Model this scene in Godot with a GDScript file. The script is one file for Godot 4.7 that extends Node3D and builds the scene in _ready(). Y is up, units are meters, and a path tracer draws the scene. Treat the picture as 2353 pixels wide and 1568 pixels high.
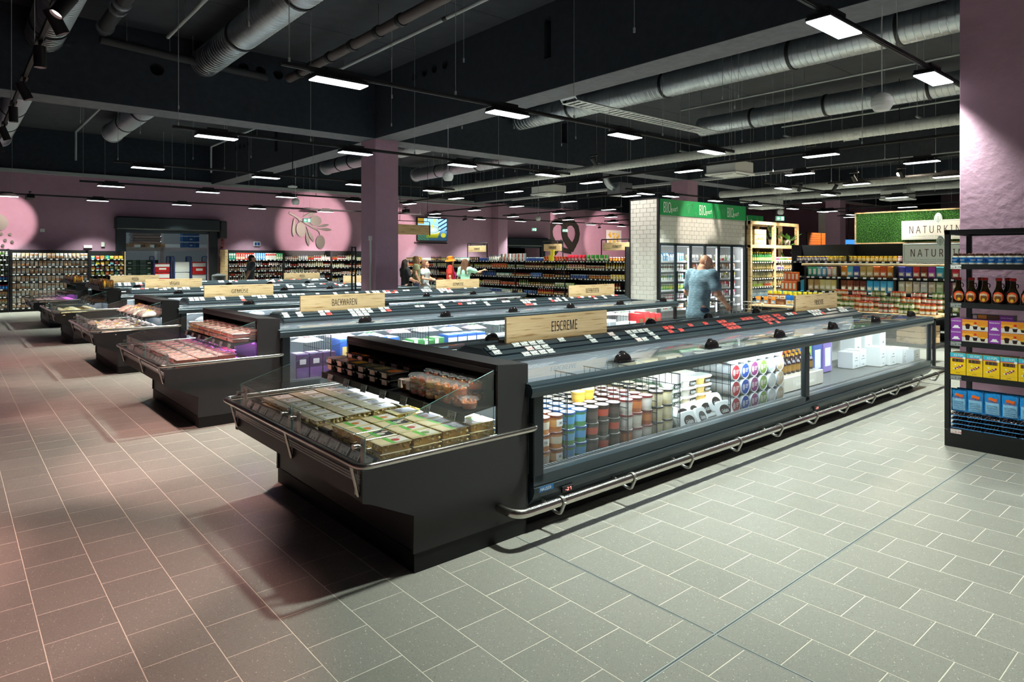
extends Node3D

# World: +X runs along the freezer islands, -Z runs back to the long pink wall, y is up, metres.
const LAMP_Y := 3.5
const WALL_Z := -25.9
const BEAM_Y := 4.405
const CEIL_Y := 5.82
const ISLANDS := [-2.90, -6.78, -10.72, -15.04, -19.04]  # near face of each freezer island
const ORD := ["first", "second", "third", "fourth", "fifth", "sixth", "seventh", "eighth", "ninth", "tenth", "eleventh", "twelfth", "thirteenth", "fourteenth", "fifteenth", "sixteenth", "seventeenth", "eighteenth", "nineteenth", "twentieth"]

var M := {}
var names := {}
var cache := {}
var rng := RandomNumberGenerator.new()
var font: SystemFont
var serif: SystemFont


class MB:
	# collects triangles; every quad is given counter-clockwise as seen from outside
	var v := PackedVector3Array()
	var n := PackedVector3Array()
	var c := PackedColorArray()
	var uv := PackedVector2Array()
	var ix := PackedInt32Array()
	var col := Color.WHITE
	var t := Transform3D.IDENTITY

	func vert(p: Vector3, nn: Vector3, u := Vector2.ZERO) -> int:
		v.append(t * p)
		n.append((t.basis * nn).normalized())
		c.append(col)
		uv.append(u)
		return v.size() - 1

	func quad(a: Vector3, b: Vector3, d: Vector3, e: Vector3) -> MB:
		var nn := (b - a).cross(e - a)
		if nn.length_squared() < 1e-14:
			nn = (d - b).cross(e - b)
		nn = nn.normalized()
		var i := vert(a, nn, Vector2(0, 1))
		vert(b, nn, Vector2(1, 1))
		vert(d, nn, Vector2(1, 0))
		vert(e, nn, Vector2(0, 0))
		ix.append_array([i, i + 2, i + 1, i, i + 3, i + 2])
		return self

	func tri(a: Vector3, b: Vector3, d: Vector3) -> MB:
		var nn := (b - a).cross(d - a).normalized()
		var i := vert(a, nn)
		vert(b, nn)
		vert(d, nn)
		ix.append_array([i, i + 2, i + 1])
		return self

	# box from corner lo to corner hi; skip lists the sides left out ("-y" ...)
	func box(lo: Vector3, hi: Vector3, skip := "") -> MB:
		var a := lo
		var b := hi
		if not "+z" in skip:
			quad(Vector3(a.x, a.y, b.z), Vector3(b.x, a.y, b.z), b, Vector3(a.x, b.y, b.z))
		if not "-z" in skip:
			quad(Vector3(b.x, a.y, a.z), a, Vector3(a.x, b.y, a.z), Vector3(b.x, b.y, a.z))
		if not "+x" in skip:
			quad(Vector3(b.x, a.y, b.z), Vector3(b.x, a.y, a.z), Vector3(b.x, b.y, a.z), b)
		if not "-x" in skip:
			quad(a, Vector3(a.x, a.y, b.z), Vector3(a.x, b.y, b.z), Vector3(a.x, b.y, a.z))
		if not "+y" in skip:
			quad(Vector3(a.x, b.y, b.z), b, Vector3(b.x, b.y, a.z), Vector3(a.x, b.y, a.z))
		if not "-y" in skip:
			quad(a, Vector3(b.x, a.y, a.z), Vector3(b.x, a.y, b.z), Vector3(a.x, a.y, b.z))
		return self

	func cbox(at: Vector3, s: Vector3, skip := "") -> MB:
		return box(at - s / 2, at + s / 2, skip)

	# box with chamfered edges of width e
	func bev(lo: Vector3, hi: Vector3, e: float) -> MB:
		var m := (lo + hi) / 2
		var h := (hi - lo) / 2
		for ax in 3:
			for s in [-1.0, 1.0]:
				var p := Vector3.ZERO
				var q := Vector3.ZERO
				var w := Vector3.ZERO
				p[ax] = s * h[ax]
				var i := (ax + 1) % 3
				var j := (ax + 2) % 3
				q[i] = h[i] - e
				w[j] = h[j] - e
				if s > 0:
					quad(m + p - q - w, m + p + q - w, m + p + q + w, m + p - q + w)
				else:
					quad(m + p - q - w, m + p - q + w, m + p + q + w, m + p + q - w)
		for ax in 3:
			var i := (ax + 1) % 3
			var j := (ax + 2) % 3
			for si in [-1.0, 1.0]:
				for sj in [-1.0, 1.0]:
					var a := Vector3.ZERO
					var b := Vector3.ZERO
					var l := Vector3.ZERO
					a[i] = si * h[i]
					a[j] = sj * (h[j] - e)
					b[i] = si * (h[i] - e)
					b[j] = sj * h[j]
					l[ax] = h[ax] - e
					if si * sj > 0:
						quad(m + a - l, m + b - l, m + b + l, m + a + l)
					else:
						quad(m + b - l, m + a - l, m + a + l, m + b + l)
		for sx in [-1.0, 1.0]:
			for sy in [-1.0, 1.0]:
				for sz in [-1.0, 1.0]:
					var a := m + Vector3(sx * h.x, sy * (h.y - e), sz * (h.z - e))
					var b := m + Vector3(sx * (h.x - e), sy * h.y, sz * (h.z - e))
					var d := m + Vector3(sx * (h.x - e), sy * (h.y - e), sz * h.z)
					if sx * sy * sz > 0:
						tri(a, b, d)
					else:
						tri(a, d, b)
		return self

	# surface of revolution round y: profile rows are [radius, y] or [radius, y, colour from here on]; squash squeezes z
	func lathe(profile: Array, segs := 14, squash := 1.0, at := Vector3.ZERO, power := 1.0) -> MB:
		for k in profile.size() - 1:
			var p = profile[k]
			var q = profile[k + 1]
			if p.size() > 2:
				col = p[2]
			var dr: float = q[0] - p[0]
			var dy: float = q[1] - p[1]
			if absf(dr) + absf(dy) < 1e-7:
				continue
			var base := v.size()
			for s in segs + 1:
				var ang := TAU * s / segs
				var dir := Vector3(sin(ang), 0, cos(ang) * squash)
				if power != 1.0:
					dir = Vector3(signf(sin(ang)) * pow(absf(sin(ang)), power), 0, signf(cos(ang)) * pow(absf(cos(ang)), power) * squash)
				var nn := Vector3(sin(ang) * dy, -dr, cos(ang) / squash * dy)
				vert(at + dir * p[0] + Vector3(0, p[1], 0), nn, Vector2(float(s) / segs, p[1]))
				vert(at + dir * q[0] + Vector3(0, q[1], 0), nn, Vector2(float(s) / segs, q[1]))
			for s in segs:
				var i := base + s * 2
				ix.append_array([i, i + 1, i + 2, i + 2, i + 1, i + 3])
		return self

	# tube along points
	func tube(pts: Array, r: float, sides := 8, caps := true) -> MB:
		var rings := []
		var up := Vector3.UP
		for k in pts.size():
			var d: Vector3 = (pts[mini(k + 1, pts.size() - 1)] - pts[maxi(k - 1, 0)]).normalized()
			var s := up.cross(d)
			if s.length() < 0.05:
				s = Vector3.RIGHT.cross(d)
			s = s.normalized()
			up = d.cross(s).normalized()
			var ring := v.size()
			for j in sides + 1:
				var a := TAU * j / sides
				var nn := s * cos(a) + up * sin(a)
				vert(pts[k] + nn * r, nn, Vector2(float(j) / sides, k))
			rings.append(ring)
		for k in pts.size() - 1:
			for j in sides:
				var a: int = rings[k] + j
				var b: int = rings[k + 1] + j
				ix.append_array([a, b, a + 1, a + 1, b, b + 1])
		if caps:
			for e in [0, pts.size() - 1]:
				var d: Vector3 = (pts[1] - pts[0]) if e == 0 else (pts[e] - pts[e - 1])
				var nn := d.normalized() * (-1.0 if e == 0 else 1.0)
				var first := v.size()
				for j in sides:
					var p: Vector3 = t.affine_inverse() * v[rings[e] + j]
					vert(p, nn)
				for j in range(1, sides - 1):
					if e == 0:
						ix.append_array([first, first + j, first + j + 1])
					else:
						ix.append_array([first, first + j + 1, first + j])
		return self

	# polygon in the xy plane (counter-clockwise) pulled from z0 to z1
	func prism(poly: PackedVector2Array, z0: float, z1: float) -> MB:
		var idx := Geometry2D.triangulate_polygon(poly)
		for side in 2:
			var z := z1 if side == 0 else z0
			var nn := Vector3(0, 0, 1 if side == 0 else -1)
			var b := v.size()
			for p in poly:
				vert(Vector3(p.x, p.y, z), nn, p)
			for k in range(0, idx.size(), 3):
				var i := b + idx[k]
				var j := b + idx[k + 1]
				var l := b + idx[k + 2]
				var ccw := (poly[idx[k + 1]] - poly[idx[k]]).cross(poly[idx[k + 2]] - poly[idx[k]]) > 0
				if ccw == (side == 0):
					ix.append_array([i, l, j])
				else:
					ix.append_array([i, j, l])
		for k in poly.size():
			var p := poly[k]
			var q := poly[(k + 1) % poly.size()]
			quad(Vector3(q.x, q.y, z0), Vector3(q.x, q.y, z1), Vector3(p.x, p.y, z1), Vector3(p.x, p.y, z0))
		return self

	# rectangular sheet of (nu x nv) cells given by a function of (u, v) in 0..1, smooth
	func sheet(f: Callable, nu: int, nv: int) -> MB:
		var b := v.size()
		for j in nv + 1:
			for i in nu + 1:
				var u := float(i) / nu
				var w := float(j) / nv
				var p: Vector3 = f.call(u, w)
				var du: Vector3 = f.call(minf(u + 0.01, 1), w) - f.call(maxf(u - 0.01, 0), w)
				var dv: Vector3 = f.call(u, minf(w + 0.01, 1)) - f.call(u, maxf(w - 0.01, 0))
				vert(p, du.cross(dv), Vector2(u, 1.0 - w))
		for j in nv:
			for i in nu:
				var k := b + j * (nu + 1) + i
				ix.append_array([k, k + nu + 1, k + 1, k + 1, k + nu + 1, k + nu + 2])
		return self

	func done() -> ArrayMesh:
		var a := []
		a.resize(Mesh.ARRAY_MAX)
		a[Mesh.ARRAY_VERTEX] = v
		a[Mesh.ARRAY_NORMAL] = n
		a[Mesh.ARRAY_COLOR] = c
		a[Mesh.ARRAY_TEX_UV] = uv
		a[Mesh.ARRAY_INDEX] = ix
		var m := ArrayMesh.new()
		m.add_surface_from_arrays(Mesh.PRIMITIVE_TRIANGLES, a)
		return m


# ---------------------------------------------------------------- helpers
func hexc(s: String) -> Color:
	return Color(s).srgb_to_linear()

func V(x: float, y: float, z: float) -> Vector3:
	return Vector3(x, y, z)

func numbered(called: String) -> String:
	var k: int = names.get(called, 0)
	names[called] = k + 1
	return called if k == 0 else "%s_%03d" % [called, k]

func part(parent: Node, called: String, mesh: Mesh, m: Material, at := Vector3.ZERO, rot := Vector3.ZERO) -> MeshInstance3D:
	var o := MeshInstance3D.new()
	o.name = called
	o.mesh = mesh
	o.material_override = null
	if m:
		o.set_surface_override_material(0, m)
	o.position = at
	o.rotation = rot
	parent.add_child(o, true)
	return o

func tag(o: Node3D, label: String, category: String, group := "") -> Node3D:
	var words := label.split(" ")
	if words.size() > 16:
		label = label.replace("from the left", "from left").replace(" of the long shelf run", " of long run").replace("on the ", "on ").replace("in the ", "in ").replace("glowing flat ", "").replace(" its stack", "").replace("white or copper", "white")
	o.set_meta("label", label)
	o.set_meta("category", category)
	if group:
		o.set_meta("group", group)
	return o

func thing(called: String, label: String, category: String, at := Vector3.ZERO, turn := 0.0, group := "") -> Node3D:
	var o := Node3D.new()
	o.name = numbered(called)
	add_child(o)
	o.position = at
	o.rotation.y = turn
	tag(o, label, category, group)
	return o

# a thing that is one mesh
func solo(called: String, label: String, category: String, mesh: Mesh, m: Material, at := Vector3.ZERO, turn := 0.0, group := "") -> MeshInstance3D:
	var o := MeshInstance3D.new()
	o.name = numbered(called)
	o.mesh = mesh
	o.set_surface_override_material(0, m)
	add_child(o)
	o.position = at
	o.rotation.y = turn
	tag(o, label, category, group)
	return o

func struct(called: String, mesh: Mesh, m: Material, at := Vector3.ZERO) -> MeshInstance3D:
	var o := MeshInstance3D.new()
	o.name = numbered(called)
	o.mesh = mesh
	o.set_surface_override_material(0, m)
	add_child(o)
	o.position = at
	o.set_meta("kind", "structure")
	return o

func structroot(called: String) -> Node3D:
	var o := Node3D.new()
	o.name = numbered(called)
	add_child(o)
	o.set_meta("kind", "structure")
	return o

# a copy of a thing under its own label
func dup(src: Node3D, at: Vector3, turn: float, label: String) -> Node3D:
	var o: Node3D = src.duplicate()
	o.name = numbered(String(src.name).rstrip("0123456789").rstrip("_"))
	add_child(o)
	o.position = at
	o.rotation.y = turn
	o.set_meta("label", label)
	return o

func nth(i: int) -> String:
	if i < ORD.size():
		return ORD[i]
	var k := i + 1
	var e := "th"
	if k % 10 == 1 and k % 100 != 11:
		e = "st"
	elif k % 10 == 2 and k % 100 != 12:
		e = "nd"
	elif k % 10 == 3 and k % 100 != 13:
		e = "rd"
	return "%d%s" % [k, e]

func get_mesh(key: String, f: Callable) -> Mesh:
	if not cache.has(key):
		cache[key] = f.call()
	return cache[key]

# lettering standing on the xy plane, centred, scaled to a width and a height
func letters(parent: Node, s: String, w: float, h: float, m: Material, at: Vector3, rot := Vector3.ZERO, f: Font = null, depth := 0.006) -> MeshInstance3D:
	var key := "txt" + s + ("s" if f == serif else "") + str(depth)
	var tm: Mesh = get_mesh(key, func():
		var x := TextMesh.new()
		x.text = s
		x.font = f if f else font
		x.font_size = 32
		x.pixel_size = 0.01
		x.depth = depth
		x.curve_step = 2.0
		return x)
	var bb: AABB = tm.get_aabb()
	var o := part(parent, "lettering", tm, m, at, rot)
	var sx: float = w / maxf(bb.size.x, 0.001)
	var sy: float = h / maxf(bb.size.y, 0.001)
	o.scale = Vector3(sx, sy, 1)
	var mid := bb.get_center()
	o.position = at + o.basis * -Vector3(mid.x, mid.y, 0)
	return o

func bezel(pts: Array, bend: float, n := 4) -> Array:
	# rounds the inner corners of a path
	var out := [pts[0]]
	for k in range(1, pts.size() - 1):
		var p: Vector3 = pts[k]
		var a: Vector3 = p + (pts[k - 1] - p).normalized() * bend
		var b: Vector3 = p + (pts[k + 1] - p).normalized() * bend
		for i in n + 1:
			var u := float(i) / n
			out.append(a.lerp(p, u).lerp(p.lerp(b, u), u))
	out.append(pts[-1])
	return out

# ---------------------------------------------------------------- materials
func mat(key: String, c: String, rough: float, metal := 0.0, spec := 0.5) -> StandardMaterial3D:
	var m := StandardMaterial3D.new()
	m.resource_name = key
	m.albedo_color = Color(c)
	m.roughness = rough
	m.metallic = metal
	m.metallic_specular = spec
	M[key] = m
	return m

func noise_tex(size: int, freq: float, seed_: int, ramp: Array, octaves := 4, type := FastNoiseLite.TYPE_SIMPLEX_SMOOTH) -> NoiseTexture2D:
	var f := FastNoiseLite.new()
	f.seed = seed_
	f.frequency = freq
	f.noise_type = type
	f.fractal_octaves = octaves
	var x := NoiseTexture2D.new()
	x.width = size
	x.height = size
	x.seamless = true
	x.noise = f
	var g := Gradient.new()
	g.offsets = PackedFloat32Array(ramp.map(func(r): return r[0]))
	g.colors = PackedColorArray(ramp.map(func(r): return Color(r[1])))
	x.color_ramp = g
	return x

func triplanar(m: StandardMaterial3D, scale: float, world := true) -> StandardMaterial3D:
	m.uv1_triplanar = true
	m.uv1_world_triplanar = world
	m.uv1_scale = Vector3.ONE * scale
	return m

func glow(key: String, c: String, energy: float) -> StandardMaterial3D:
	var m := mat(key, "ffffff", 0.6)
	m.emission_enabled = true
	m.emission = Color(c)
	m.emission_energy_multiplier = energy
	return m

func glass(key: String, c: String, alpha: float, rough := 0.02) -> StandardMaterial3D:
	var m := mat(key, c, rough)
	m.transparency = BaseMaterial3D.TRANSPARENCY_ALPHA
	m.albedo_color.a = alpha
	return m

func make_materials() -> void:
	# paint carries the colours of the packagings, which sit in the vertices
	for k in [["paint", 0.55, 0.0], ["print", 0.28, 0.35], ["film", 0.12, 0.8]]:
		var m := mat(k[0], "ffffff", k[1])
		m.vertex_color_use_as_albedo = true
		if k[2] > 0:
			m.clearcoat_enabled = true
			m.clearcoat = k[2]
			m.clearcoat_roughness = 0.1
	# terrazzo-like floor tiles: grey beige with small light and dark chips
	var im := Image.create(768, 768, false, Image.FORMAT_RGB8)
	im.fill(Color("97948c"))
	rng.seed = 11
	for i in 21000:
		var r := rng.randf()
		var c := Color("a3a098") if r < 0.4 else Color("8c8982") if r < 0.78 else Color("75716b") if r < 0.9 else Color("c2beb4") if r < 0.985 else Color("e4e0d4")
		var s := rng.randi_range(1, 3) if r < 0.985 else rng.randi_range(2, 4)
		im.fill_rect(Rect2i(rng.randi_range(0, 766), rng.randi_range(0, 766), s, s), c)
	var fl := triplanar(mat("floor_tile", "ffffff", 0.42), 1.15)
	fl.albedo_texture = ImageTexture.create_from_image(im)
	fl.vertex_color_use_as_albedo = true
	fl.roughness_texture = noise_tex(256, 0.02, 5, [[0.0, "c8c8c8"], [1.0, "ffffff"]])
	mat("grout", "e6dfd0", 0.9)
	mat("joint_metal", "c3c9c8", 0.4, 0.7)
	mat("joint_rubber", "55595a", 0.7)
	# concrete painted dark blue grey
	var ceil := triplanar(mat("dark_concrete", "ffffff", 0.92), 0.35)
	ceil.albedo_texture = noise_tex(512, 0.012, 3, [[0.0, "2b2e35"], [0.5, "31343b"], [1.0, "373a42"]], 5)
	ceil.normal_enabled = false
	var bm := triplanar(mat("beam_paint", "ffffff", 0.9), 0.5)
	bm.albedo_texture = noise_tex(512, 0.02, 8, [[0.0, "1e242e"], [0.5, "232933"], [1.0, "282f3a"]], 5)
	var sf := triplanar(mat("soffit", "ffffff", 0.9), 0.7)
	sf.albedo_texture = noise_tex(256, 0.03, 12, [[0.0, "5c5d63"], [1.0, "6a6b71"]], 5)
	var pw := triplanar(mat("pink_plaster", "ffffff", 0.8), 0.6)
	pw.albedo_texture = noise_tex(256, 0.02, 2, [[0.0, "a78296"], [1.0, "ad889c"]], 5)
	pw.heightmap_enabled = true
	pw.heightmap_texture = noise_tex(512, 0.03, 21, [[0.0, "000000"], [1.0, "ffffff"]], 5)
	pw.heightmap_scale = 0.25
	mat("black_panel", "26262a", 0.5)
	mat("black_metal", "17171a", 0.5, 0.2)
	mat("deep_black", "0d0d0f", 0.7)
	var sb := triplanar(mat("soft_black", "ffffff", 0.55), 6.0)
	sb.albedo_texture = noise_tex(256, 0.25, 9, [[0.0, "2b2a2c"], [1.0, "333234"]], 2)
	mat("anthracite", "39454c", 0.32, 0.35)
	mat("anthracite_dark", "232b30", 0.4, 0.3)
	mat("rail_dark", "15181b", 0.4, 0.1)
	mat("tag_strip", "3d484f", 0.3, 0.2)
	mat("steel", "c9c3bb", 0.22, 1.0)
	mat("steel_dull", "aaa6a0", 0.38, 0.9)
	mat("zinc", "b4bac0", 0.36, 0.95)
	mat("zinc_bright", "d4d8da", 0.4, 0.8)
	mat("grey_paint", "9aa0a0", 0.6)
	mat("pipe_brown", "544a4a", 0.7)
	mat("pipe_black", "2a2a2e", 0.8)
	mat("white_paint", "e6e6e2", 0.5)
	mat("pipe_white", "c2c3be", 0.6)
	mat("light_grey", "c9cdd0", 0.5)
	mat("inner_white", "dfe6ea", 0.4)
	mat("rubber", "1a1a1c", 0.8)
	mat("glass_edge", "6d9d98", 0.15)
	mat("seal", "9aa6aa", 0.3)
	mat("handle_black", "1b1718", 0.12)
	mat("letter_black", "151413", 0.6)
	mat("letter_white", "f4f6f2", 0.5)
	mat("letter_gold", "a88f5b", 0.5)
	mat("sage", "7b9b84", 0.5)
	mat("leaf", "3f8a2c", 0.45)
	mat("skin", "d29a80", 0.5)
	M.skin.subsurf_scatter_enabled = true
	M.skin.subsurf_scatter_strength = 0.1
	mat("bronze", "45443f", 0.42, 0.55)
	mat("tile_white", "e3e1da", 0.16)
	mat("tile_grout", "b9b7b2", 0.9)
	mat("green_fascia", "0d9a52", 0.5)
	mat("chalk_grey", "5c5f60", 0.8)
	glass("pane", "eef6f4", 0.05)
	glass("lid", "e8f0f4", 0.06)
	glass("clear_plastic", "f2f5f5", 0.14, 0.05)
	glow("lamp", "f4fbff", 3.0)
	glow("lamp_warm", "ffd9d0", 6.0)
	glow("strip", "eaf4ff", 3.0)
	glow("exit_green", "19b389", 0.8)
	glow("red_digits", "ff2a20", 1.5)
	# oak boards: long grain with darker streaks and knots
	var wi := Image.create(512, 128, false, Image.FORMAT_RGB8)
	var f1 := FastNoiseLite.new()
	f1.seed = 4
	f1.frequency = 0.012
	f1.fractal_octaves = 4
	var f2 := FastNoiseLite.new()
	f2.seed = 9
	f2.frequency = 0.05
	for y in 128:
		for x in 512:
			var g := f1.get_noise_2d(x * 0.35, y * 5.0 + 10.0 * f1.get_noise_2d(x * 0.6, y))
			var h := f2.get_noise_2d(x * 0.25, y * 7.0)
			var k := 0.5 + 0.5 * g + 0.22 * h
			var c := Color("cba472").lerp(Color("ecd0a4"), clampf(k, 0, 1))
			if g < -0.36:
				c = c.lerp(Color("93693f"), clampf((-0.36 - g) * 5.0, 0, 0.7))
			wi.set_pixel(x, y, c)
	var wt := ImageTexture.create_from_image(wi)
	var ok := mat("oak", "ffffff", 0.6)
	ok.albedo_texture = wt
	var ok2 := triplanar(mat("oak_frame", "ffffff", 0.6), 1.4)
	ok2.albedo_texture = wt
	# artificial moss
	var mo := triplanar(mat("moss", "ffffff", 0.95), 1.3)
	mo.albedo_texture = noise_tex(512, 0.035, 14, [[0.0, "0d2a08"], [0.45, "24541a"], [0.7, "3c7a28"], [1.0, "6aa33f"]], 5)
	mo.heightmap_enabled = true
	mo.heightmap_texture = noise_tex(512, 0.06, 15, [[0.0, "000000"], [1.0, "ffffff"]], 4)
	mo.heightmap_scale = 3.0
	# mottled blue shirt
	var sh := triplanar(mat("blue_shirt", "ffffff", 0.9), 4.0, false)
	var n3 := noise_tex(256, 0.03, 6, [[0.0, "3f5a6b"], [0.5, "7893a4"], [1.0, "a9bfca"]], 4)
	sh.albedo_texture = n3
	sh.uv1_scale = Vector3(1.6, 9.0, 1.6)
	# price tag print: white card with a bold price and small print lines
	for k in [["tag_white", "dfe0de", "23201f"], ["tag_red", "cf2f2b", "f6e9e4"], ["tag_sale", "e6dedb", "c3322e"], ["tag_grey", "8f9292", "1c1c1c"]]:
		var ti := Image.create(48, 32, false, Image.FORMAT_RGB8)
		ti.fill(Color(k[1]))
		var ink := Color(k[2])
		ti.fill_rect(Rect2i(3, 3, 24, 2), ink.lerp(Color(k[1]), 0.4))
		ti.fill_rect(Rect2i(3, 7, 18, 1), ink.lerp(Color(k[1]), 0.5))
		digits(ti, "2.79", 20, 15, 2, ink)
		ti.fill_rect(Rect2i(3, 22, 12, 6), ink.lerp(Color(k[1]), 0.6))
		var tm := mat(k[0], "ffffff", 0.35)
		tm.albedo_texture = ImageTexture.create_from_image(ti)
	for k in [["shirt_black", "1d1c1f"], ["shirt_grey", "4b5058"], ["dress_white", "b9bfc2"], ["shirt_red", "d8352a"], ["hat_orange", "f07d16"], ["shirt_mint", "a5d6bd"], ["bag_pink", "e4379a"], ["jeans", "27364f"], ["hair_dark", "2b1d18"], ["hair_brown", "6b4630"], ["hair_blonde", "9a7450"], ["floral", "8d8a66"]]:
		mat(k[0], k[1], 0.85)

# 3 x 5 pixel figures for the price tags
func digits(im: Image, s: String, x: int, y: int, k: int, c: Color) -> void:
	var shapes := {"2": "7-1-7-4-7", "7": "7-1-2-2-2", "9": "7-5-7-1-7", ".": "0-0-0-0-2", "3": "7-1-3-1-7", "4": "5-5-7-1-1", "5": "7-4-7-1-7"}
	for ch in s:
		var rows: PackedStringArray = shapes[ch].split("-")
		for r in 5:
			for b in 3:
				if int(rows[r]) >> (2 - b) & 1:
					im.fill_rect(Rect2i(x + b * k, y + r * k, k, k), c)
		x += 4 * k if ch != "." else 3 * k

# ---------------------------------------------------------------- camera, air
func _ready() -> void:
	rng.seed = 7
	var cam := Camera3D.new()
	cam.name = "camera"
	cam.projection = Camera3D.PROJECTION_FRUSTUM
	cam.near = 0.05
	cam.far = 120.0
	cam.size = 0.05 * 1568.0 / 1513.2
	cam.frustum_offset = Vector2(0, -0.05 * 190.0 / 1513.2)
	cam.position = V(0, 1.65, 0)
	cam.rotation.y = deg_to_rad(-40.64)
	add_child(cam)
	cam.current = true
	var we := WorldEnvironment.new()
	we.name = "world"
	var e := Environment.new()
	e.background_mode = Environment.BG_COLOR
	e.background_color = Color.BLACK
	e.tonemap_mode = Environment.TONE_MAPPER_LINEAR
	e.tonemap_exposure = EXPOSURE
	e.sdfgi_enabled = true
	e.ssao_enabled = true
	e.ssil_enabled = true
	we.environment = e
	add_child(we)
	font = SystemFont.new()
	font.font_names = PackedStringArray(["Droid Sans"])
	serif = SystemFont.new()
	serif.font_names = PackedStringArray(["Droid Serif"])
	make_materials()
	room()
	ceiling_services()
	lamps()
	for i in 5:
		island(i)
	for i in 5:
		counter(i)
	goods_on_deck()
	goods_in_freezers()
	endcap_rack()
	wall_shelves()
	gondola()
	cooler()
	organic_corner()
	people()
	oddments()

const EXPOSURE := 1.15
const LAMP_E := 21.0
const LAMP_TINT := Color(0.95, 1.0, 0.955)

# ---------------------------------------------------------------- the building
func wall_box(root: Node3D, lo: Vector3, hi: Vector3, m: Material, called := "panel") -> void:
	part(root, called, MB.new().box(lo, hi).done(), m)

func on_screen(p: Vector3) -> Vector2:
	# only used to decide which floor tiles are worth a node of their own
	var th := deg_to_rad(40.64)
	var d := p.x * sin(th) - p.z * cos(th)
	if d < 0.4:
		return Vector2(-9999, 0)
	return Vector2(1176.5 + 1513.2 * (p.x * cos(th) + p.z * sin(th)) / d, 594.0 + 1513.2 * (1.65 - p.y) / d)

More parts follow.
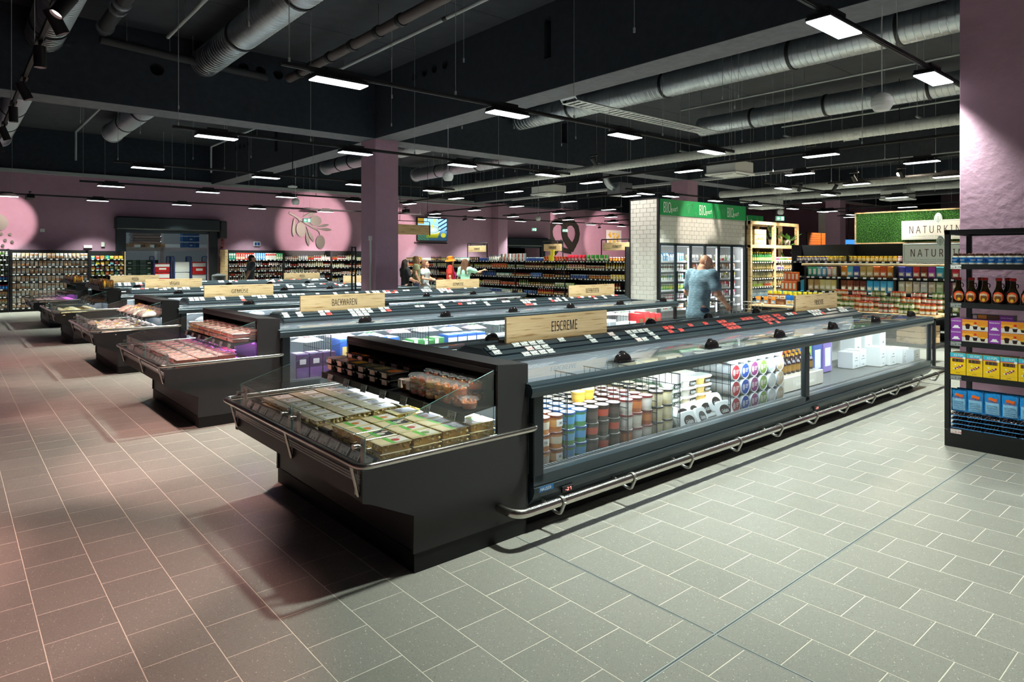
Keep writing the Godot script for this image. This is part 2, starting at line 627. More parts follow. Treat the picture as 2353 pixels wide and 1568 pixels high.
func room() -> void:
	# floor: concrete bed filled with pale grout, tiles laid in courses with half a tile of stagger
	var floor_ := struct("floor", MB.new().box(V(-6.2, -0.3, -30.2), V(46.2, -0.0008, 6.2)).done(), M.grout)
	var variants := []
	for k in 6:
		var b := MB.new()
		b.col = Color.WHITE.lerp(Color(0.93, 0.935, 0.93), k / 5.0)
		variants.append(b.bev(V(-0.1387, -0.014, -0.149), V(0.1387, 0.0, 0.149), 0.0008).done())
	var spots := []
	var pitch_x := 0.28125
	var pitch_z := 0.302
	for i in range(-22, 162):
		for j in range(-84, 21):
			var x := 0.594 + (i + 0.5) * pitch_x
			var z := -3.28 + (j + 0.5 + (0.5 if i % 2 != 0 else 0.0)) * pitch_z
			if x < -5.9 or x > 45.9 or z < -25.6 or z > 5.9:
				continue
			spots.append(V(x, 0, z))
	var scored := []
	for p in spots:
		var s := on_screen(p)
		if s.x > -60 and s.x < 2410 and s.y > 560 and s.y < 1640:
			var hidden: bool = p.x > 1.95 and p.x < 9.6 and p.z < -3.05
			if not hidden:
				scored.append([p.distance_to(V(0, 1.65, 0)), p])
	scored.sort_custom(func(a, b): return a[0] < b[0])
	var near := {}
	for k in mini(300, scored.size()):
		near[scored[k][1]] = true
		var q := part(floor_, "tile", variants[rng.randi() % 6], M.floor_tile, scored[k][1])
		q.position.y = 0
	var mm := MultiMesh.new()
	mm.transform_format = MultiMesh.TRANSFORM_3D
	mm.use_colors = true
	mm.mesh = MB.new().box(V(-0.1387, -0.014, -0.149), V(0.1387, 0.0, 0.149), "-y").done()
	var rest := spots.filter(func(p): return not near.has(p))
	mm.instance_count = rest.size()
	for k in rest.size():
		mm.set_instance_transform(k, Transform3D(Basis.IDENTITY, rest[k]))
		mm.set_instance_color(k, Color.WHITE.lerp(Color(0.93, 0.935, 0.93), rng.randf()))
	var mi := MultiMeshInstance3D.new()
	mi.name = "tile_field"
	mi.multimesh = mm
	mi.material_override = M.floor_tile
	mi.set_meta("kind", "stuff")
	floor_.add_child(mi, true)
	# movement joints: two aluminium lips with a rubber seam
	for k in [[V(-5.9, 0, -1.61), V(45.9, 0, -1.61)], [V(2.557, 0, -2.95), V(2.557, 0, 5.9)]]:
		var along_x: bool = k[0].z == k[1].z
		var jb := MB.new()
		for s in [-1.0, 1.0]:
			var o := V(0, 0, 0.0065 * s) if along_x else V(0.0055 * s, 0, 0)
			var w := V(0, 0, 0.0022) if along_x else V(0.0015, 0, 0)
			jb.box(k[0] + o - w + V(0, -0.01, 0), k[1] * V(1, 0, 1) + o + w + V(0, 0.0012, 0)) if along_x else jb.box(V(k[0].x + o.x - w.x, -0.01, k[0].z), V(k[0].x + o.x + w.x, 0.0012, k[1].z))
		var j := part(floor_, "movement_joint", jb.done(), M.joint_metal)
		var rb := MB.new()
		if along_x:
			rb.box(V(k[0].x, -0.01, k[0].z - 0.0045), V(k[1].x, 0.0006, k[0].z + 0.0045))
		else:
			rb.box(V(k[0].x - 0.004, -0.01, k[0].z), V(k[0].x + 0.004, 0.0006, k[1].z))
		part(j, "rubber_seam", rb.done(), M.joint_rubber)
	# walls
	var wb := structroot("wall_back")
	wall_box(wb, V(-6.2, 0, WALL_Z - 0.3), V(4.62, 4.4, WALL_Z), M.pink_plaster)
	wall_box(wb, V(4.62, 2.78, WALL_Z - 0.3), V(7.42, 4.4, WALL_Z), M.pink_plaster)
	wall_box(wb, V(7.42, 0, WALL_Z - 0.3), V(20.9, 4.4, WALL_Z), M.pink_plaster)
	wall_box(wb, V(20.9, 0, WALL_Z - 1.1), V(22.3, 4.4, WALL_Z - 0.8), M.pink_plaster)
	wall_box(wb, V(20.9, 0, WALL_Z - 0.8), V(21.5, 4.4, WALL_Z + 0.5), M.pink_plaster, "pilaster")
	wall_box(wb, V(22.3, 2.45, WALL_Z - 1.1), V(25.0, 4.4, WALL_Z - 0.8), M.pink_plaster)
	wall_box(wb, V(25.0, 0, WALL_Z - 1.1), V(25.75, 4.4, WALL_Z - 0.8), M.pink_plaster)
	wall_box(wb, V(25.45, 0, -28.8), V(25.75, 4.4, WALL_Z - 1.1), M.pink_plaster)
	wall_box(wb, V(25.45, 0, -28.8), V(46.2, 4.7, -28.5), M.pink_plaster)
	wall_box(wb, V(-6.2, 4.4, WALL_Z - 1.1), V(25.75, CEIL_Y, WALL_Z + 0.02), M.beam_paint, "lintel")
	wall_box(wb, V(25.45, 4.7, -28.8), V(46.2, CEIL_Y, -28.48), M.beam_paint, "lintel")
	wall_box(wb, V(21.2, 0, -30.1), V(25.4, 4.4, -29.9), M.grey_paint, "backroom_wall")
	wall_box(wb, V(21.0, 0, -30.1), V(21.2, 4.4, -27.0), M.grey_paint, "backroom_wall")
	struct("wall_left", MB.new().box(V(-6.5, 0, -30.2), V(-6.2, CEIL_Y, 6.5)).done(), M.pink_plaster)
	struct("wall_right", MB.new().box(V(46.2, 0, -30.2), V(46.5, CEIL_Y, 6.5)).done(), M.pink_plaster)
	struct("wall_front", MB.new().box(V(-6.5, 0, 6.2), V(46.5, CEIL_Y, 6.5)).done(), M.pink_plaster)
	# ceiling: long painted panels with open joints, under a slab
	var cl := struct("ceiling", MB.new().box(V(-6.5, CEIL_Y + 0.03, -30.5), V(46.5, CEIL_Y + 0.3, 6.5)).done(), M.deep_black)
	var z := 6.2
	while z > -28.4:
		part(cl, "ceiling_panel", MB.new().box(V(-6.2, CEIL_Y, maxf(z - 2.49, -28.6)), V(46.2, CEIL_Y + 0.03, z)).done(), M.dark_concrete)
		z -= 2.5
	# beams with service holes, columns
	hole_beam("x", -6.2, 7.46, -14.19, -13.5, [[4.51, 5.47, 0.1], [4.86, 5.47, 0.1], [5.21, 5.46, 0.1], [2.95, 5.15, 0.12]], [])
	hole_beam("z", 7.46, 8.07, -13.5, -1.35, [[-10.73, 5.48, 0.09], [-11.1, 5.48, 0.09], [-11.46, 5.48, 0.09], [-11.85, 5.47, 0.09]], [[-7.8, 5.26, 0.16, 0.66]])
	hole_beam("x", 8.07, 46.2, -14.19, -13.5, [[10.6, 5.48, 0.09], [10.95, 5.48, 0.09], [11.3, 5.48, 0.09]], [[13.6, 5.3, 0.25, 0.6]])
	hole_beam("z", 7.46, 8.07, -25.9, -14.19, [[-23.1, 5.4, 0.09], [-22.7, 5.4, 0.09], [-22.3, 5.4, 0.09], [-21.9, 5.4, 0.09]], [[-19.5, 5.2, 0.2, 0.7]])
	for xb in [19.7, 32.0]:
		for zz in [[-13.5, -2.06], [-25.9, -14.19]]:
			struct("beam", MB.new().box(V(xb, BEAM_Y, zz[0]), V(xb + 0.61, CEIL_Y, zz[1])).done(), M.beam_paint)
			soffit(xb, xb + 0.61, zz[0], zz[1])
	struct("beam", MB.new().box(V(-6.2, BEAM_Y, -2.06), V(7.46, CEIL_Y, -1.35)).done(), M.beam_paint)
	struct("beam", MB.new().box(V(8.07, BEAM_Y, -2.06), V(46.2, CEIL_Y, -1.35)).done(), M.beam_paint)
	struct("beam", MB.new().box(V(-5.2, BEAM_Y, -25.9), V(-4.6, CEIL_Y, 6.2)).done(), M.beam_paint)
	for p in [[7.46, -13.5], [7.9, -1.45], [19.7, -13.5], [32.0, -13.5], [19.7, -1.35]]:
		struct("column", MB.new().bev(V(p[0], 0, p[1] - 0.69), V(p[0] + 0.6, BEAM_Y, p[1]), 0.006).done(), M.pink_plaster)
	# white cable duct climbing the near column
	var cd := MB.new().box(V(7.43, 0.9, -13.72), V(7.458, 2.1, -13.68)).box(V(7.42, 2.06, -13.75), V(7.459, 2.17, -13.65)).done()
	solo("cable_duct", "thin white cable duct on the left face of the pink column behind the freezers", "conduit", cd, M.white_paint)
	# grey cable ledge along the foot of the dark lintel
	struct("trim_1", MB.new().box(V(-6.2, 4.36, WALL_Z), V(20.4, 4.41, WALL_Z + 0.09)).box(V(-6.2, 4.41, WALL_Z + 0.075), V(20.4, 4.47, WALL_Z + 0.09)).done(), M.grey_paint)
	# roller shutter doors
	shutter("door_1", 4.62, 7.42, 2.78, WALL_Z)
	shutter("door_2", 22.3, 25.0, 2.45, WALL_Z - 0.8)
	stockroom()
	# wall plates, signs painted on the wall
	for p in [[2.33, 2.55, 0.13, 0.11, "square white sensor box on the pink wall under the light pool"], [3.57, 2.04, 0.24, 0.1, "double white socket on the pink wall above the packet shelves"], [4.0, 2.12, 0.1, 0.16, "single white wall box left of the stockroom door"]]:
		var q := thing("wall_box", p[4], "wall box", V(p[0], p[1], WALL_Z))
		part(q, "cover", MB.new().bev(V(-p[2] / 2, -p[3] / 2, 0), V(p[2] / 2, p[3] / 2, 0.05), 0.008).done(), M.white_paint)
	var sw := thing("blue_socket", "dark blue twin socket on the pink wall above the bottle shelves", "socket", V(9.15, 2.21, WALL_Z))
	part(sw, "cover", MB.new().bev(V(-0.13, -0.09, 0), V(0.13, 0.09, 0.04), 0.01).done(), M.light_grey)
	part(sw, "insert", MB.new().box(V(-0.1, -0.06, 0.04), V(-0.01, 0.06, 0.046)).box(V(0.01, -0.06, 0.04), V(0.1, 0.06, 0.046)).done(), mat("socket_blue", "1f3f7c", 0.4))
	var fa := thing("alarm_sign", "small red fire sign beside the stockroom door", "sign", V(7.85, 2.2, WALL_Z))
	part(fa, "board", MB.new().box(V(-0.02, -0.17, 0), V(0.02, 0.17, 0.2)).done(), mat("alarm_red", "a5322c", 0.5))
	part(fa, "emblem", MB.new().box(V(-0.022, 0.02, 0.05), V(0.022, 0.1, 0.15)).box(V(-0.022, -0.1, 0.04), V(0.022, -0.05, 0.16)).done(), M.letter_white)
	olive_sign()
	pretzel_sign()
	leaf_bits()

func hole_beam(axis: String, a: float, b: float, c: float, d: float, rounds: Array, slots: Array) -> void:
	# axis "x": runs from x=a to x=b between z=c and z=d; axis "z": runs from z=c to z=d between x=a and x=b
	var k := CSGCombiner3D.new()
	k.name = numbered("beam")
	k.set_meta("kind", "structure")
	add_child(k)
	var bx := CSGBox3D.new()
	bx.name = "body"
	bx.size = V(b - a, CEIL_Y - BEAM_Y, d - c)
	bx.position = V((a + b) / 2, (CEIL_Y + BEAM_Y) / 2, (c + d) / 2)
	k.add_child(bx)
	for r in rounds:
		var cy := CSGCylinder3D.new()
		cy.name = "hole"
		cy.radius = r[2]
		cy.height = 0.5
		cy.sides = 20
		cy.operation = CSGShape3D.OPERATION_SUBTRACTION
		cy.rotation = V(PI / 2, 0, 0) if axis == "x" else V(0, 0, PI / 2)
		cy.position = V(r[0], r[1], d - 0.1) if axis == "x" else V(a + 0.1, r[1], r[0])
		k.add_child(cy, true)
	for r in slots:
		var sb := CSGBox3D.new()
		sb.name = "slot"
		sb.operation = CSGShape3D.OPERATION_SUBTRACTION
		sb.size = V(r[2], r[3], 0.5) if axis == "x" else V(0.5, r[3], r[2])
		sb.position = V(r[0], r[1], d - 0.1) if axis == "x" else V(a + 0.1, r[1], r[0])
		k.add_child(sb, true)
	k.material_override = M.beam_paint
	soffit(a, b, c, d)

# thin plate under a beam, in a lighter grey than its sides
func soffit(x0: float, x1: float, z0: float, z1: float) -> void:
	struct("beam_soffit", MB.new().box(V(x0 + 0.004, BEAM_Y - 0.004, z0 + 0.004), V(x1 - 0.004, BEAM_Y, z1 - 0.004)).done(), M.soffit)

func shutter(called: String, x0: float, x1: float, h: float, zw: float) -> void:
	var r := structroot(called)
	part(r, "jamb", MB.new().bev(V(x0 - 0.25, 0, zw - 0.02), V(x0 + 0.05, h, zw + 0.12), 0.01).done(), M.anthracite_dark)
	part(r, "jamb", MB.new().bev(V(x1 - 0.05, 0, zw - 0.02), V(x1 + 0.25, h, zw + 0.12), 0.01).done(), M.anthracite_dark)
	part(r, "lintel", MB.new().box(V(x0 - 0.25, h - 0.16, zw), V(x1 + 0.25, h, zw + 0.1)).done(), M.anthracite_dark)
	part(r, "shutter_housing", MB.new().bev(V(x0 - 0.3, h - 0.14, zw + 0.02), V(x1 + 0.26, h + 0.3, zw + 0.42), 0.04).done(), M.anthracite_dark)
	part(r, "drive_box", MB.new().bev(V(x1 + 0.27, h - 0.4, zw + 0.03), V(x1 + 0.5, h + 0.26, zw + 0.4), 0.03).done(), M.black_panel)
	part(r, "shutter_edge", MB.new().box(V(x0, h - 0.24, zw - 0.06), V(x1, h - 0.14, zw - 0.02)).done(), M.anthracite)

func stockroom() -> void:
	# what shows behind the open shutter: grey walls, a pallet rack, crates, roll cages
	for q in [["wall_1", V(3.2, 0, -31.0), V(9.4, 4.4, -30.8)], ["wall_2", V(3.0, 0, -31.0), V(3.2, 4.4, -26.2)], ["wall_3", V(9.4, 0, -31.0), V(9.6, 4.4, -26.2)], ["ceiling_1", V(3.0, 4.4, -31.0), V(9.6, 4.6, -26.2)], ["floor_1", V(3.0, -0.3, -31.0), V(9.6, -0.001, -25.7)]]:
		struct(q[0], MB.new().box(q[1], q[2]).done(), M.light_grey if q[0] != "floor_1" else M.grey_paint)
	var sl := thing("strip_light", "white strip light on the stockroom ceiling", "ceiling light", V(6.2, 4.3, -27.9))
	part(sl, "tube", MB.new().bev(V(-1.0, -0.04, -0.06), V(1.0, 0.04, 0.06), 0.02).done(), M.lamp)
	area(sl, V(0, -0.05, 0), Vector2(2.0, 0.12), 1.6, Color(0.85, 0.97, 1))
	var rk := thing("pallet_rack", "white pallet rack in the stockroom behind the open shutter", "rack", V(6.2, 0, -28.6))
	for x in [-2.2, 0.1, 2.4]:
		for zz in [-0.5, 0.5]:
			part(rk, "upright", MB.new().box(V(x - 0.05, 0, zz - 0.04), V(x + 0.05, 4.2, zz + 0.04)).done(), M.white_paint)
	for y in [2.0, 2.15]:
		part(rk, "beam", MB.new().box(V(-2.2, y - 0.07, 0.46 if y < 2.1 else -0.54), V(2.4, y + 0.07, 0.54 if y < 2.1 else -0.46)).done(), M.white_paint)
	var pal := thing("pallet", "wooden pallet on the stockroom rack", "pallet", V(5.75, 2.08, -28.2))
	for k in 5:
		part(pal, "slat", MB.new().box(V(-0.6, 0.1, -0.4 + k * 0.17), V(0.6, 0.13, -0.28 + k * 0.17)).done(), M.oak_frame)
	for k in 3:
		part(pal, "block", MB.new().box(V(-0.6 + k * 0.52, 0, -0.4), V(-0.44 + k * 0.52, 0.1, 0.4)).done(), M.oak_frame)
	for k in 6:
		var b := MB.new()
		b.col = hexc("8f8b86" if k % 2 else "a9a49c")
		solo("film_bundle", "grey film wrapped bundle on the stockroom pallet, %s from below" % nth(k), "bundle", b.bev(V(-0.5 + 0.02 * (k % 3), 0, -0.36), V(0.5 - 0.03 * (k % 2), 0.1, 0.36), 0.03).done(), M.film, V(5.75, 2.21 + k * 0.1, -28.2), 0, "bundles on the pallet")
	for k in 4:
		var b := MB.new()
		b.col = hexc("1f5f9f")
		solo("blue_crate", "blue plastic crate at the right end of the stockroom rack, %s from below" % nth(k), "crate", crate_mesh("1f5f9f"), M.paint, V(7.35, 2.08 + k * 0.24, -28.3), 0, "blue crates on the rack")
	for c in 2:
		for k in 8:
			solo("green_crate", "dark green crate in the %s stack behind the shutter, %s from below" % [["left-hand", "right-hand"][c], nth(k)], "crate", crate_mesh("14382a"), M.paint, V(4.95 + c * 0.62, k * 0.2, -26.9), 0, "dark green crates")
	for c in 3:
		var x: float = [5.95, 6.62, 7.2][c]
		var cg := thing("roll_cage", "blue wire roll cage in the stockroom, %s from the left" % nth(c), "roll cage", V(x, 0, -26.75), 0, "roll cages")
		var cb := MB.new()
		for s in [-0.28, 0.28]:
			cb.tube(bezel([V(s, 0.1, 0.35), V(s, 1.72, 0.35), V(s, 1.72, -0.35), V(s, 0.1, -0.35)], 0.1), 0.016, 6)
			for y in 5:
				cb.tube([V(s, 0.35 + y * 0.3, 0.35), V(s, 0.35 + y * 0.3, -0.35)], 0.007, 4)
			for q in 4:
				cb.tube([V(s, 0.15, -0.2 + q * 0.14), V(s, 1.7, -0.2 + q * 0.14)], 0.006, 4)
		part(cg, "wire_side", cb.done(), mat("cage_blue", "24407e", 0.4))
		var bb := MB.new()
		part(cg, "base_board", bb.box(V(-0.3, 0.1, -0.37), V(0.3, 0.14, 0.37)).done(), M.grey_paint)
		var hs = [[["c02a26", 0.5], ["c02a26", 0.5], ["b0201f", 0.35]], [["b72c28", 0.5], ["dfe3e2", 0.5], ["e9ecea", 0.4]], [["d6dad8", 0.5], ["cfd4d2", 0.4], ["c42a29", 0.5]]][c]
		var y := 0.14
		for q in 3:
			solo("stock_carton", "%s carton in the %s roll cage, %s from below" % [["red", "red"][0] if hs[q][0] != "dfe3e2" and hs[q][0] != "e9ecea" and hs[q][0] != "d6dad8" and hs[q][0] != "cfd4d2" else "white", nth(c), nth(q)], "carton", carton_mesh(0.5, hs[q][1] - 0.02, 0.6, hs[q][0], "e8e8e4", 0), M.print, V(x, y, -26.75))
			y += hs[q][1]

func crate_mesh(c: String) -> Mesh:
	return get_mesh("crate" + c, func():
		var b := MB.new()
		b.col = hexc(c)
		b.box(V(-0.3, 0, -0.2), V(0.3, 0.02, 0.2))
		for k in 3:
			b.box(V(-0.3, 0.03 + k * 0.055, 0.185), V(0.3, 0.07 + k * 0.055, 0.2))
			b.box(V(-0.3, 0.03 + k * 0.055, -0.2), V(0.3, 0.07 + k * 0.055, -0.185))
			b.box(V(-0.3, 0.03 + k * 0.055, -0.2), V(-0.285, 0.07 + k * 0.055, 0.2))
			b.box(V(0.285, 0.03 + k * 0.055, -0.2), V(0.3, 0.07 + k * 0.055, 0.2))
		for x in [-0.29, 0.0, 0.29]:
			b.box(V(x - 0.012, 0, -0.197), V(x + 0.012, 0.19, 0.197)) if x != 0.0 else b.box(V(-0.1, 0.0, 0.186), V(0.1, 0.19, 0.203))
		b.col = hexc("c9cfcc")
		b.box(V(-0.05, 0.06, 0.203), V(0.05, 0.11, 0.205))
		return b.done())

# flat cut-out sign from outlines in metres, standing off the wall
func cutout(root: Node3D, called: String, pts: Array, z0 := 0.0, z1 := 0.03) -> void:
	var pv := PackedVector2Array()
	for p in pts:
		pv.append(Vector2(p[0], p[1]))
	if Geometry2D.is_polygon_clockwise(pv):
		pv.reverse()
	part(root, called, MB.new().prism(pv, z0, z1).done(), M.bronze)

func oval(cx: float, cy: float, rx: float, ry: float, tilt := 0.0, n := 28) -> Array:
	var out := []
	for k in n:
		var a := TAU * k / n
		var p := Vector2(cos(a) * rx, sin(a) * ry).rotated(tilt)
		out.append([cx + p.x, cy + p.y])
	return out

# leaf from a pointed foot to a rounded tip
func leaf_shape(ax: float, ay: float, bx: float, by: float, w: float) -> Array:
	var a := Vector2(ax, ay)
	var b := Vector2(bx, by)
	var d := b - a
	var s := d.orthogonal().normalized()
	var out := []
	for k in 13:
		var u := k / 12.0
		var r := w * pow(sin(PI * pow(u, 1.6) * 0.98), 0.8) if u < 1.0 else 0.0
		out.append(a + d * u + s * r)
	for k in range(11, 0, -1):
		var u := k / 12.0
		out.append(a + d * u - s * w * pow(sin(PI * pow(u, 1.6) * 0.98), 0.8))
	return out.map(func(p): return [p.x, p.y])

func band(pts: Array, w0: float, w1: float) -> Array:
	var l := []
	var r := []
	for k in pts.size():
		var a := Vector2(pts[maxi(k - 1, 0)][0], pts[maxi(k - 1, 0)][1])
		var b := Vector2(pts[mini(k + 1, pts.size() - 1)][0], pts[mini(k + 1, pts.size() - 1)][1])
		var s := (b - a).orthogonal().normalized() * lerpf(w0, w1, float(k) / (pts.size() - 1))
		l.append([pts[k][0] + s.x, pts[k][1] + s.y])
		r.push_front([pts[k][0] - s.x, pts[k][1] - s.y])
	return l + r

func olive_sign() -> void:
	var o := thing("olive_branch_sign", "bronze olive branch cut-out on the pink back wall", "wall sign", V(0, 0, WALL_Z + 0.02))
	cutout(o, "branch", band([[10.42, 3.48], [10.66, 3.36], [10.9, 3.2], [11.2, 3.04], [11.45, 2.9], [11.62, 2.83]], 0.035, 0.03))
	cutout(o, "twig", band([[10.74, 3.28], [10.84, 3.19], [10.88, 3.07]], 0.015, 0.015))
	cutout(o, "twig", band([[11.6, 2.83], [11.68, 2.75], [11.72, 2.62]], 0.022, 0.012))
	cutout(o, "olive", oval(10.91, 2.82, 0.2, 0.3, 0.12))
	cutout(o, "olive", oval(11.53, 3.2, 0.255, 0.21))
	cutout(o, "olive", oval(11.74, 2.33, 0.195, 0.28))
	for l in [[10.62, 3.29, 10.6, 2.53, 0.07], [10.95, 3.32, 11.55, 3.56, 0.07], [11.52, 2.94, 12.12, 3.06, 0.055], [11.6, 2.88, 12.24, 2.84, 0.06], [11.13, 2.95, 11.45, 2.34, 0.065], [11.1, 2.87, 11.24, 2.16, 0.065]]:
		cutout(o, "leaf", leaf_shape(l[0], l[1], l[2], l[3], l[4]))
	var g := thing("mushroom_sign", "bronze round cut-out with dots at the left end of the pink wall", "wall sign", V(0, 0, WALL_Z + 0.02))
	cutout(g, "cap", oval(1.0, 2.76, 0.46, 0.32))
	for p in [[1.5, 2.4], [1.38, 2.22], [1.28, 2.41], [1.55, 2.17], [1.32, 2.05], [1.1, 2.2], [0.95, 2.35]]:
		cutout(g, "dot", oval(p[0], p[1], 0.045, 0.045, 0, 12))

func pretzel_sign() -> void:
	var o := thing("pretzel_sign", "large dark pretzel cut-out on the pink wall beyond the bottle shelves", "wall sign", V(28.58, 3.0, -28.46))
	var m := func(pts: Array) -> Array: return pts.map(func(p): return [(p[0] - 480) * 0.00511, (470 - p[1]) * 0.00356])
	cutout(o, "loop", band(m.call([[470, 250], [410, 222], [340, 235], [280, 300], [258, 390], [272, 490], [318, 580], [390, 660], [500, 715], [610, 735]]), 0.19, 0.15))
	cutout(o, "loop", band(m.call([[525, 250], [570, 225], [640, 240], [695, 310], [713, 420], [695, 520], [655, 600], [640, 640]]), 0.19, 0.19), 0.031, 0.06)
	cutout(o, "strap", band(m.call([[600, 222], [530, 240], [485, 300], [478, 400], [500, 510], [560, 600], [650, 690]]), 0.2, 0.24), 0.061, 0.09)
	cutout(o, "strap", band(m.call([[440, 545], [400, 620], [350, 690], [300, 740]]), 0.12, 0.26), 0.061, 0.09)
	var f := thing("flower_poster", "yellow flower poster at the far right end of the pink wall", "poster", V(33.2, 2.9, -28.46))
	part(f, "board", MB.new().box(V(-0.75, -0.6, 0), V(0.75, 0.6, 0.04)).done(), M.white_paint)
	var b := MB.new()
	for k in 22:
		b.col = hexc("e8b81c").lerp(hexc("f6e08a"), (k % 4) / 3.0)
		b.t = Transform3D(Basis(Vector3(0, 0, 1), k * 0.9) * Basis(Vector3.RIGHT, PI / 2), V(0.45 * sin(k * 2.1), 0.35 * cos(k * 1.3), 0.04))
		b.lathe([[0.17, 0.0], [0.16, 0.004 + k * 0.0008], [0.0, 0.006 + k * 0.0008]], 10, 0.4)
	part(f, "petals", b.done(), M.paint)

func leaf_bits() -> void:
	# screen on the back wall showing a bowl of oil
	var s := thing("wall_screen", "bright wall screen showing a bowl of oil and olives", "screen", V(17.25, 3.0, WALL_Z + 0.02))
	part(s, "body", MB.new().bev(V(-0.84, -0.54, 0), V(0.84, 0.54, 0.07), 0.01).done(), M.black_metal)
	part(s, "bracket", MB.new().box(V(-0.95, -0.66, 0), V(0.85, -0.6, 0.05)).done(), M.black_metal)
	var im := Image.create(160, 104, false, Image.FORMAT_RGB8)
	for y in 104:
		for x in 160:
			var c := Color("9fd0ee").lerp(Color("4f8fc0"), y / 104.0)
			c = c.lerp(Color("1a2c38"), clampf((y - 52) / 40.0, 0, 0.8))
			var dx := (x - 78) / 46.0
			var dy := (y - 52) / 20.0
			var r := dx * dx + dy * dy
			if y > 52 and absf(dx) < 1.0 - (y - 52) / 110.0 and y < 92:
				c = Color("d8c83a").lerp(Color("5f6a12"), clampf((y - 60) / 30.0, 0, 1))
			if r < 1.0:
				c = Color("bfdde8").lerp(Color("6f8f7c"), r)
			if r > 0.86 and r < 1.05:
				c = Color("e8f4f8")
			if absf(x - 78 - (40 - y) * 0.4) < 2.5 and y < 52:
				c = Color("c9c22a")
			var ox := (x - 140) / 14.0
			var oy := (y - 78) / 11.0
			if ox * ox + oy * oy < 1.0:
				c = Color("a7a83a")
			if sin(x * 0.18 + y * 0.32) > 0.55 and x > 110 and y < 58:
				c = Color("17304a")
			if x < 34 and y < 26:
				c = Color("c8a02e") if (x * 7 + y * 5) % 13 < 7 else Color("3a2a10")
			if x < 60 and y > 70 and sin(x * 0.35 - y * 0.5) > 0.2:
				c = Color("3d6a2a")
			im.set_pixel(x, y, c)
	var m := mat("screen_picture", "000000", 0.3)
	m.emission_enabled = true
	m.emission = Color.BLACK
	m.emission_texture = ImageTexture.create_from_image(im)
	m.emission_energy_multiplier = 1.6
	part(s, "display", MB.new().quad(V(-0.81, -0.51, 0.072), V(0.81, -0.51, 0.072), V(0.81, 0.51, 0.072), V(-0.81, 0.51, 0.072)).done(), m)

func area(root: Node3D, at: Vector3, size: Vector2, energy: float, c: Color, rot := Vector3(-PI / 2, 0, 0)) -> AreaLight3D:
	var l := AreaLight3D.new()
	l.name = "light"
	l.area_size = size
	l.light_energy = energy
	l.light_color = c
	l.area_range = 60.0
	l.area_attenuation = 2.0
	l.shadow_enabled = true
	l.position = at
	l.rotation = rot
	root.add_child(l, true)
	return l

func spot(root: Node3D, at: Vector3, to: Vector3, energy: float, angle: float, c: Color, blend := 0.4) -> SpotLight3D:
	var l := SpotLight3D.new()
	l.name = "light"
	l.spot_angle = angle
	l.spot_angle_attenuation = blend
	l.spot_range = 60.0
	l.spot_attenuation = 2.0
	l.light_energy = energy
	l.light_color = c
	l.light_size = 0.03
	l.shadow_enabled = true
	root.add_child(l, true)
	l.look_at_from_position(at, to, Vector3.RIGHT if absf((to - at).normalized().y) > 0.95 else Vector3.UP)
	return l
# ---------------------------------------------------------------- ducts, pipes, tracks under the ceiling
func duct(called: String, label: String, x: float, y: float, r: float, z0: float, z1: float, collars: Array, flange := false, m: Material = null) -> Node3D:
	var o := thing(called, label, "duct", V(x, y, z0))
	var len := z1 - z0
	var b := MB.new()
	b.t = Transform3D(Basis(Vector3.RIGHT, PI / 2), Vector3.ZERO)   # lathe axis y becomes +z
	var prof := []
	var pitch := 0.115
	var n := int(len / pitch)
	for k in n:
		prof.append([r, k * pitch])
		prof.append([r, k * pitch + pitch * 0.82])
		prof.append([r + 0.006, k * pitch + pitch * 0.91])
	prof.append([r, len])
	prof.append([0.0, len])
	prof.push_front([0.0, 0.0])
	b.lathe(prof, 24)
	part(o, "spiral_pipe", b.done(), m if m else M.zinc)
	for c in collars:
		var d := MB.new()
		d.t = Transform3D(Basis(Vector3.RIGHT, PI / 2), V(0, 0, c - z0))
		d.lathe([[r + 0.001, -0.03], [r + 0.018, -0.028], [r + 0.018, 0.028], [r + 0.001, 0.03]], 24)
		var cl := part(o, "collar", d.done(), M.black_metal)
		part(cl, "hanger", MB.new().tube([V(0, r, c - z0), V(0, CEIL_Y - y, c - z0)], 0.006, 5).done(), M.steel_dull)
	if flange:
		var d := MB.new()
		d.t = Transform3D(Basis(Vector3.RIGHT, PI / 2), Vector3.ZERO)
		d.lathe([[r, -0.02], [r + 0.035, -0.02], [r + 0.035, 0.05], [r, 0.05]], 24)
		part(o, "end_ring", d.done(), M.zinc_bright)
	return o

func pipe(called: String, label: String, pts: Array, r: float, m: Material, hangers: Array = [], couplings: Array = [], cat := "pipe") -> Node3D:
	var o := thing(called, label, cat, pts[0])
	var loc := pts.map(func(p): return p - pts[0])
	part(o, "pipe", MB.new().tube(loc, r, 12).done(), m)
	for h in hangers:
		var p: Vector3 = h - pts[0]
		part(o, "hanger", MB.new().tube([p + V(0, r * 0.6, 0), V(p.x, CEIL_Y - pts[0].y, p.z)], 0.006, 5).done(), M.steel_dull)
	for h in couplings:
		var p: Vector3 = h - pts[0]
		var d: Vector3 = (pts[-1] - pts[0]).normalized()
		part(o, "coupling", MB.new().tube([p - d * 0.05, p - d * 0.049, p + d * 0.049, p + d * 0.05], r * 1.22, 12).done(), M.black_metal if m != M.pipe_black else M.zinc)
	return o

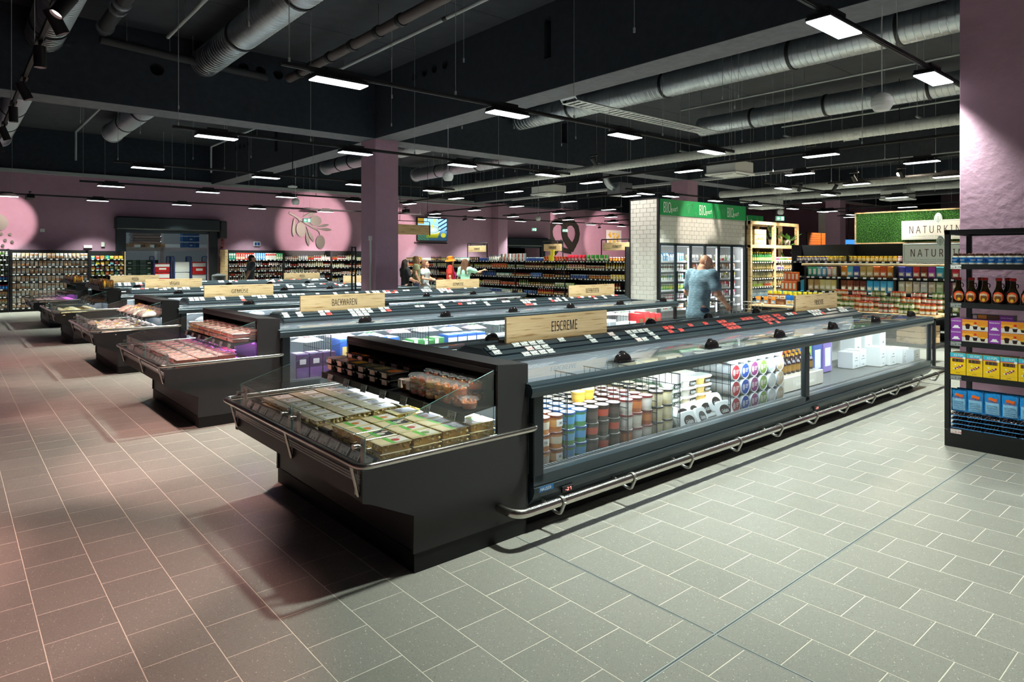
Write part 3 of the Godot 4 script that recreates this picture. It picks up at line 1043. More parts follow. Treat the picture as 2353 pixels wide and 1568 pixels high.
func ceiling_services() -> void:
	duct("spiral_duct", "spiral steel duct running over the freezer ends and through the dark cross beam", 3.78, 5.42, 0.26, -22.8, 5.5, [-20.8, -18.9, -17.4, -11.4, -9.0, -5.5], true)
	duct("spiral_duct", "spiral steel duct at the top left corner, beside the spotlight track", 1.24, 5.38, 0.27, -25.6, 5.5, [-22.6, -20.2, -17.6, -15.6, -12.6, -9.0], true)
	duct("spiral_duct", "long spiral steel duct nearest behind the right beam", 11.75, 5.38, 0.26, -13.4, 5.5, [-11.4, -8.6, -5.8, -4.0])
	duct("spiral_duct", "spiral steel duct second behind the right beam, above the white round pipe", 16.1, 5.34, 0.25, -10.6, 5.5, [-9.0, -7.1, -4.9])
	duct("spiral_duct", "spiral steel duct coming out left of the pink column top", 11.7, 5.34, 0.27, -25.2, -13.9, [-23.9, -22.9, -19.5, -17.0], true)
	duct("spiral_duct", "spiral steel duct over the bottle shelves right of the pink column", 15.7, 5.32, 0.26, -24.8, -13.9, [-23.0, -20.3, -17.2], true)
	duct("spiral_duct", "pale spiral duct far behind the organic cooler", 20.9, 5.2, 0.25, -13.2, 3.0, [-11.0, -9.2, -7.0])
	duct("spiral_duct", "spiral duct far off above the green moss wall", 24.5, 5.2, 0.25, -12.6, 3.0, [-10.5, -8.6, -6.5])
	pipe("drain_pipe", "dark brown drain pipe under the ceiling left of the right beam", [V(5.36, 5.36, -13.3), V(5.36, 5.36, 4.0)], 0.085, M.pipe_brown, [V(5.36, 5.36, -12.2), V(5.36, 5.36, -9.6)], [V(5.36, 5.36, -12.7), V(5.36, 5.36, -12.2), V(5.36, 5.36, -11.4), V(5.36, 5.36, -10.5), V(5.36, 5.36, -9.6), V(5.36, 5.36, -8.9), V(5.36, 5.36, -7.5)])
	pipe("sprinkler_pipe", "thin grey sprinkler pipe beside the brown drain pipe", [V(5.85, 5.36, -12.9), V(5.85, 5.36, 4.0)], 0.03, M.grey_paint, [V(5.85, 5.36, -11.8), V(5.85, 5.36, -8.4), V(5.85, 5.36, -6.0)], [V(5.85, 5.36, -8.4)])
	pipe("sprinkler_pipe", "thin grey sprinkler pipe between the two left ducts", [V(2.92, 5.5, -12.6), V(2.92, 5.5, 3.0)], 0.03, M.grey_paint, [V(2.92, 5.5, -11.5), V(2.92, 5.5, -9.0)])
	pipe("sprinkler_pipe", "thin sprinkler pipe with drop behind the cross beam, right of the corner duct", bezel([V(2.75, 4.4, -22.0), V(2.75, 5.2, -22.0), V(2.75, 5.2, -14.3)], 0.05), 0.028, M.grey_paint, [V(2.75, 5.2, -20.5), V(2.75, 5.2, -17.0)])
	pipe("sprinkler_pipe", "thin sprinkler pipe with drop behind the cross beam, right of the middle duct", bezel([V(6.2, 4.3, -21.5), V(6.2, 5.1, -21.5), V(6.2, 5.1, -14.3)], 0.05), 0.028, M.grey_paint, [V(6.2, 5.1, -20.0), V(6.2, 5.1, -17.0)])
	pipe("waste_pipe", "black lagged pipe with ribs beside the corner duct", [V(2.0, 5.5, -12.9), V(2.0, 5.5, 3.0)], 0.11, M.pipe_black, [V(2.15, 5.5, -11.0)], [V(2.0, 5.5, -12.7), V(2.0, 5.5, -11.6), V(2.0, 5.5, -11.3), V(2.0, 5.5, -10.4)])
	pipe("waste_pipe", "black lagged pipe along the face of the dark cross beam", [V(2.0, 5.42, -13.2), V(3.2, 5.36, -13.25), V(4.9, 5.3, -13.3)], 0.075, M.pipe_black, [V(2.4, 5.4, -13.2), V(3.1, 5.36, -13.24), V(3.5, 5.34, -13.26), V(4.1, 5.34, -13.27)])
	# white round duct with fine ribs, hung low across the right half
	var wd := duct("white_duct", "white ribbed round pipe hung low across the right half of the hall", 13.6, 4.12, 0.105, -20.5, 3.0, [], false, M.pipe_white)
	for z in [-20.0, -17.5, -14.8, -12.1, -9.4, -6.8, -4.3]:
		part(wd, "hanger", MB.new().box(V(-0.2, 0.1, z + 20.48), V(0.2, 0.13, z + 20.52)).tube([V(-0.18, 0.1, z + 20.5), V(-0.18, CEIL_Y - 4.12, z + 20.5)], 0.004, 4).tube([V(0.18, 0.1, z + 20.5), V(0.18, CEIL_Y - 4.12, z + 20.5)], 0.004, 4).done(), M.grey_paint)
	for w in [[22.6, 4.1, -14.0, "white round pipe far behind the ceiling cassettes"], [27.5, 4.3, -16.0, "white round pipe farthest back above the moss wall"], [20.6, 4.55, -24.0, "white round pipe behind the second pink column"]]:
		duct("white_duct", w[3], w[0], w[1], 0.13, w[2], 2.0, [], false, M.pipe_white)
	for s in [[17.6, 5.3, -9.0, "thin sprinkler line hung between the two right ducts, upper one"], [18.6, 5.1, -11.0, "thin sprinkler line hung between the two right ducts, lower one"], [14.3, 5.45, -10.0, "thin sprinkler line right behind the long duct"]]:
		pipe("sprinkler_line", s[3], [V(s[0], s[1], s[2]), V(s[0], s[1], 3.0)], 0.022, M.grey_paint, [V(s[0], s[1], s[2] + 0.6), V(s[0], s[1], s[2] + 3.2), V(s[0], s[1], s[2] + 6.0)])
	pipe("sprinkler_pipe", "sprinkler pipe along the foot of the dark lintel right of the column", [V(15.2, 4.25, -25.7), V(20.3, 4.25, -25.7)], 0.04, M.grey_paint, [V(16.0, 4.25, -25.7), V(18.6, 4.25, -25.7)])
	# cable tray with a steep end
	var tr := thing("cable_tray", "perforated steel cable tray dropping past the long right duct", "cable tray", V(9.0, 4.75, -9.15))
	tray_run(tr, V(0, 0.42, 0), V(0.35, 0.02, 0), 4)
	tray_run(tr, V(0.35, 0.0, 0), V(5.4, 0.0, 0), 30)
	var t2 := thing("cable_tray", "short perforated cable tray far above the moss wall", "cable tray", V(19.6, 4.7, -8.0))
	tray_run(t2, V(0, 0.42, 0), V(0.5, 0.0, 0), 4)
	tray_run(t2, V(0.5, 0.0, 0), V(2.4, 0.0, 0), 10)
	# ceiling cassettes
	for c in [[16.9, 4.0, -17.6, "white square ceiling cassette left of the tiled cooler"], [16.6, 3.98, -10.0, "white square ceiling cassette above the tiled cooler"], [27.6, 3.9, -9.5, "white square ceiling cassette left of the glaring lamp"], [24.2, 3.6, -13.0, "white ceiling cassette far behind the oak frame"]]:
		var o := thing("air_cassette", c[3], "air conditioner", V(c[0], c[1], c[2]))
		part(o, "housing", MB.new().bev(V(-0.46, 0.04, -0.46), V(0.46, 0.34, 0.46), 0.02).done(), M.white_paint)
		part(o, "grille", MB.new().bev(V(-0.5, -0.02, -0.5), V(0.5, 0.05, 0.5), 0.03).done(), M.white_paint)
		var sl := MB.new()
		for q in 4:
			sl.t = Transform3D(Basis(Vector3.UP, q * PI / 2), Vector3.ZERO)
			sl.box(V(-0.32, -0.026, 0.38), V(0.32, -0.015, 0.42))
		part(o, "air_slot", sl.done(), M.black_metal)
		for s in [V(-0.4, 0.3, -0.4), V(0.4, 0.3, -0.4), V(-0.4, 0.3, 0.4), V(0.4, 0.3, 0.4)]:
			part(o, "hanger", MB.new().tube([s, V(s.x, CEIL_Y - c[1], s.z)], 0.006, 5).done(), M.steel_dull)
	# round branch with box diffuser
	var br := thing("air_diffuser", "steel diffuser box on a bent duct right of the ceiling cassette", "air diffuser", V(18.4, 4.0, -15.6))
	part(br, "duct_bend", MB.new().tube(bezel([V(-0.6, 1.4, 0), V(-0.6, 0.32, 0), V(-0.1, 0.15, 0)], 0.3), 0.12, 14).done(), M.zinc)
	part(br, "box", MB.new().bev(V(-0.2, -0.05, -0.3), V(0.5, 0.38, 0.3), 0.01).done(), M.zinc)
	part(br, "face", MB.new().box(V(-0.26, -0.07, -0.36), V(0.56, -0.04, 0.36)).done(), M.zinc_bright)
	# little white globe speakers on cords
	for g in [[7.65, 3.33, -2.79, "white globe hanging in front of the right ducts"], [7.8, 3.33, -11.1, "white globe hanging right of the pink column"], [7.6, 3.28, -18.4, "white globe hanging over the olive sign"], [18.6, 3.3, -20.0, "white globe hanging left of the far shutter"], [22.6, 3.3, -11.6, "white globe hanging far behind the oak frame"]]:
		var o := thing("globe_speaker", g[3], "speaker", V(g[0], g[1], g[2]))
		var b := MB.new()
		b.lathe([[0.0, -0.085], [0.075, -0.085], [0.103, -0.04], [0.11, 0.0], [0.103, 0.045], [0.078, 0.08], [0.04, 0.103], [0.0, 0.11]], 20)
		part(o, "globe", b.done(), M.white_paint)
		part(o, "cord", MB.new().tube([V(0, 0.1, 0), V(0, CEIL_Y - g[1], 0)], 0.006, 5).done(), M.light_grey)
	for d in [[6.9, 3.55, -16.9, "white smoke detector plate on a drop rod above the olive sign"], [10.6, 3.75, -19.7, "white detector plate on a black drop rod right of the column"]]:
		var o := thing("detector", d[3], "detector", V(d[0], d[1], d[2]))
		part(o, "plate", MB.new().lathe([[0.0, -0.04], [0.12, -0.03], [0.12, 0.0], [0.0, 0.03]], 16).done(), M.white_paint)
		part(o, "rod", MB.new().tube([V(0, 0.03, 0), V(0, CEIL_Y - d[1], 0)], 0.013, 6).done(), M.black_metal)
	# wires that drop from the ceiling
	var wires := MB.new()
	rng.seed = 21
	for k in 46:
		var x := rng.randf_range(1.5, 20.0)
		var z := rng.randf_range(-25.0, -4.0)
		if (absf(x - 7.75) < 0.5) or absf(z + 13.85) < 0.5 or absf(z + 25.9) < 0.3:
			continue
		var y := rng.randf_range(4.25, 4.7)
		wires.tube([V(x, CEIL_Y, z), V(x, y, z)], 0.004, 4)
		wires.cbox(V(x, y, z), V(0.02, 0.06, 0.02))
	var wo := solo("drop_wires", "thin grey suspension rods and wires hanging from the dark ceiling", "wires", wires.done(), M.grey_paint)
	wo.set_meta("kind", "stuff")

func tray_run(o: Node3D, a: Vector3, b: Vector3, rungs: int) -> void:
	var d := b - a
	var m := MB.new()
	for s in [-0.2, 0.2]:
		m.tube([a + V(0, 0, s), b + V(0, 0, s)], 0.018, 4)
	for k in rungs:
		var p := a + d * ((k + 0.5) / rungs)
		m.t = Transform3D(Basis(Vector3(0, 0, 1), atan2(d.y, d.x)), p)
		m.cbox(Vector3.ZERO, V(d.length() / rungs * 0.6, 0.006, 0.4))
		m.t = Transform3D.IDENTITY
	part(o, "tray_length", m.done(), M.zinc_bright)

# ---------------------------------------------------------------- lamps
func lamp_meshes() -> void:
	get_mesh("lamp_body", func():
		var b := MB.new()
		b.bev(V(-0.3, 0.012, -0.1), V(0.3, 0.035, 0.1), 0.004)
		for k in 24:
			b.box(V(-0.29 + k * 0.0246, 0.035, -0.09), V(-0.28 + k * 0.0246, 0.06, 0.09), "-y")
		b.box(V(-0.2, 0.06, -0.02), V(0.2, 0.085, 0.02))
		return b.done())
	get_mesh("lamp_face", func(): return MB.new().box(V(-0.292, 0.0, -0.094), V(0.292, 0.012, 0.094), "+y").done())
	get_mesh("hanger_wire", func(): return MB.new().tube([V(0, 0.03, 0), V(0, CEIL_Y - LAMP_Y - 0.1, 0)], 0.004, 4).cbox(V(0, 0.04, 0), V(0.02, 0.06, 0.02)).done())

# one ceiling track along x (turn 0) or z (turn 90 deg) with its panel lights; at lists the lights along it
func track(label: String, which: String, axis: String, fixed: float, from: float, to: float, at: Array, tint := LAMP_TINT, power := LAMP_E) -> void:
	var alongx := axis == "x"
	var o := thing("ceiling_track", label, "lighting track", V(from, LAMP_Y + 0.1, fixed) if alongx else V(fixed, LAMP_Y + 0.1, from), 0.0 if alongx else -PI / 2)
	var len := to - from
	part(o, "rail", MB.new().bev(V(0, -0.018, -0.018), V(len, 0.022, 0.018), 0.004).box(V(0, -0.026, -0.012), V(len, -0.018, 0.012)).done(), M.black_metal)
	var n := int(len / 2.6) + 1
	for k in n + 1:
		part(o, "hanger", cache["hanger_wire"], M.grey_paint, V(minf(0.08 + k * (len - 0.16) / n, len), 0, 0))
	for k in at.size():
		var p := V(at[k], LAMP_Y, fixed) if alongx else V(fixed, LAMP_Y, at[k])
		var l := thing("panel_light", "glowing flat panel light, %s %s" % [nth(k), which], "ceiling light", p, 0.0 if alongx else -PI / 2, "panel lights on the ceiling tracks")
		part(l, "housing", cache["lamp_body"], M.black_metal)
		part(l, "diffuser", cache["lamp_face"], M.lamp)
		var sp := spot(l, p + V(0, -0.02, 0), p + V(0, -2, 0), power, 46.0, tint, 0.8)
		sp.light_size = 0.1
		part(o, "adapter", MB.new().box(V(at[k] - from - 0.14, 0.02, -0.022), V(at[k] - from + 0.16, 0.05, 0.022)).done(), M.black_metal)

func lamps() -> void:
	lamp_meshes()
	track("black lighting track crossing the top right corner, nearest of all", "from the left on the nearest track", "x", -2.33, 2.6, 10.9, [3.08, 5.42, 7.75, 10.1], LAMP_TINT, 16.0)
	track("black lighting track that starts right of the left ducts, second nearest", "from the left on the second nearest track", "x", -6.48, 2.53, 10.9, [3.15, 5.49, 7.83, 10.17])
	track("black lighting track passing in front of the column, third nearest", "from the left on the third nearest track", "x", -10.65, 2.53, 10.9, [3.15, 5.49, 7.83, 10.2])
	track("black lighting track behind the pink column, fourth nearest", "from the left on the fourth nearest track", "x", -15.2, 2.53, 10.9, [3.15, 5.58, 7.9, 10.2])
	track("black lighting track in front of the pink wall, fifth nearest", "from the left on the fifth nearest track", "x", -19.65, 2.53, 10.9, [3.22, 5.58, 7.83, 10.1])
	track("longest black lighting track close to the pink wall", "from the left on the track close to the pink wall", "x", -24.85, -1.0, 30.5, [-0.9, 1.35, 3.7, 6.2, 8.8, 11.5, 14.1, 16.7, 19.3, 21.9, 24.5, 27.1, 29.7], LAMP_TINT, 20.0)
	track("black lighting track over the till side, behind the photographer", "from the left on the track behind the viewer", "x", 1.9, -3.5, 10.9, [-3.0, 0.7, 3.08, 5.42, 7.75, 10.1])  # unseen lamp row, added so that the floor near the camera is lit
	track("black lighting track above the tiled cooler, running along it", "from the left on the track above the tiled cooler", "x", -11.9, 14.4, 30.5, [15.3, 16.5, 18.9, 21.4, 24.1, 26.6, 29.3])
	track("short black lighting track behind the oak frame", "from the left on the short track with black spots", "x", -8.6, 15.9, 20.4, [16.9, 19.6])
	track("black lighting track running back beyond the freezer ends", "from the back on the track beyond the freezer ends", "z", 12.0, -20.0, 3.0, [-19.35, -16.65, -13.9, -11.0, -8.2, -5.4, -2.4, 0.4])
	track("black lighting track over the aisle behind the bottle shelves", "from the back on the track behind the bottle shelves", "z", 15.5, -23.6, -12.0, [-23.0, -20.3, -17.8, -15.2, -12.6])
	track("black lighting track over the coffee shelves", "from the back on the track over the coffee shelves", "z", 14.3, -7.6, 2.0, [-6.9, -4.5, -2.0, 0.5])
	track("black lighting track two aisles behind the bottle shelves", "from the back on the track two aisles behind the bottle shelves", "z", 19.2, -23.0, -16.0, [-22.3, -19.4, -16.7])
	track("black lighting track in front of the pretzel sign", "from the back on the track in front of the pretzel sign", "z", 22.7, -23.0, -15.0, [-22.3, -19.6, -16.6])
	track("black lighting track right of the pretzel sign", "from the back on the track right of the pretzel sign", "z", 26.1, -23.0, -15.0, [-22.4, -19.4, -16.4])
	track("black lighting track in front of the moss wall", "from the back on the track in front of the moss wall", "z", 17.3, -7.6, 2.0, [-6.9, -4.9, -2.2, 0.4])
	track("black lighting track behind the moss wall", "from the back on the track behind the moss wall", "z", 22.0, -11.0, 0.0, [-10.2, -7.6, -4.6])
	track("far black lighting track over the fruit department", "from the back on the far track over the fruit department", "z", 26.5, -12.4, 0.0, [-11.6, -8.8, -5.6])
	track("farthest black lighting track at the right", "from the back on the farthest track at the right", "z", 31.0, -13.2, 0.0, [-12.6, -9.8, -6.6])
	# spotlight track along the left edge
	var o := thing("ceiling_track", "black spotlight track at the left edge of the picture", "lighting track", V(0.6, 3.5, -16.0), -PI / 2)
	part(o, "rail", MB.new().bev(V(0, -0.02, -0.018), V(14.5, 0.02, 0.018), 0.004).done(), M.black_metal)
	for k in 6:
		part(o, "hanger", cache["hanger_wire"], M.grey_paint, V(0.3 + k * 2.8, -0.1, 0))
	var aims := [[-5.35, V(-0.9, 0.9, -4.9)], [-5.75, V(2.0, 0.6, -5.9)], [-6.85, V(0.7, 0, -6.9)], [-8.35, V(1.9, 0.6, -8.3)], [-9.79, V(0.7, 0.0, -9.9)], [-11.36, V(1.7, 0.5, -11.5)], [-12.7, V(1.7, 0.5, -12.9)], [-14.2, V(0.6, 0.0, -14.2)], [-3.6, V(0.0, 0.0, -4.6)], [-2.2, V(-0.3, 0.0, -3.2)]]
	for k in aims.size():
		spotlight("pink-white track spot on the left edge track, %s from the viewer" % nth([2, 3, 4, 5, 6, 7, 8, 9, 1, 0][k]), V(0.6, 3.36, aims[k][0]), aims[k][1], [8.0, 6.0, 6.0, 4.5, 5.0, 4.5, 4.5, 4.5, 5.0, 5.0][k], 30.0, Color(1.0, 0.76, 0.72) if k % 3 != 2 else Color(1, 0.86, 0.82), "lamp_warm")
	# projector spots that throw the light pools on the pink wall
	spotlight("black box projector on the track close to the pink wall, left end", V(1.75, 3.36, -22.6), V(1.3, 2.8, -25.9), 16.0, 17.0, Color(1, 0.9, 0.86), "lamp", true)
	spotlight("black box projector right of the olive sign", V(12.6, 3.36, -20.6), V(11.6, 2.85, -25.9), 40.0, 18.0, Color(1, 0.9, 0.86), "lamp", true)
	spotlight("black track spot below the wall screen", V(16.6, 3.3, -22.4), V(15.3, 2.7, -25.9), 18.0, 21.0, Color(1, 0.9, 0.86), "lamp")
	spotlight("black track spot lighting the pretzel sign", V(26.4, 3.3, -23.6), V(28.3, 3.1, -28.5), 26.0, 24.0, Color(1, 0.88, 0.84), "lamp")
	spotlight("black track spot near the pretzel sign, pointing right", V(30.3, 3.3, -23.6), V(32.4, 2.8, -28.5), 26.0, 24.0, Color(1, 0.88, 0.84), "lamp")
	# spots on the tiled cooler and the moss wall
	spotlight("black track spot over the front of the tiled cooler, left one", V(14.2, 3.95, -6.6), V(14.0, 2.5, -9.2), 9.0, 19.0, Color(1, 0.95, 0.88), "lamp")
	spotlight("black track spot tilted to the tiles at the side of the cooler", V(10.9, 3.8, -9.9), V(12.3, 2.2, -9.7), 3.0, 30.0, Color(1, 0.97, 0.93), "lamp")
	for q in [[17.0, -8.2, V(17.6, 1.3, -9.4), "left"], [17.7, -7.6, V(18.6, 1.4, -9.4), "right"]]:
		spotlight("black track spot above the oak frame, %s of the pair" % q[3], V(q[0], 3.5, q[1]), q[2], 9.0, 28.0, Color(1, 0.93, 0.82), "lamp")
	for q in [[15.9, -6.4, V(17, 2.4, -6.2), "left"], [15.9, -5.4, V(17, 2.3, -5.2), "right"]]:
		spotlight("small white spot under the far track aimed at the moss wall, %s of two" % q[3], V(q[0], 3.5, q[1]), q[2], 3.0, 30.0, Color(1, 0.98, 0.92), "lamp")
	# bare glaring lamp above the moss wall
	var gl := thing("glare_lamp", "bare glaring spotlight above the moss wall", "spotlight", V(16.8, 3.62, -5.75))
	part(gl, "body", MB.new().lathe([[0.0, 0.12], [0.05, 0.12], [0.06, -0.02], [0.0, -0.02]], 14).done(), M.black_metal, V(0, 0.04, 0))
	part(gl, "bulb", MB.new().lathe([[0.0, -0.06], [0.045, -0.045], [0.06, 0.0], [0.045, 0.03], [0.0, 0.04]], 16).done(), glow("bulb_glow", "fff0d8", 40.0))
	part(gl, "hanger", MB.new().tube([V(0, 0.1, 0), V(0, CEIL_Y - 3.62, 0)], 0.01, 5).done(), M.black_metal)
	var ol := OmniLight3D.new()
	ol.name = "light"
	ol.light_energy = 1.5
	ol.light_color = Color(1, 0.93, 0.82)
	ol.light_size = 0.04
	ol.omni_range = 40
	ol.omni_attenuation = 2
	ol.shadow_enabled = true
	gl.add_child(ol)

func spotlight(label: String, at: Vector3, to: Vector3, energy: float, angle: float, c: Color, face: String, boxy := false) -> void:
	var o := thing("track_spot", label, "spotlight", at)
	var d := (to - at).normalized()
	var b := MB.new()
	var f := MB.new()
	var up := Vector3.UP if absf(d.y) < 0.9 else Vector3.RIGHT
	var basis := Basis.looking_at(d, up)
	b.t = Transform3D(basis * Basis(Vector3.RIGHT, -PI / 2), Vector3.ZERO)     # +y of the lathe looks along d
	f.t = b.t
	if boxy:
		b.bev(V(-0.09, -0.14, -0.06), V(0.09, 0.1, 0.06), 0.01)
		f.lathe([[0.04, 0.101], [0.0, 0.102]], 12)
	else:
		b.lathe([[0.0, -0.09], [0.046, -0.09], [0.046, 0.09], [0.04, 0.09], [0.038, 0.07]], 16)
		f.lathe([[0.038, 0.07], [0.0, 0.072]], 16)
	part(o, "body", b.done(), M.black_metal)
	part(o, "lens", f.done(), M[face])
	part(o, "arm", MB.new().tube([V(0, 0.02, 0), V(0, 0.13, 0)], 0.012, 6).box(V(-0.03, 0.12, -0.1), V(0.03, 0.15, 0.1)).done(), M.black_metal)
	spot(o, at + d * 0.115, to, energy, angle, c)
# ---------------------------------------------------------------- freezer islands
const F_LEN := 6.92
const F_W := 1.95
const F_X := 2.66
const PLACE := ["nearest", "second nearest", "third nearest", "fourth nearest", "farthest"]
const SIGNS := [["EISCREME", "FRÜCHTE"], ["BACKWAREN", "KUCHEN/TORTEN"], ["GEMÜSE", "GEMÜSE"], ["VEGAN", ""], ["PIZZA", "PIZZA"]]

# profile given as [depth from the front face, height], pulled along the island from x0 to x1; far mirrors it to the back
func along(key: String, prof: Array, x0: float, x1: float, far := false) -> Mesh:
	return get_mesh("along" + key + str(x0) + str(x1) + str(far), func():
		var b := MB.new()
		b.t = Transform3D(Basis(V(0, 0, -1), V(0, 1, 0), V(1, 0, 0)), Vector3.ZERO)
		var pv := PackedVector2Array()
		for p in prof:
			pv.append(Vector2(F_W - p[0] if far else p[0], p[1]))
		if Geometry2D.is_polygon_clockwise(pv):
			pv.reverse()
		b.prism(pv, x0, x1)
		return b.done())

func island(i: int) -> void:
	var zf: float = ISLANDS[i]
	var o := thing("freezer_island", "long dark grey freezer island with glass front and %s board, %s row" % [SIGNS[i][0], PLACE[i]], "freezer", V(F_X, 0, zf))
	part(o, "plinth", get_mesh("plinth", func(): return MB.new().box(V(0.03, 0, -F_W + 0.14), V(F_LEN - 0.25, 0.14, -0.14)).done()), M.deep_black)
	var lower := [[0.0, 0.345], [0.0, 0.285], [0.006, 0.281], [0.006, 0.277], [-0.004, 0.272], [-0.004, 0.245], [0.012, 0.205], [0.05, 0.165], [0.1, 0.135], [0.14, 0.13], [0.14, 0.29], [0.1, 0.345]]
	var rail := [[-0.012, 0.82], [0.06, 0.82], [0.075, 0.84], [0.085, 0.885], [0.06, 0.9], [0.035, 0.903], [0.03, 0.897], [0.012, 0.9], [-0.008, 0.893], [-0.012, 0.882], [-0.02, 0.876], [-0.022, 0.85]]
	for far in [false, true]:
		part(o, "lower_panel", along("lower", lower, 0.0, F_LEN, far), M.anthracite)
		part(o, "top_rail", along("rail", rail, -0.03, F_LEN + 0.02, far), M.anthracite)
		var z0 := -F_W if far else 0.0
		var sg := 1.0 if far else -1.0
		for x in [[0.0, 0.085], [3.47, 3.55], [F_LEN - 0.05, F_LEN]]:
			part(o, "post", get_mesh("post%s%s" % [x[0], far], func(): return MB.new().bev(V(x[0], 0.3, minf(z0, z0 + sg * 0.05)), V(x[1], 0.83, maxf(z0, z0 + sg * 0.05)), 0.006).done()), M.anthracite_dark)
		for x in [[0.085, 3.47], [3.55, F_LEN - 0.05]]:
			part(o, "glass_front", get_mesh("gf%s%s" % [x[0], far], func(): return MB.new().quad(V(x[0], 0.34, z0 + sg * 0.02), V(x[1], 0.34, z0 + sg * 0.02), V(x[1], 0.825, z0 + sg * 0.02), V(x[0], 0.825, z0 + sg * 0.02)).done()), M.pane)
		# sliding lids: curved clear sheets from the rail to the price rack
		for k in 6:
			var x0 := 0.02 + k * 1.147
			var lid := part(o, "lid", get_mesh("lid%d%s" % [k, far], func():
				var b := MB.new()
				b.sheet(func(u, w):
					var d = 0.07 + w * 0.64
					return V(x0 + u * 1.14, 0.893 + 0.012 * sin(PI * w), z0 + sg * d), 1, 10)
				return b.done()), M.lid)
			part(lid, "seal", get_mesh("seal%d%s" % [k, far], func():
				var b := MB.new()
				var pts := []
				for q in 9:
					var w := q / 8.0
					pts.append(V(x0 + 1.14, 0.895 + 0.012 * sin(PI * w), z0 + sg * (0.07 + w * 0.64)))
				b.tube(pts, 0.003, 4)
				return b.done()), M.seal)
			part(lid, "handle", handle_mesh(), M.handle_black, V(x0 + 1.06, 0.908, z0 + sg * 0.22))
		# light strip under the rail
		part(o, "light_strip", get_mesh("strip%s" % far, func(): return MB.new().box(V(0.1, 0.806, minf(z0 + sg * 0.05, z0 + sg * 0.07)), V(F_LEN - 0.1, 0.819, maxf(z0 + sg * 0.05, z0 + sg * 0.07))).done()), M.strip)
		var l := area(o, V(F_LEN / 2, 0.8, z0 + sg * 0.075), Vector2(F_LEN - 0.3, 0.02), FREEZER_E, Color(0.86, 0.95, 1.0))
		l.rotation = V(-PI / 2 + (0.75 if not far else -0.75), 0, 0)
		if not far:
			part(o, "air_grille", get_mesh("airgrille", func():
				var b := MB.new()
				b.box(V(0.09, 0.3, -0.13), V(F_LEN - 0.06, 0.345, -0.06))
				return b.done()), M.grey_paint)
			part(o, "grille_slot", get_mesh("airslot", func():
				var b := MB.new()
				for q in 230:
					b.box(V(0.1 + q * 0.0293, 0.3452, -0.12), V(0.118 + q * 0.0293, 0.3458, -0.075), "-y")
				return b.done()), M.rail_dark)
	# well
	part(o, "liner_floor", get_mesh("liner", func(): return MB.new().box(V(0.02, 0.25, -F_W + 0.06), V(F_LEN - 0.03, 0.3, -0.06)).done()), M.chalk_grey)
	part(o, "liner_wall", get_mesh("liner2", func(): return MB.new().box(V(0.02, 0.3, -F_W / 2 - 0.03), V(F_LEN - 0.03, 0.88, -F_W / 2 + 0.03)).box(V(0.005, 0.3, -F_W + 0.05), V(0.02, 0.84, -0.05)).done()), M.inner_white)
	part(o, "end_glass", get_mesh("endglass", func(): return MB.new().quad(V(F_LEN - 0.02, 0.34, -0.06), V(F_LEN - 0.02, 0.34, -F_W + 0.06), V(F_LEN - 0.02, 0.83, -F_W + 0.06), V(F_LEN - 0.02, 0.83, -0.06)).done()), M.pane)
	part(o, "end_rail", get_mesh("endrail", func(): return MB.new().bev(V(F_LEN - 0.07, 0.82, -F_W + 0.0), V(F_LEN + 0.02, 0.9, 0.0), 0.012).done()), M.anthracite)
	part(o, "end_panel", get_mesh("endpanel", func(): return MB.new().box(V(F_LEN - 0.09, 0.2, -F_W + 0.02), V(F_LEN - 0.005, 0.345, -0.02)).done()), M.anthracite)
	# price rack along the middle, with three strips of tags a side
	var rack := part(o, "price_rack", get_mesh("rack", func():
		var b := MB.new()
		b.t = Transform3D(Basis(V(0, 0, -1), V(0, 1, 0), V(1, 0, 0)), Vector3.ZERO)
		var c := F_W / 2
		b.prism(PackedVector2Array([Vector2(c - 0.27, 0.895), Vector2(c + 0.27, 0.895), Vector2(c + 0.27, 0.91), Vector2(c + 0.1, 0.995), Vector2(c - 0.1, 0.995), Vector2(c - 0.27, 0.91)]), 0.28, F_LEN - 0.35)
		return b.done()), M.rail_dark)
	var slope := atan2(0.085, 0.17)
	for far in [false, true]:
		for k in 3:
			var w := (k + 0.5) / 3.0
			var d := 0.27 - 0.17 * w
			var p := V(0, 0.91 + 0.085 * w + 0.006, -F_W / 2 + (d if not far else -d))
			var st := part(rack, "tag_strip", get_mesh("tagstrip", func(): return MB.new().bev(V(0.3, -0.026, -0.005), V(F_LEN - 0.37, 0.026, 0.006), 0.003).box(V(0.3, -0.03, -0.005), V(F_LEN - 0.37, -0.024, 0.012)).done()), M.tag_strip, p, V(-PI / 2 + slope if not far else PI / 2 - slope, 0 if not far else PI, 0))
			if far:
				st.rotation = V(-PI / 2 - slope, 0, 0)
	price_tags(i, rack, slope)
	# bumper tube on brackets
	var bp := part(o, "bumper", get_mesh("bumper", func():
		var b := MB.new()
		b.tube(bezel([V(-0.24, 0.21, -0.06), V(-0.24, 0.21, 0.13), V(F_LEN + 0.26, 0.21, 0.13), V(F_LEN + 0.26, 0.21, -F_W - 0.13)], 0.09, 6), 0.027, 16)
		return b.done()), M.steel)
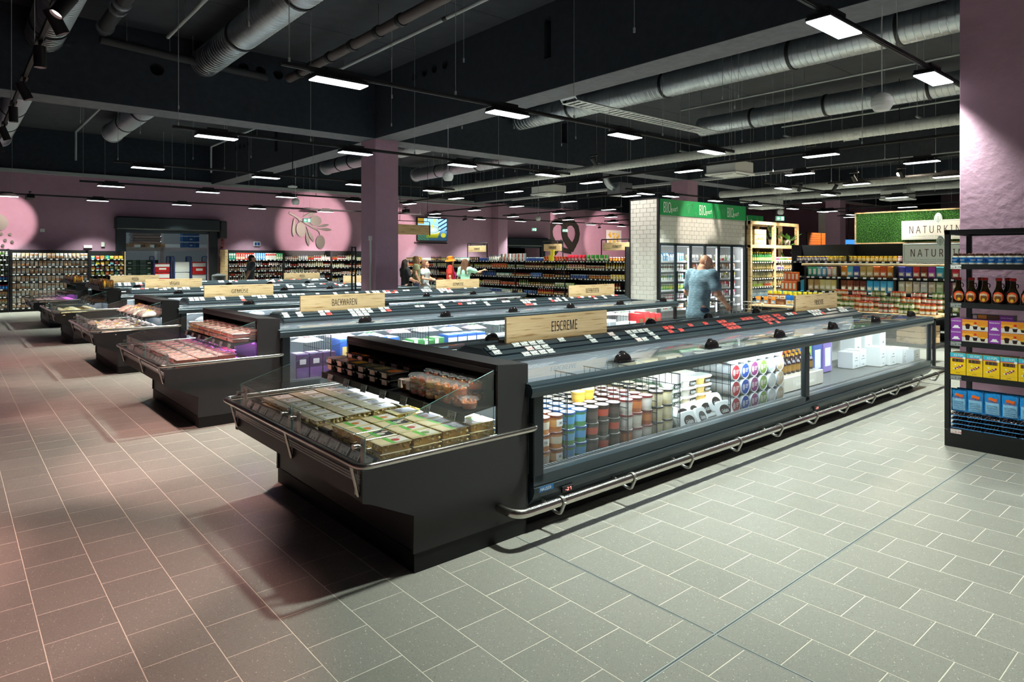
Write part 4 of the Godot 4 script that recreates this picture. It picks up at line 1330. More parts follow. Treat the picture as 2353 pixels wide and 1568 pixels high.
	for k in 11:
		part(bp, "bracket", get_mesh("bumpbracket", func():
			var b := MB.new()
			b.lathe([[0.03, -0.011], [0.034, -0.011], [0.034, 0.011], [0.03, 0.011]], 16)
			for q in b.v.size():
				b.v[q] = V(b.v[q].y, b.v[q].x, b.v[q].z)
				b.n[q] = -V(b.n[q].y, b.n[q].x, b.n[q].z)
			b.tube(bezel([V(0, 0.005, 0.033), V(0, -0.075, -0.005), V(0, -0.075, -0.04), V(0, -0.02, -0.21)], 0.015), 0.01, 6)
			return b.done()), M.steel_dull, V(0.1 + k * 0.655, 0.21, 0.13))
	if i == 0:
		part(o, "maker_badge", MB.new().box(V(0.03, 0.205, 0.0045), V(0.15, 0.237, 0.0055)).done(), mat("badge_blue", "2173b8", 0.4), V(0.01, 0.035, 0))
		letters(o, "HAUSER", 0.09, 0.018, M.letter_white, V(0.095, 0.256, 0.006), Vector3.ZERO, font, 0.002)
		for x in [0.23, 3.62]:
			var th := part(o, "thermometer", MB.new().bev(V(x, 0.2, -0.006), V(x + 0.1, 0.24, 0.014), 0.004).done(), M.black_metal, V(0, -0.005, 0.0))
			letters(th, "-21", 0.05, 0.02, M.red_digits, V(x + 0.05, 0.22, 0.015), Vector3.ZERO, font, 0.002)
	# wooden section boards on the rack
	for s in 2:
		var x: float = [0.6, 5.24][s]
		var t: String = SIGNS[i][s]
		var what := ("oak board reading %s" % t if t else "blank looking oak board seen in part beside the column") + ", %s freezer row%s" % [PLACE[i], ["", ", right end"][s] if i in [2, 4] else ""]
		var sg := thing("section_board", what, "sign", V(F_X + x + 0.58, 0.995, zf - F_W / 2))
		part(sg, "board", get_mesh("board", func(): return MB.new().bev(V(-0.58, 0, -0.0125), V(0.58, 0.2, 0.0125), 0.002).done()), M.oak)
		if t:
			letters(sg, t, [0.3, 0.24, 0.34, 0.33, 0.28, 0.28, 0.2, 0.2, 0.16, 0.16][i * 2 + s], 0.082, M.letter_black, V(0.05 if i == 0 else 0.0, 0.1, 0.0125), Vector3.ZERO, font, 0.004)

const FREEZER_E := 2.6

func handle_mesh() -> Mesh:
	return get_mesh("handle", func():
		var b := MB.new()
		for s in [-1.0, 1.0]:
			var pv := PackedVector2Array([Vector2(0.068, -0.006)])
			for k in 15:
				var a := PI * k / 14.0
				pv.append(Vector2(0.07 * cos(a), 0.062 * sin(a)))
			pv.append(Vector2(-0.068, -0.006))
			b.t = Transform3D(Basis(Vector3.UP, 0.25 * s), V(0.03 * s, 0, -0.028 * s))
			b.prism(pv, -0.01, 0.01)
			b.sheet(func(u, w):
				var a: float = PI * u
				return V(0.066 * cos(a) * cos(w * PI / 2), 0.058 * sin(a) * cos(w * PI / 2), 0.01 + 0.022 * sin(w * PI / 2)), 12, 5)
			b.t = Transform3D.IDENTITY
		b.box(V(-0.1, -0.014, -0.05), V(0.1, -0.004, 0.05))
		return b.done())

func price_tags(i: int, rack: Node3D, slope: float) -> void:
	rng.seed = 100 + i
	var tagm := get_mesh("pricetag", func(): return MB.new().box(V(-0.034, -0.022, 0), V(0.034, 0.022, 0.006)).done())
	var case_ := get_mesh("tagcase", func(): return MB.new().box(V(-0.037, -0.025, -0.002), V(0.037, 0.025, 0.004)).done())
	var strips := [[], [], []]
	var x := 0.36
	while x < F_LEN - 0.45:
		var red_zone := i == 0 and x > 2.3 and x < 4.6
		var cols := rng.randi_range(1, 4) if i != 0 or not red_zone else rng.randi_range(1, 3)
		var rows := 3 if rng.randf() < (0.25 if i or x > 4.6 else 0.3) else 2 if rng.randf() < 0.6 else 1
		for c in cols:
			for r in rows:
				if rng.randf() < 0.85:
					strips[2 - r].append([x + c * 0.083, red_zone or rng.randf() < 0.1])
		x += cols * 0.083 + rng.randf_range(0.04, 0.3 if i else 0.22)
	for k in 3:
		var w := (k + 0.5) / 3.0
		var d := 0.27 - 0.17 * w
		for t in strips[k]:
			if t[0] > F_LEN - 0.42:
				continue
			var m: Material = M.tag_red if t[1] else M.tag_sale if rng.randf() < 0.2 else M.tag_white
			var p := V(t[0], 0.91 + 0.085 * w + 0.0125, -F_W / 2 + d + 0.006)
			var q := part(rack, "price_tag", tagm, m, p, V(-PI / 2 + slope + 0.12, 0, 0))
			q.position += q.basis.y * 0.004
			if i == 0:
				part(q, "holder", case_, M.steel_dull)

# ---------------------------------------------------------------- serve-over counters at the island ends
const C_LEN := 1.88

func counter(i: int) -> void:
	var zc: float = ISLANDS[i] - 0.04
	var where: String = PLACE[i]
	var o := thing("chilled_counter", "black self-service chilled counter with glass front and steel rail, %s of the row" % where, "chilled counter", V(0, 0, zc))
	var side := [[1.846, 0.105], [2.65, 0.105], [2.65, 1.015], [2.415, 1.03], [2.415, 0.622], [1.553, 0.6], [1.553, 0.44], [1.6, 0.425], [1.85, 0.305]]
	for z in [0.0, -C_LEN + 0.02]:
		part(o, "end_panel", get_mesh("cside", func():
			var b := MB.new()
			var pv := PackedVector2Array()
			for p in side:
				pv.append(Vector2(p[0], p[1]))
			b.prism(pv, -0.02, 0.0)
			return b.done()), M.soft_black, V(0, 0, z))
	part(o, "plinth", get_mesh("cplinth", func(): return MB.new().box(V(1.855, 0, -C_LEN + 0.006), V(2.64, 0.106, -0.006)).done()), M.deep_black)
	part(o, "base_panel", get_mesh("cbase", func(): return MB.new().box(V(1.86, 0.1, -C_LEN + 0.022), V(2.62, 0.4, -0.022)).done()), M.black_panel)
	part(o, "front_panel", get_mesh("cfront", func():
		var b := MB.new()
		var pv := PackedVector2Array([Vector2(1.556, 0.445), Vector2(1.6, 0.43), Vector2(1.86, 0.31), Vector2(1.9, 0.31), Vector2(1.9, 0.5), Vector2(1.62, 0.55), Vector2(1.556, 0.55)])
		b.prism(pv, -C_LEN + 0.022, -0.022)
		return b.done()), M.black_panel)
	part(o, "front_trim", get_mesh("ctrim", func():
		var b := MB.new()
		for k in 3:
			b.box(V(1.548, 0.535 + k * 0.014, -C_LEN + 0.022), V(1.6, 0.545 + k * 0.014, -0.022))
		return b.done()), M.grey_paint)
	part(o, "front_strip", get_mesh("cstrip", func(): return MB.new().box(V(1.552, 0.545, -C_LEN + 0.022), V(1.61, 0.6, -0.022)).done()), M.rail_dark)
	# deck and its price rail
	part(o, "deck", get_mesh("cdeck", func():
		var b := MB.new()
		b.prism(PackedVector2Array([Vector2(1.6, 0.5), Vector2(2.42, 0.53), Vector2(2.42, 0.565), Vector2(1.66, 0.545), Vector2(1.6, 0.545)]), -C_LEN + 0.022, -0.022)
		return b.done()), M.black_metal)
	var pr := part(o, "price_rail", get_mesh("cprail", func():
		var b := MB.new()
		b.prism(PackedVector2Array([Vector2(1.605, 0.56), Vector2(1.618, 0.555), Vector2(1.668, 0.632), Vector2(1.658, 0.64)]), -C_LEN + 0.03, -0.03)
		return b.done()), M.black_panel)
	var n := 14
	for k in n:
		var z := -0.1 - k * 0.128 - (0.05 if k > 6 else 0.0)
		if i in [0, 1] or k % 2 == 0:
			var q := part(pr, "price_tag", get_mesh("ctag", func(): return MB.new().box(V(-0.045, -0.033, 0), V(0.045, 0.033, 0.007)).done()), M.tag_grey, V(1.628, 0.604, z))
			q.basis = Basis(V(0, 0, 1), V(0.55, 0.835, 0).normalized(), V(-0.835, 0.55, 0).normalized())
	# console at the back: open box with a lit shelf
	part(o, "console", get_mesh("cconsole", func():
		var b := MB.new()
		b.prism(PackedVector2Array([Vector2(2.62, 0.4), Vector2(2.65, 0.4), Vector2(2.65, 1.018), Vector2(2.412, 1.033), Vector2(2.405, 1.0), Vector2(2.62, 0.975)]), -C_LEN + 0.005, -0.005)
		return b.done()), M.soft_black)
	part(o, "canopy_lip", get_mesh("clip", func(): return MB.new().box(V(2.4, 0.975, -C_LEN + 0.02), V(2.43, 1.005, -0.02)).done()), M.black_panel)
	part(o, "back_wall", get_mesh("cback", func(): return MB.new().box(V(2.6, 0.53, -C_LEN + 0.02), V(2.625, 0.98, -0.02)).done()), M.anthracite_dark)
	part(o, "shelf", get_mesh("cshelf", func():
		var b := MB.new()
		b.prism(PackedVector2Array([Vector2(2.2, 0.765), Vector2(2.6, 0.81), Vector2(2.6, 0.822), Vector2(2.2, 0.777)]), -C_LEN + 0.03, -0.03)
		b.box(V(2.185, 0.735, -C_LEN + 0.03), V(2.2, 0.78, -0.03))
		return b.done()), M.black_metal)
	for z in [-0.35, -0.95, -1.55]:
		part(o, "shelf_bracket", get_mesh("csbr", func(): return MB.new().prism(PackedVector2Array([Vector2(2.3, 0.775), Vector2(2.6, 0.7), Vector2(2.6, 0.79)]), -0.006, 0.006).done()), M.black_metal, V(0, 0, z))
	for k in 7:
		var q := part(o, "shelf_tag", get_mesh("stag", func(): return MB.new().box(V(-0.036, -0.026, 0), V(0.036, 0.026, 0.006)).done()), M.tag_grey, V(2.176, 0.755, -0.12 - k * 0.26), V(0, -PI / 2, 0))
		q.rotate_object_local(Vector3.RIGHT, -0.25)
	# lights under shelf and canopy
	var tint := Color(0.9, 0.97, 1.0)
	var e := COUNTER_E
	if i in [1, 4]:
		tint = Color(0.86, 0.45, 1.0)
	part(o, "light_strip", get_mesh("cls", func(): return MB.new().box(V(2.56, 0.755, -C_LEN + 0.06), V(2.585, 0.772, -0.06)).done()), M.strip)
	area(o, V(2.5, 0.748, -C_LEN / 2), Vector2(0.03, C_LEN - 0.15), e, tint).rotation = V(-PI / 2 + 0.0, 0.0, 0.0)
	# glass: two front panes, two sloping end panes
	for z in [-0.025, -0.955]:
		var gp := part(o, "front_pane", get_mesh("cgf", func(): return MB.new().quad(V(1.58, 0.57, -0.9), V(1.58, 0.57, 0), V(1.58, 0.757, 0), V(1.58, 0.757, -0.9)).done()), M.pane, V(0, 0, z))
		part(gp, "glass_edge", get_mesh("cge", func(): return MB.new().box(V(1.578, 0.7555, -0.9), V(1.582, 0.758, 0)).box(V(1.578, 0.57, -0.0015), V(1.582, 0.757, 0.0015)).box(V(1.578, 0.57, -0.9015), V(1.582, 0.757, -0.8985)).done()), M.glass_edge)
		for zz in [z - 0.05, z - 0.85]:
			part(gp, "glass_post", get_mesh("cgp", func(): return MB.new().bev(V(1.59, 0.55, -0.022), V(1.602, 0.735, 0.022), 0.004).done()), M.steel_dull, V(0, 0, zz - z))
			var kn := MB.new()
			kn.t = Transform3D(Basis(V(0, 0, 1), PI / 2), V(1.59, 0.705, 0))
			part(gp, "knob", get_mesh("ckn", func(): return kn.lathe([[0.0, -0.0], [0.008, 0.0], [0.008, 0.022], [0.016, 0.024], [0.016, 0.05], [0.0, 0.05]], 14).done()), M.steel, V(0, 0, zz - z))
	for z in [-0.022, -C_LEN + 0.022]:
		var gs := part(o, "end_pane", get_mesh("cgs", func():
			var b := MB.new()
			b.quad(V(1.58, 0.57, 0), V(2.4, 0.6, 0), V(2.4, 1.0, 0), V(1.58, 0.757, 0))
			return b.done()), M.pane, V(0, 0, z))
		part(gs, "glass_edge", get_mesh("cgse", func(): return MB.new().tube([V(1.58, 0.757, 0), V(2.4, 1.0, 0)], 0.0018, 4).tube([V(2.4, 0.6, 0), V(2.4, 1.0, 0)], 0.0025, 4).done()), M.glass_edge)
	# steel rail round three sides on V brackets
	var hr := part(o, "hand_rail", get_mesh("crail", func():
		return MB.new().tube(bezel([V(2.665, 0.647, 0.0), V(2.665, 0.647, 0.085), V(1.497, 0.647, 0.085), V(1.497, 0.647, -C_LEN - 0.085), V(2.665, 0.647, -C_LEN - 0.085), V(2.665, 0.647, -C_LEN)], 0.07, 6), 0.0165, 14).done()), M.steel)
	for z in [-0.03, -0.86, -C_LEN + 0.06]:
		part(hr, "bracket", get_mesh("crbr", func(): return MB.new().tube(bezel([V(1.503, 0.64, 0), V(1.548, 0.462, 0), V(1.56, 0.6, -0.02)], 0.02), 0.0085, 6).done()), M.steel, V(0, 0, z))
	if i in [0, 1]:
		part(o, "paper_label", MB.new().box(V(1.549, 0.468, -0.075), V(1.5515, 0.528, -0.03)).done(), M.white_paint)
	if i == 3 or i == 4:
		part(o, "top_tray", get_mesh("ctop", func(): return MB.new().box(V(2.28, 1.03, -C_LEN + 0.05), V(2.64, 1.05, -0.05)).box(V(2.28, 1.05, -C_LEN + 0.05), V(2.29, 1.1, -0.05)).done()), M.black_metal)

const COUNTER_E := 2.2
# ---------------------------------------------------------------- packagings
# box with printed front: c body, c2 band, style picks where the band and the picture sit; origin at the middle of the base, front to +z
func carton_mesh(w: float, h: float, d: float, c: String, c2: String, style := 0) -> Mesh:
	return get_mesh("carton%s%s%s%s%s%d" % [w, h, d, c, c2, style], func():
		var b := MB.new()
		var e := minf(w, minf(h, d)) * 0.04
		b.col = hexc(c)
		b.bev(V(-w / 2, 0, -d / 2), V(w / 2, h, d / 2), e)
		var z := d / 2 + 0.0006
		var zz := 0.0
		b.col = hexc(c2)
		if style == 0:
			b.box(V(-w / 2 + e, h * 0.62, zz), V(w / 2 - e, h * 0.9, z), "-z-y")
		elif style == 1:
			b.box(V(-w / 2 + e, h * 0.1, zz), V(w / 2 - e, h * 0.5, z), "-z-y")
		elif style == 2:
			b.box(V(-w * 0.3, h * 0.2, zz), V(w * 0.3, h * 0.8, z), "-z-y")
		else:
			b.box(V(-w / 2 + e, e, zz), V(-w * 0.1, h - e, z), "-z-y")
		b.col = hexc(c2).lerp(hexc("f6f2e8"), 0.7) if style != 3 else hexc("f0ece0")
		b.box(V(-w * 0.22, h * 0.3 if style != 1 else h * 0.62, zz), V(w * 0.25, h * 0.48 if style != 1 else h * 0.8, z + 0.0004), "-z-y")
		b.box(V(-w * 0.35, h - 0.0001, -d * 0.3), V(w * 0.35, h + 0.0006, d * 0.25), "-y")
		return b.done())

# filled bag pinched at top (and bottom)
func pouch_mesh(w: float, h: float, d: float, c: String, c2: String, c3: String, clear := false) -> Mesh:
	return get_mesh("pouch%s%s%s%s%s%s%s" % [w, h, d, c, c2, c3, clear], func():
		var b := MB.new()
		for s in [1.0, -1.0]:
			b.col = hexc(c)
			b.sheet(func(u, v_):
				var x: float = (u - 0.5) * w * (1.0 - 0.06 * sin(PI * v_))
				var bulge: float = pow(sin(PI * clampf(v_ * 0.9 + 0.06, 0, 1)), 0.6) * pow(sin(PI * clampf(u, 0.02, 0.98)), 0.5)
				if v_ > 0.9:
					bulge *= (1.0 - v_) * 6.0
				return V(x * s, v_ * h, s * (d / 2 * bulge + 0.001)), 6, 7)
		# printed fields that follow the bulge
		b.col = hexc(c2)
		b.sheet(func(u, v_):
			var uu: float = 0.06 + u * 0.88
			var vv: float = (0.1 + v_ * 0.42) if not clear else (0.55 + v_ * 0.3)
			return V((uu - 0.5) * w * (1.0 - 0.06 * sin(PI * vv)), vv * h, d / 2 * pow(sin(PI * clampf(vv * 0.9 + 0.06, 0, 1)), 0.6) * pow(sin(PI * uu), 0.5) + 0.003), 5, 4)
		b.col = hexc(c3)
		b.sheet(func(u, v_):
			var uu: float = 0.22 + u * 0.56
			var vv: float = 0.2 + v_ * 0.22 if not clear else 0.62 + v_ * 0.16
			return V((uu - 0.5) * w, vv * h, d / 2 * pow(sin(PI * clampf(vv * 0.9 + 0.06, 0, 1)), 0.6) * pow(sin(PI * uu), 0.5) + 0.005), 4, 3)
		return b.done())

func jar_mesh(r: float, h: float, c: String, lid: String, label: String) -> Mesh:
	return get_mesh("jar%s%s%s%s%s" % [r, h, c, lid, label], func():
		var b := MB.new()
		var k := hexc(c)
		b.lathe([[0.0, 0.0, k], [r * 0.9, 0.0], [r, h * 0.06], [r, h * 0.16], [r * 1.01, h * 0.16, hexc(label)], [r * 1.01, h * 0.62], [r, h * 0.62, k], [r, h * 0.72], [r * 0.86, h * 0.8], [r * 0.86, h * 0.83], [r * 0.95, h * 0.83, hexc(lid)], [r * 0.95, h * 0.98], [r * 0.88, h], [0.0, h]], 12)
		return b.done())

func bottle_mesh(r: float, h: float, c: String, cap: String, label: String, squash := 1.0, neck := 0.6) -> Mesh:
	return get_mesh("bottle%s%s%s%s%s%s%s" % [r, h, c, cap, label, squash, neck], func():
		var b := MB.new()
		var k := hexc(c)
		b.lathe([[0.0, 0.0, k], [r * 0.92, 0.0], [r, h * 0.03], [r, h * 0.12], [r * 1.01, h * 0.12, hexc(label)], [r * 1.01, h * neck * 0.75], [r, h * neck * 0.75, k], [r * 0.98, h * neck * 0.9], [r * 0.72, h * neck * 1.1], [r * 0.36, h * neck * 1.3], [r * 0.32, h * 0.88], [r * 0.4, h * 0.88, hexc(cap)], [r * 0.4, h * 0.99], [r * 0.34, h], [0.0, h]], 12, squash)
		return b.done())

func tub_mesh(r: float, h: float, c: String, c2: String, lid: String, lidtop: String, segs := 18) -> Mesh:
	return get_mesh("tub%s%s%s%s%s%s" % [r, h, c, c2, lid, lidtop], func():
		var b := MB.new()
		b.lathe([[0.0, 0.0, hexc(c)], [r * 0.82, 0.0], [r * 0.86, h * 0.28], [r * 0.865, h * 0.28, hexc(c2)], [r * 0.93, h * 0.72], [r * 0.93, h * 0.72, hexc(c)], [r * 0.95, h * 0.86], [r, h * 0.86, hexc(lid)], [r * 1.01, h * 0.98], [r * 0.97, h], [r * 0.9, h * 0.985, hexc(lidtop)], [0.0, h * 0.985]], segs)
		return b.done())

func can_mesh(r: float, h: float, c: String, band_: String) -> Mesh:
	return get_mesh("can%s%s%s%s" % [r, h, c, band_], func():
		var b := MB.new()
		b.lathe([[0.0, 0.0, hexc("b9bcbc")], [r, 0.003], [r, h * 0.06], [r, h * 0.06, hexc(c)], [r, h * 0.4], [r, h * 0.4, hexc(band_)], [r, h * 0.7], [r, h * 0.7, hexc(c)], [r, h * 0.95], [r, h * 0.95, hexc("c6c8c8")], [r * 0.97, h], [r * 0.9, h * 0.98], [0.0, h * 0.98]], 12)
		return b.done())

# row of goods: meshes are dealt out in runs; T carries the shelf's own axes (x to the right, z to the front)
func goods_row(t: Transform3D, y: float, x0: float, x1: float, step: float, z: float, kinds: Array, called: String, cat: String, place: String, group: String, run := 4, ordinal := true, jitter := 0.06) -> void:
	var n := int((x1 - x0) / step)
	var k := 0
	var left := 0
	var cur = kinds[0]
	for i in n:
		if left == 0:
			cur = kinds[k % kinds.size()]
			k += 1
			left = run + (rng.randi() % 3 - 1 if run > 2 else 0)
		left -= 1
		var x := x0 + (i + 0.5) * (x1 - x0) / n
		var p := t * V(x, y, z + rng.randf_range(-0.012, 0.004))
		var label: String = "%s %s" % [cur[1], place]
		if ordinal:
			label += ", %s from the left" % nth(i)
		var o := solo(called, label, cat, cur[0], M[cur[2]], p, t.basis.get_euler().y + rng.randf_range(-jitter, jitter), group)
		if cur.size() > 3:
			o.scale = Vector3.ONE * cur[3]

# ---------------------------------------------------------------- goods lying in the chilled counters
func pasta_cluster(c: String, c2: String, w: float, h: float, d: float, seed_: int, curly := true) -> Mesh:
	return get_mesh("pasta%s%s%s%s%d%s" % [c, w, h, d, seed_, curly], func():
		var b := MB.new()
		var r := RandomNumberGenerator.new()
		r.seed = seed_
		b.col = hexc(c).lerp(hexc("6b4f14"), 0.2)
		b.box(V(-w / 2 + 0.012, 0.001, -d / 2 + 0.012), V(w / 2 - 0.012, h * 0.85, d / 2 - 0.012))
		for k in 34:
			var a := r.randf() * TAU
			var side := r.randi() % 4
			var u := r.randf_range(-0.5, 0.5)
			var p := V(u * w * 0.92, r.randf_range(0.3, 0.8) * h, d / 2 - 0.014) if side == 0 else V(u * w * 0.92, r.randf_range(0.3, 0.8) * h, -d / 2 + 0.014) if side == 1 else V(w / 2 - 0.014, r.randf_range(0.3, 0.8) * h, u * d * 0.9) if side == 2 else V(-w / 2 + 0.014, r.randf_range(0.3, 0.8) * h, u * d * 0.9)
			b.t = Transform3D(Basis.from_euler(V(r.randf() * 2, a, r.randf() * 2)), p)
			b.col = hexc(c).lerp(hexc(c2), r.randf())
			if curly:
				b.lathe([[0.006, -0.008], [0.013, -0.003], [0.013, 0.004], [0.005, 0.009]], 7, 0.75)
			else:
				b.lathe([[0.0, -0.011], [0.009, -0.006], [0.009, 0.006], [0.0, 0.011]], 7)
			b.t = Transform3D.IDENTITY
		return b.done())

func tray_rim(w: float, h: float, d: float) -> Mesh:
	return get_mesh("rim%s%s%s" % [w, h, d], func():
		var b := MB.new()
		b.col = hexc("d9d6c0")
		b.bev(V(-w / 2, h - 0.004, -d / 2), V(w / 2, h, d / 2), 0.0015)
		return b.done())

func pasta_pack(label: String, group: String, p: Vector3, turn: float, kind: int, labelled := true) -> void:
	var w := 0.185
	var h := 0.046
	var d := 0.138
	var o := thing("pasta_pack", label, "pasta pack", p, turn, group)
	if kind < 10:
		part(o, "pasta", pasta_cluster("e3b032", "f7e08c", w, h, d, 3 + kind % 3), M.film)
		part(o, "film_lid", get_mesh("flid", func():
			var b := MB.new()
			b.col = hexc("e9dba4")
			b.bev(V(-w / 2, h - 0.003, -d / 2), V(w / 2, h + 0.001, d / 2), 0.0015)
			return b.done()), M.film)
		if labelled:
			part(o, "label", get_mesh("plabel%d" % kind, func():
				var b := MB.new()
				var y := h + 0.0012
				b.col = hexc("e4cfa2")
				b.box(V(-0.085, h, -0.055), V(-0.02, y, 0.055), "-y")
				b.col = hexc("62c440")
				b.box(V(-0.024, h, -0.055), V(0.004, y + 0.0004, 0.055), "-y")
				b.col = hexc(["eae6dc", "2e2a28", "efe9dd", "e9e3cf"][kind % 4])
				b.box(V(0.0, h, -0.055), V(0.085, y, 0.055), "-y")
				b.col = hexc(["e0862e", "d9d2c2", "c2443a", "6f8f45"][kind % 4])
				b.lathe([[0.024, h], [0.024, y + 0.0006], [0.0, y + 0.0006]], 12, 1.0, V(0.024, 0, 0.008))
				b.col = hexc("f4efe6")
				b.lathe([[0.018, h], [0.018, y + 0.0008], [0.0, y + 0.0008]], 12, 0.8, V(0.062, 0, -0.02))
				b.col = hexc("c0473d")
				b.box(V(0.05, h, -0.026), V(0.074, y + 0.0012, -0.018), "-y")
				return b.done()), M.print)
	else:
		# flat fresh pasta with a white card
		part(o, "pasta", pasta_cluster("dcc07c", "efe0ae", w, h * 0.85, d, 30 + kind % 3, kind % 2 == 0), M.film)
		part(o, "film_lid", get_mesh("flid2", func():
			var b := MB.new()
			b.col = hexc("e8dfbf")
			b.bev(V(-w / 2, h * 0.8, -d / 2), V(w / 2, h * 0.86, d / 2), 0.0015)
			return b.done()), M.film)
		if labelled:
			part(o, "label", get_mesh("plabelw", func():
				var b := MB.new()
				b.col = hexc("f3f2ec")
				b.box(V(-0.02, h * 0.86, -0.05), V(0.085, h * 0.86 + 0.001, 0.055), "-y")
				b.col = hexc("3a3a3a")
				b.lathe([[0.012, h * 0.86], [0.012, h * 0.86 + 0.0016], [0.0, h * 0.86 + 0.0016]], 10, 1.0, V(0.01, 0, -0.02))
				b.box(V(0.03, h * 0.86, -0.02), V(0.075, h * 0.86 + 0.0016, -0.014), "-y")
				return b.done()), M.print)

func deck_y(x: float) -> float:
	return 0.545 + (x - 1.66) / 0.76 * 0.02

func goods_on_deck() -> void:
	rng.seed = 31
	var z0: float = ISLANDS[0] - 0.04
	# right half: stuffed pasta with green stripes, four across and four deep, two or three high
	for r in 4:
		for c in 4:
			var x := 1.775 + c * 0.19
			var z := z0 - 0.115 - r * 0.15
			var high := 3 if r + c < 5 else 2
			for l in high:
				var top := l == high - 1
				var s := "green striped stuffed pasta tray, row %d from near glass, %s from front" % [r + 1, nth(c)]
				pasta_pack(s if top else "stuffed pasta tray under others, row %d from near, %s from front, layer %d" % [r + 1, nth(c), l + 1], "stuffed pasta trays", V(x, deck_y(x) + 0.001 + l * 0.0475, z + rng.randf_range(-0.004, 0.004)), rng.randf_range(-0.03, 0.03), [2, 3, 3, 3, 1, 2, 3, 2, 0, 1, 0, 2, 0, 0, 1, 3][r * 4 + c], top)
	# two black trays and the gnocchi tubs between the halves
	for k in 4:
		var x := 1.775 + (k % 2) * 0.19
		var o := thing("black_tray", "black ready meal tray beside the gnocchi tubs, %s one, %s layer" % [["front", "rear"][k % 2], ["lower", "upper"][k / 2]], "food tray", V(x, deck_y(x) + 0.001 + (k / 2) * 0.05, z0 - 0.735), 0, "black ready meal trays")
		part(o, "tray", get_mesh("btray", func():
			var b := MB.new()
			b.col = hexc("1c1c1e")
			b.prism(PackedVector2Array([Vector2(-0.082, 0), Vector2(0.082, 0), Vector2(0.094, 0.042), Vector2(0.094, 0.047), Vector2(-0.094, 0.047), Vector2(-0.094, 0.042)]), -0.068, 0.068)
			return b.done()), M.film)
		part(o, "meal", get_mesh("bmeal", func():
			var b := MB.new()
			b.col = hexc("c9b183")
			b.bev(V(-0.07, 0.04, -0.05), V(0.015, 0.0485, 0.05), 0.002)
			return b.done()), M.film)
		part(o, "sleeve_label", get_mesh("bsleeve", func():
			var b := MB.new()
			b.col = hexc("2a2a2c")
			b.box(V(0.02, 0.04, -0.066), V(0.085, 0.0495, 0.066), "-y")
			b.col = hexc("d8d5cc")
			for q in 5:
				b.box(V(0.03, 0.04, -0.05 + q * 0.02), V(0.075, 0.0502, -0.042 + q * 0.02), "-y")
			return b.done()), M.print)
	for k in 4:
		var x := 2.2 + (k / 2) * 0.2
		if k > 1:
			x = 2.34
		var o := thing("gnocchi_tub", "clear tub of pale yellow gnocchi, %s of the %s" % [["lower one", "upper one"][k % 2], "near pair" if k < 2 else "rear pair"], "pasta tub", V(x, deck_y(x) + (k % 2) * 0.062, z0 - 0.7 - (0.17 if k > 1 else 0.0)), 0, "gnocchi tubs")
		part(o, "gnocchi", get_mesh("gno", func():
			var b := MB.new()
			var r := RandomNumberGenerator.new()
			r.seed = 5
			b.col = hexc("c7a440")
			b.box(V(-0.07, 0, -0.055), V(0.07, 0.05, 0.055))
			for q in 60:
				b.col = hexc("e6cf6e").lerp(hexc("f3e6a6"), r.randf())
				var a := q * 0.61
				b.t = Transform3D(Basis.from_euler(V(r.randf(), r.randf() * 3, 0)), V(cos(a) * 0.074, 0.012 + (q % 3) * 0.016, sin(a) * 0.06))
				b.lathe([[0.0, -0.011], [0.009, -0.005], [0.009, 0.005], [0.0, 0.011]], 7)
			b.t = Transform3D.IDENTITY
			return b.done()), M.film)
		part(o, "lid", get_mesh("gnolid", func():
			var b := MB.new()
			b.col = hexc("efe2a4")
			b.bev(V(-0.088, 0.053, -0.07), V(0.088, 0.06, 0.07), 0.002)
			b.col = hexc("f5f1e4")
			b.box(V(-0.03, 0.06, -0.05), V(0.06, 0.0608, 0.05), "-y")
			return b.done()), M.film)
	# left half: flat pasta with white cards
	for r in 6:
		for c in 4:
			if r == 0 and c > 2:
				continue
			var x := 1.775 + c * 0.19
			var z := z0 - 0.9 - r * 0.15
			var high := 3 if c < 3 else 2
			for l in high:
				var top := l == high - 1
				pasta_pack(("white carded flat pasta pack, row %d past the gnocchi, %s from front" if top else "flat pasta pack under others, row %d past gnocchi, %s from front, layer " + str(l + 1)) % [r + 1, nth(c)], "flat pasta packs", V(x, deck_y(x) + 0.001 + l * 0.041, z), rng.randf_range(-0.04, 0.04), 10 + (r + c + l) % 4, top)
	# upper shelf, left: black salad trays stacked in pairs
	for r in 6:
		for c in 2:
			for l in 2:
				var x := 2.3 + c * 0.17
				var o := thing("salad_tray", "black lidded antipasti tray, upper shelf, %s from far end, %s row, %s layer" % [nth(r), ["front", "rear"][c], ["lower", "upper"][l]], "food tray", V(x, 0.782 + (x - 2.2) * 0.112 + l * 0.047, z0 - 1.79 + r * 0.165), 0, "black lidded trays on the upper shelf")
				part(o, "tray", get_mesh("stray", func():
					var b := MB.new()
					b.col = hexc("171718")
					b.prism(PackedVector2Array([Vector2(-0.058, 0), Vector2(0.058, 0), Vector2(0.074, 0.034), Vector2(0.076, 0.044), Vector2(-0.076, 0.044), Vector2(-0.074, 0.034)]), -0.066, 0.066)
					return b.done()), M.film)
				part(o, "lid", get_mesh("slid%d" % ((r + c) % 4), func():
					var b := MB.new()
					b.col = hexc("3a3632")
					b.bev(V(-0.078, 0.04, -0.076), V(0.078, 0.046, 0.076), 0.002)
					b.col = hexc(["7d6a44", "a3562c", "c8872c", "6e5a3c"][(r + c) % 4])
					b.bev(V(-0.045, 0.04, -0.045), V(0.045, 0.0468, 0.045), 0.001)
					return b.done()), M.film)
				part(o, "price_sticker", get_mesh("sstick", func(): return MB.new().box(V(-0.0795, 0.008, -0.03), V(-0.072, 0.041, 0.03)).done()), mat("sticker", "d8b8ac", 0.5) if not M.has("sticker") else M.sticker)
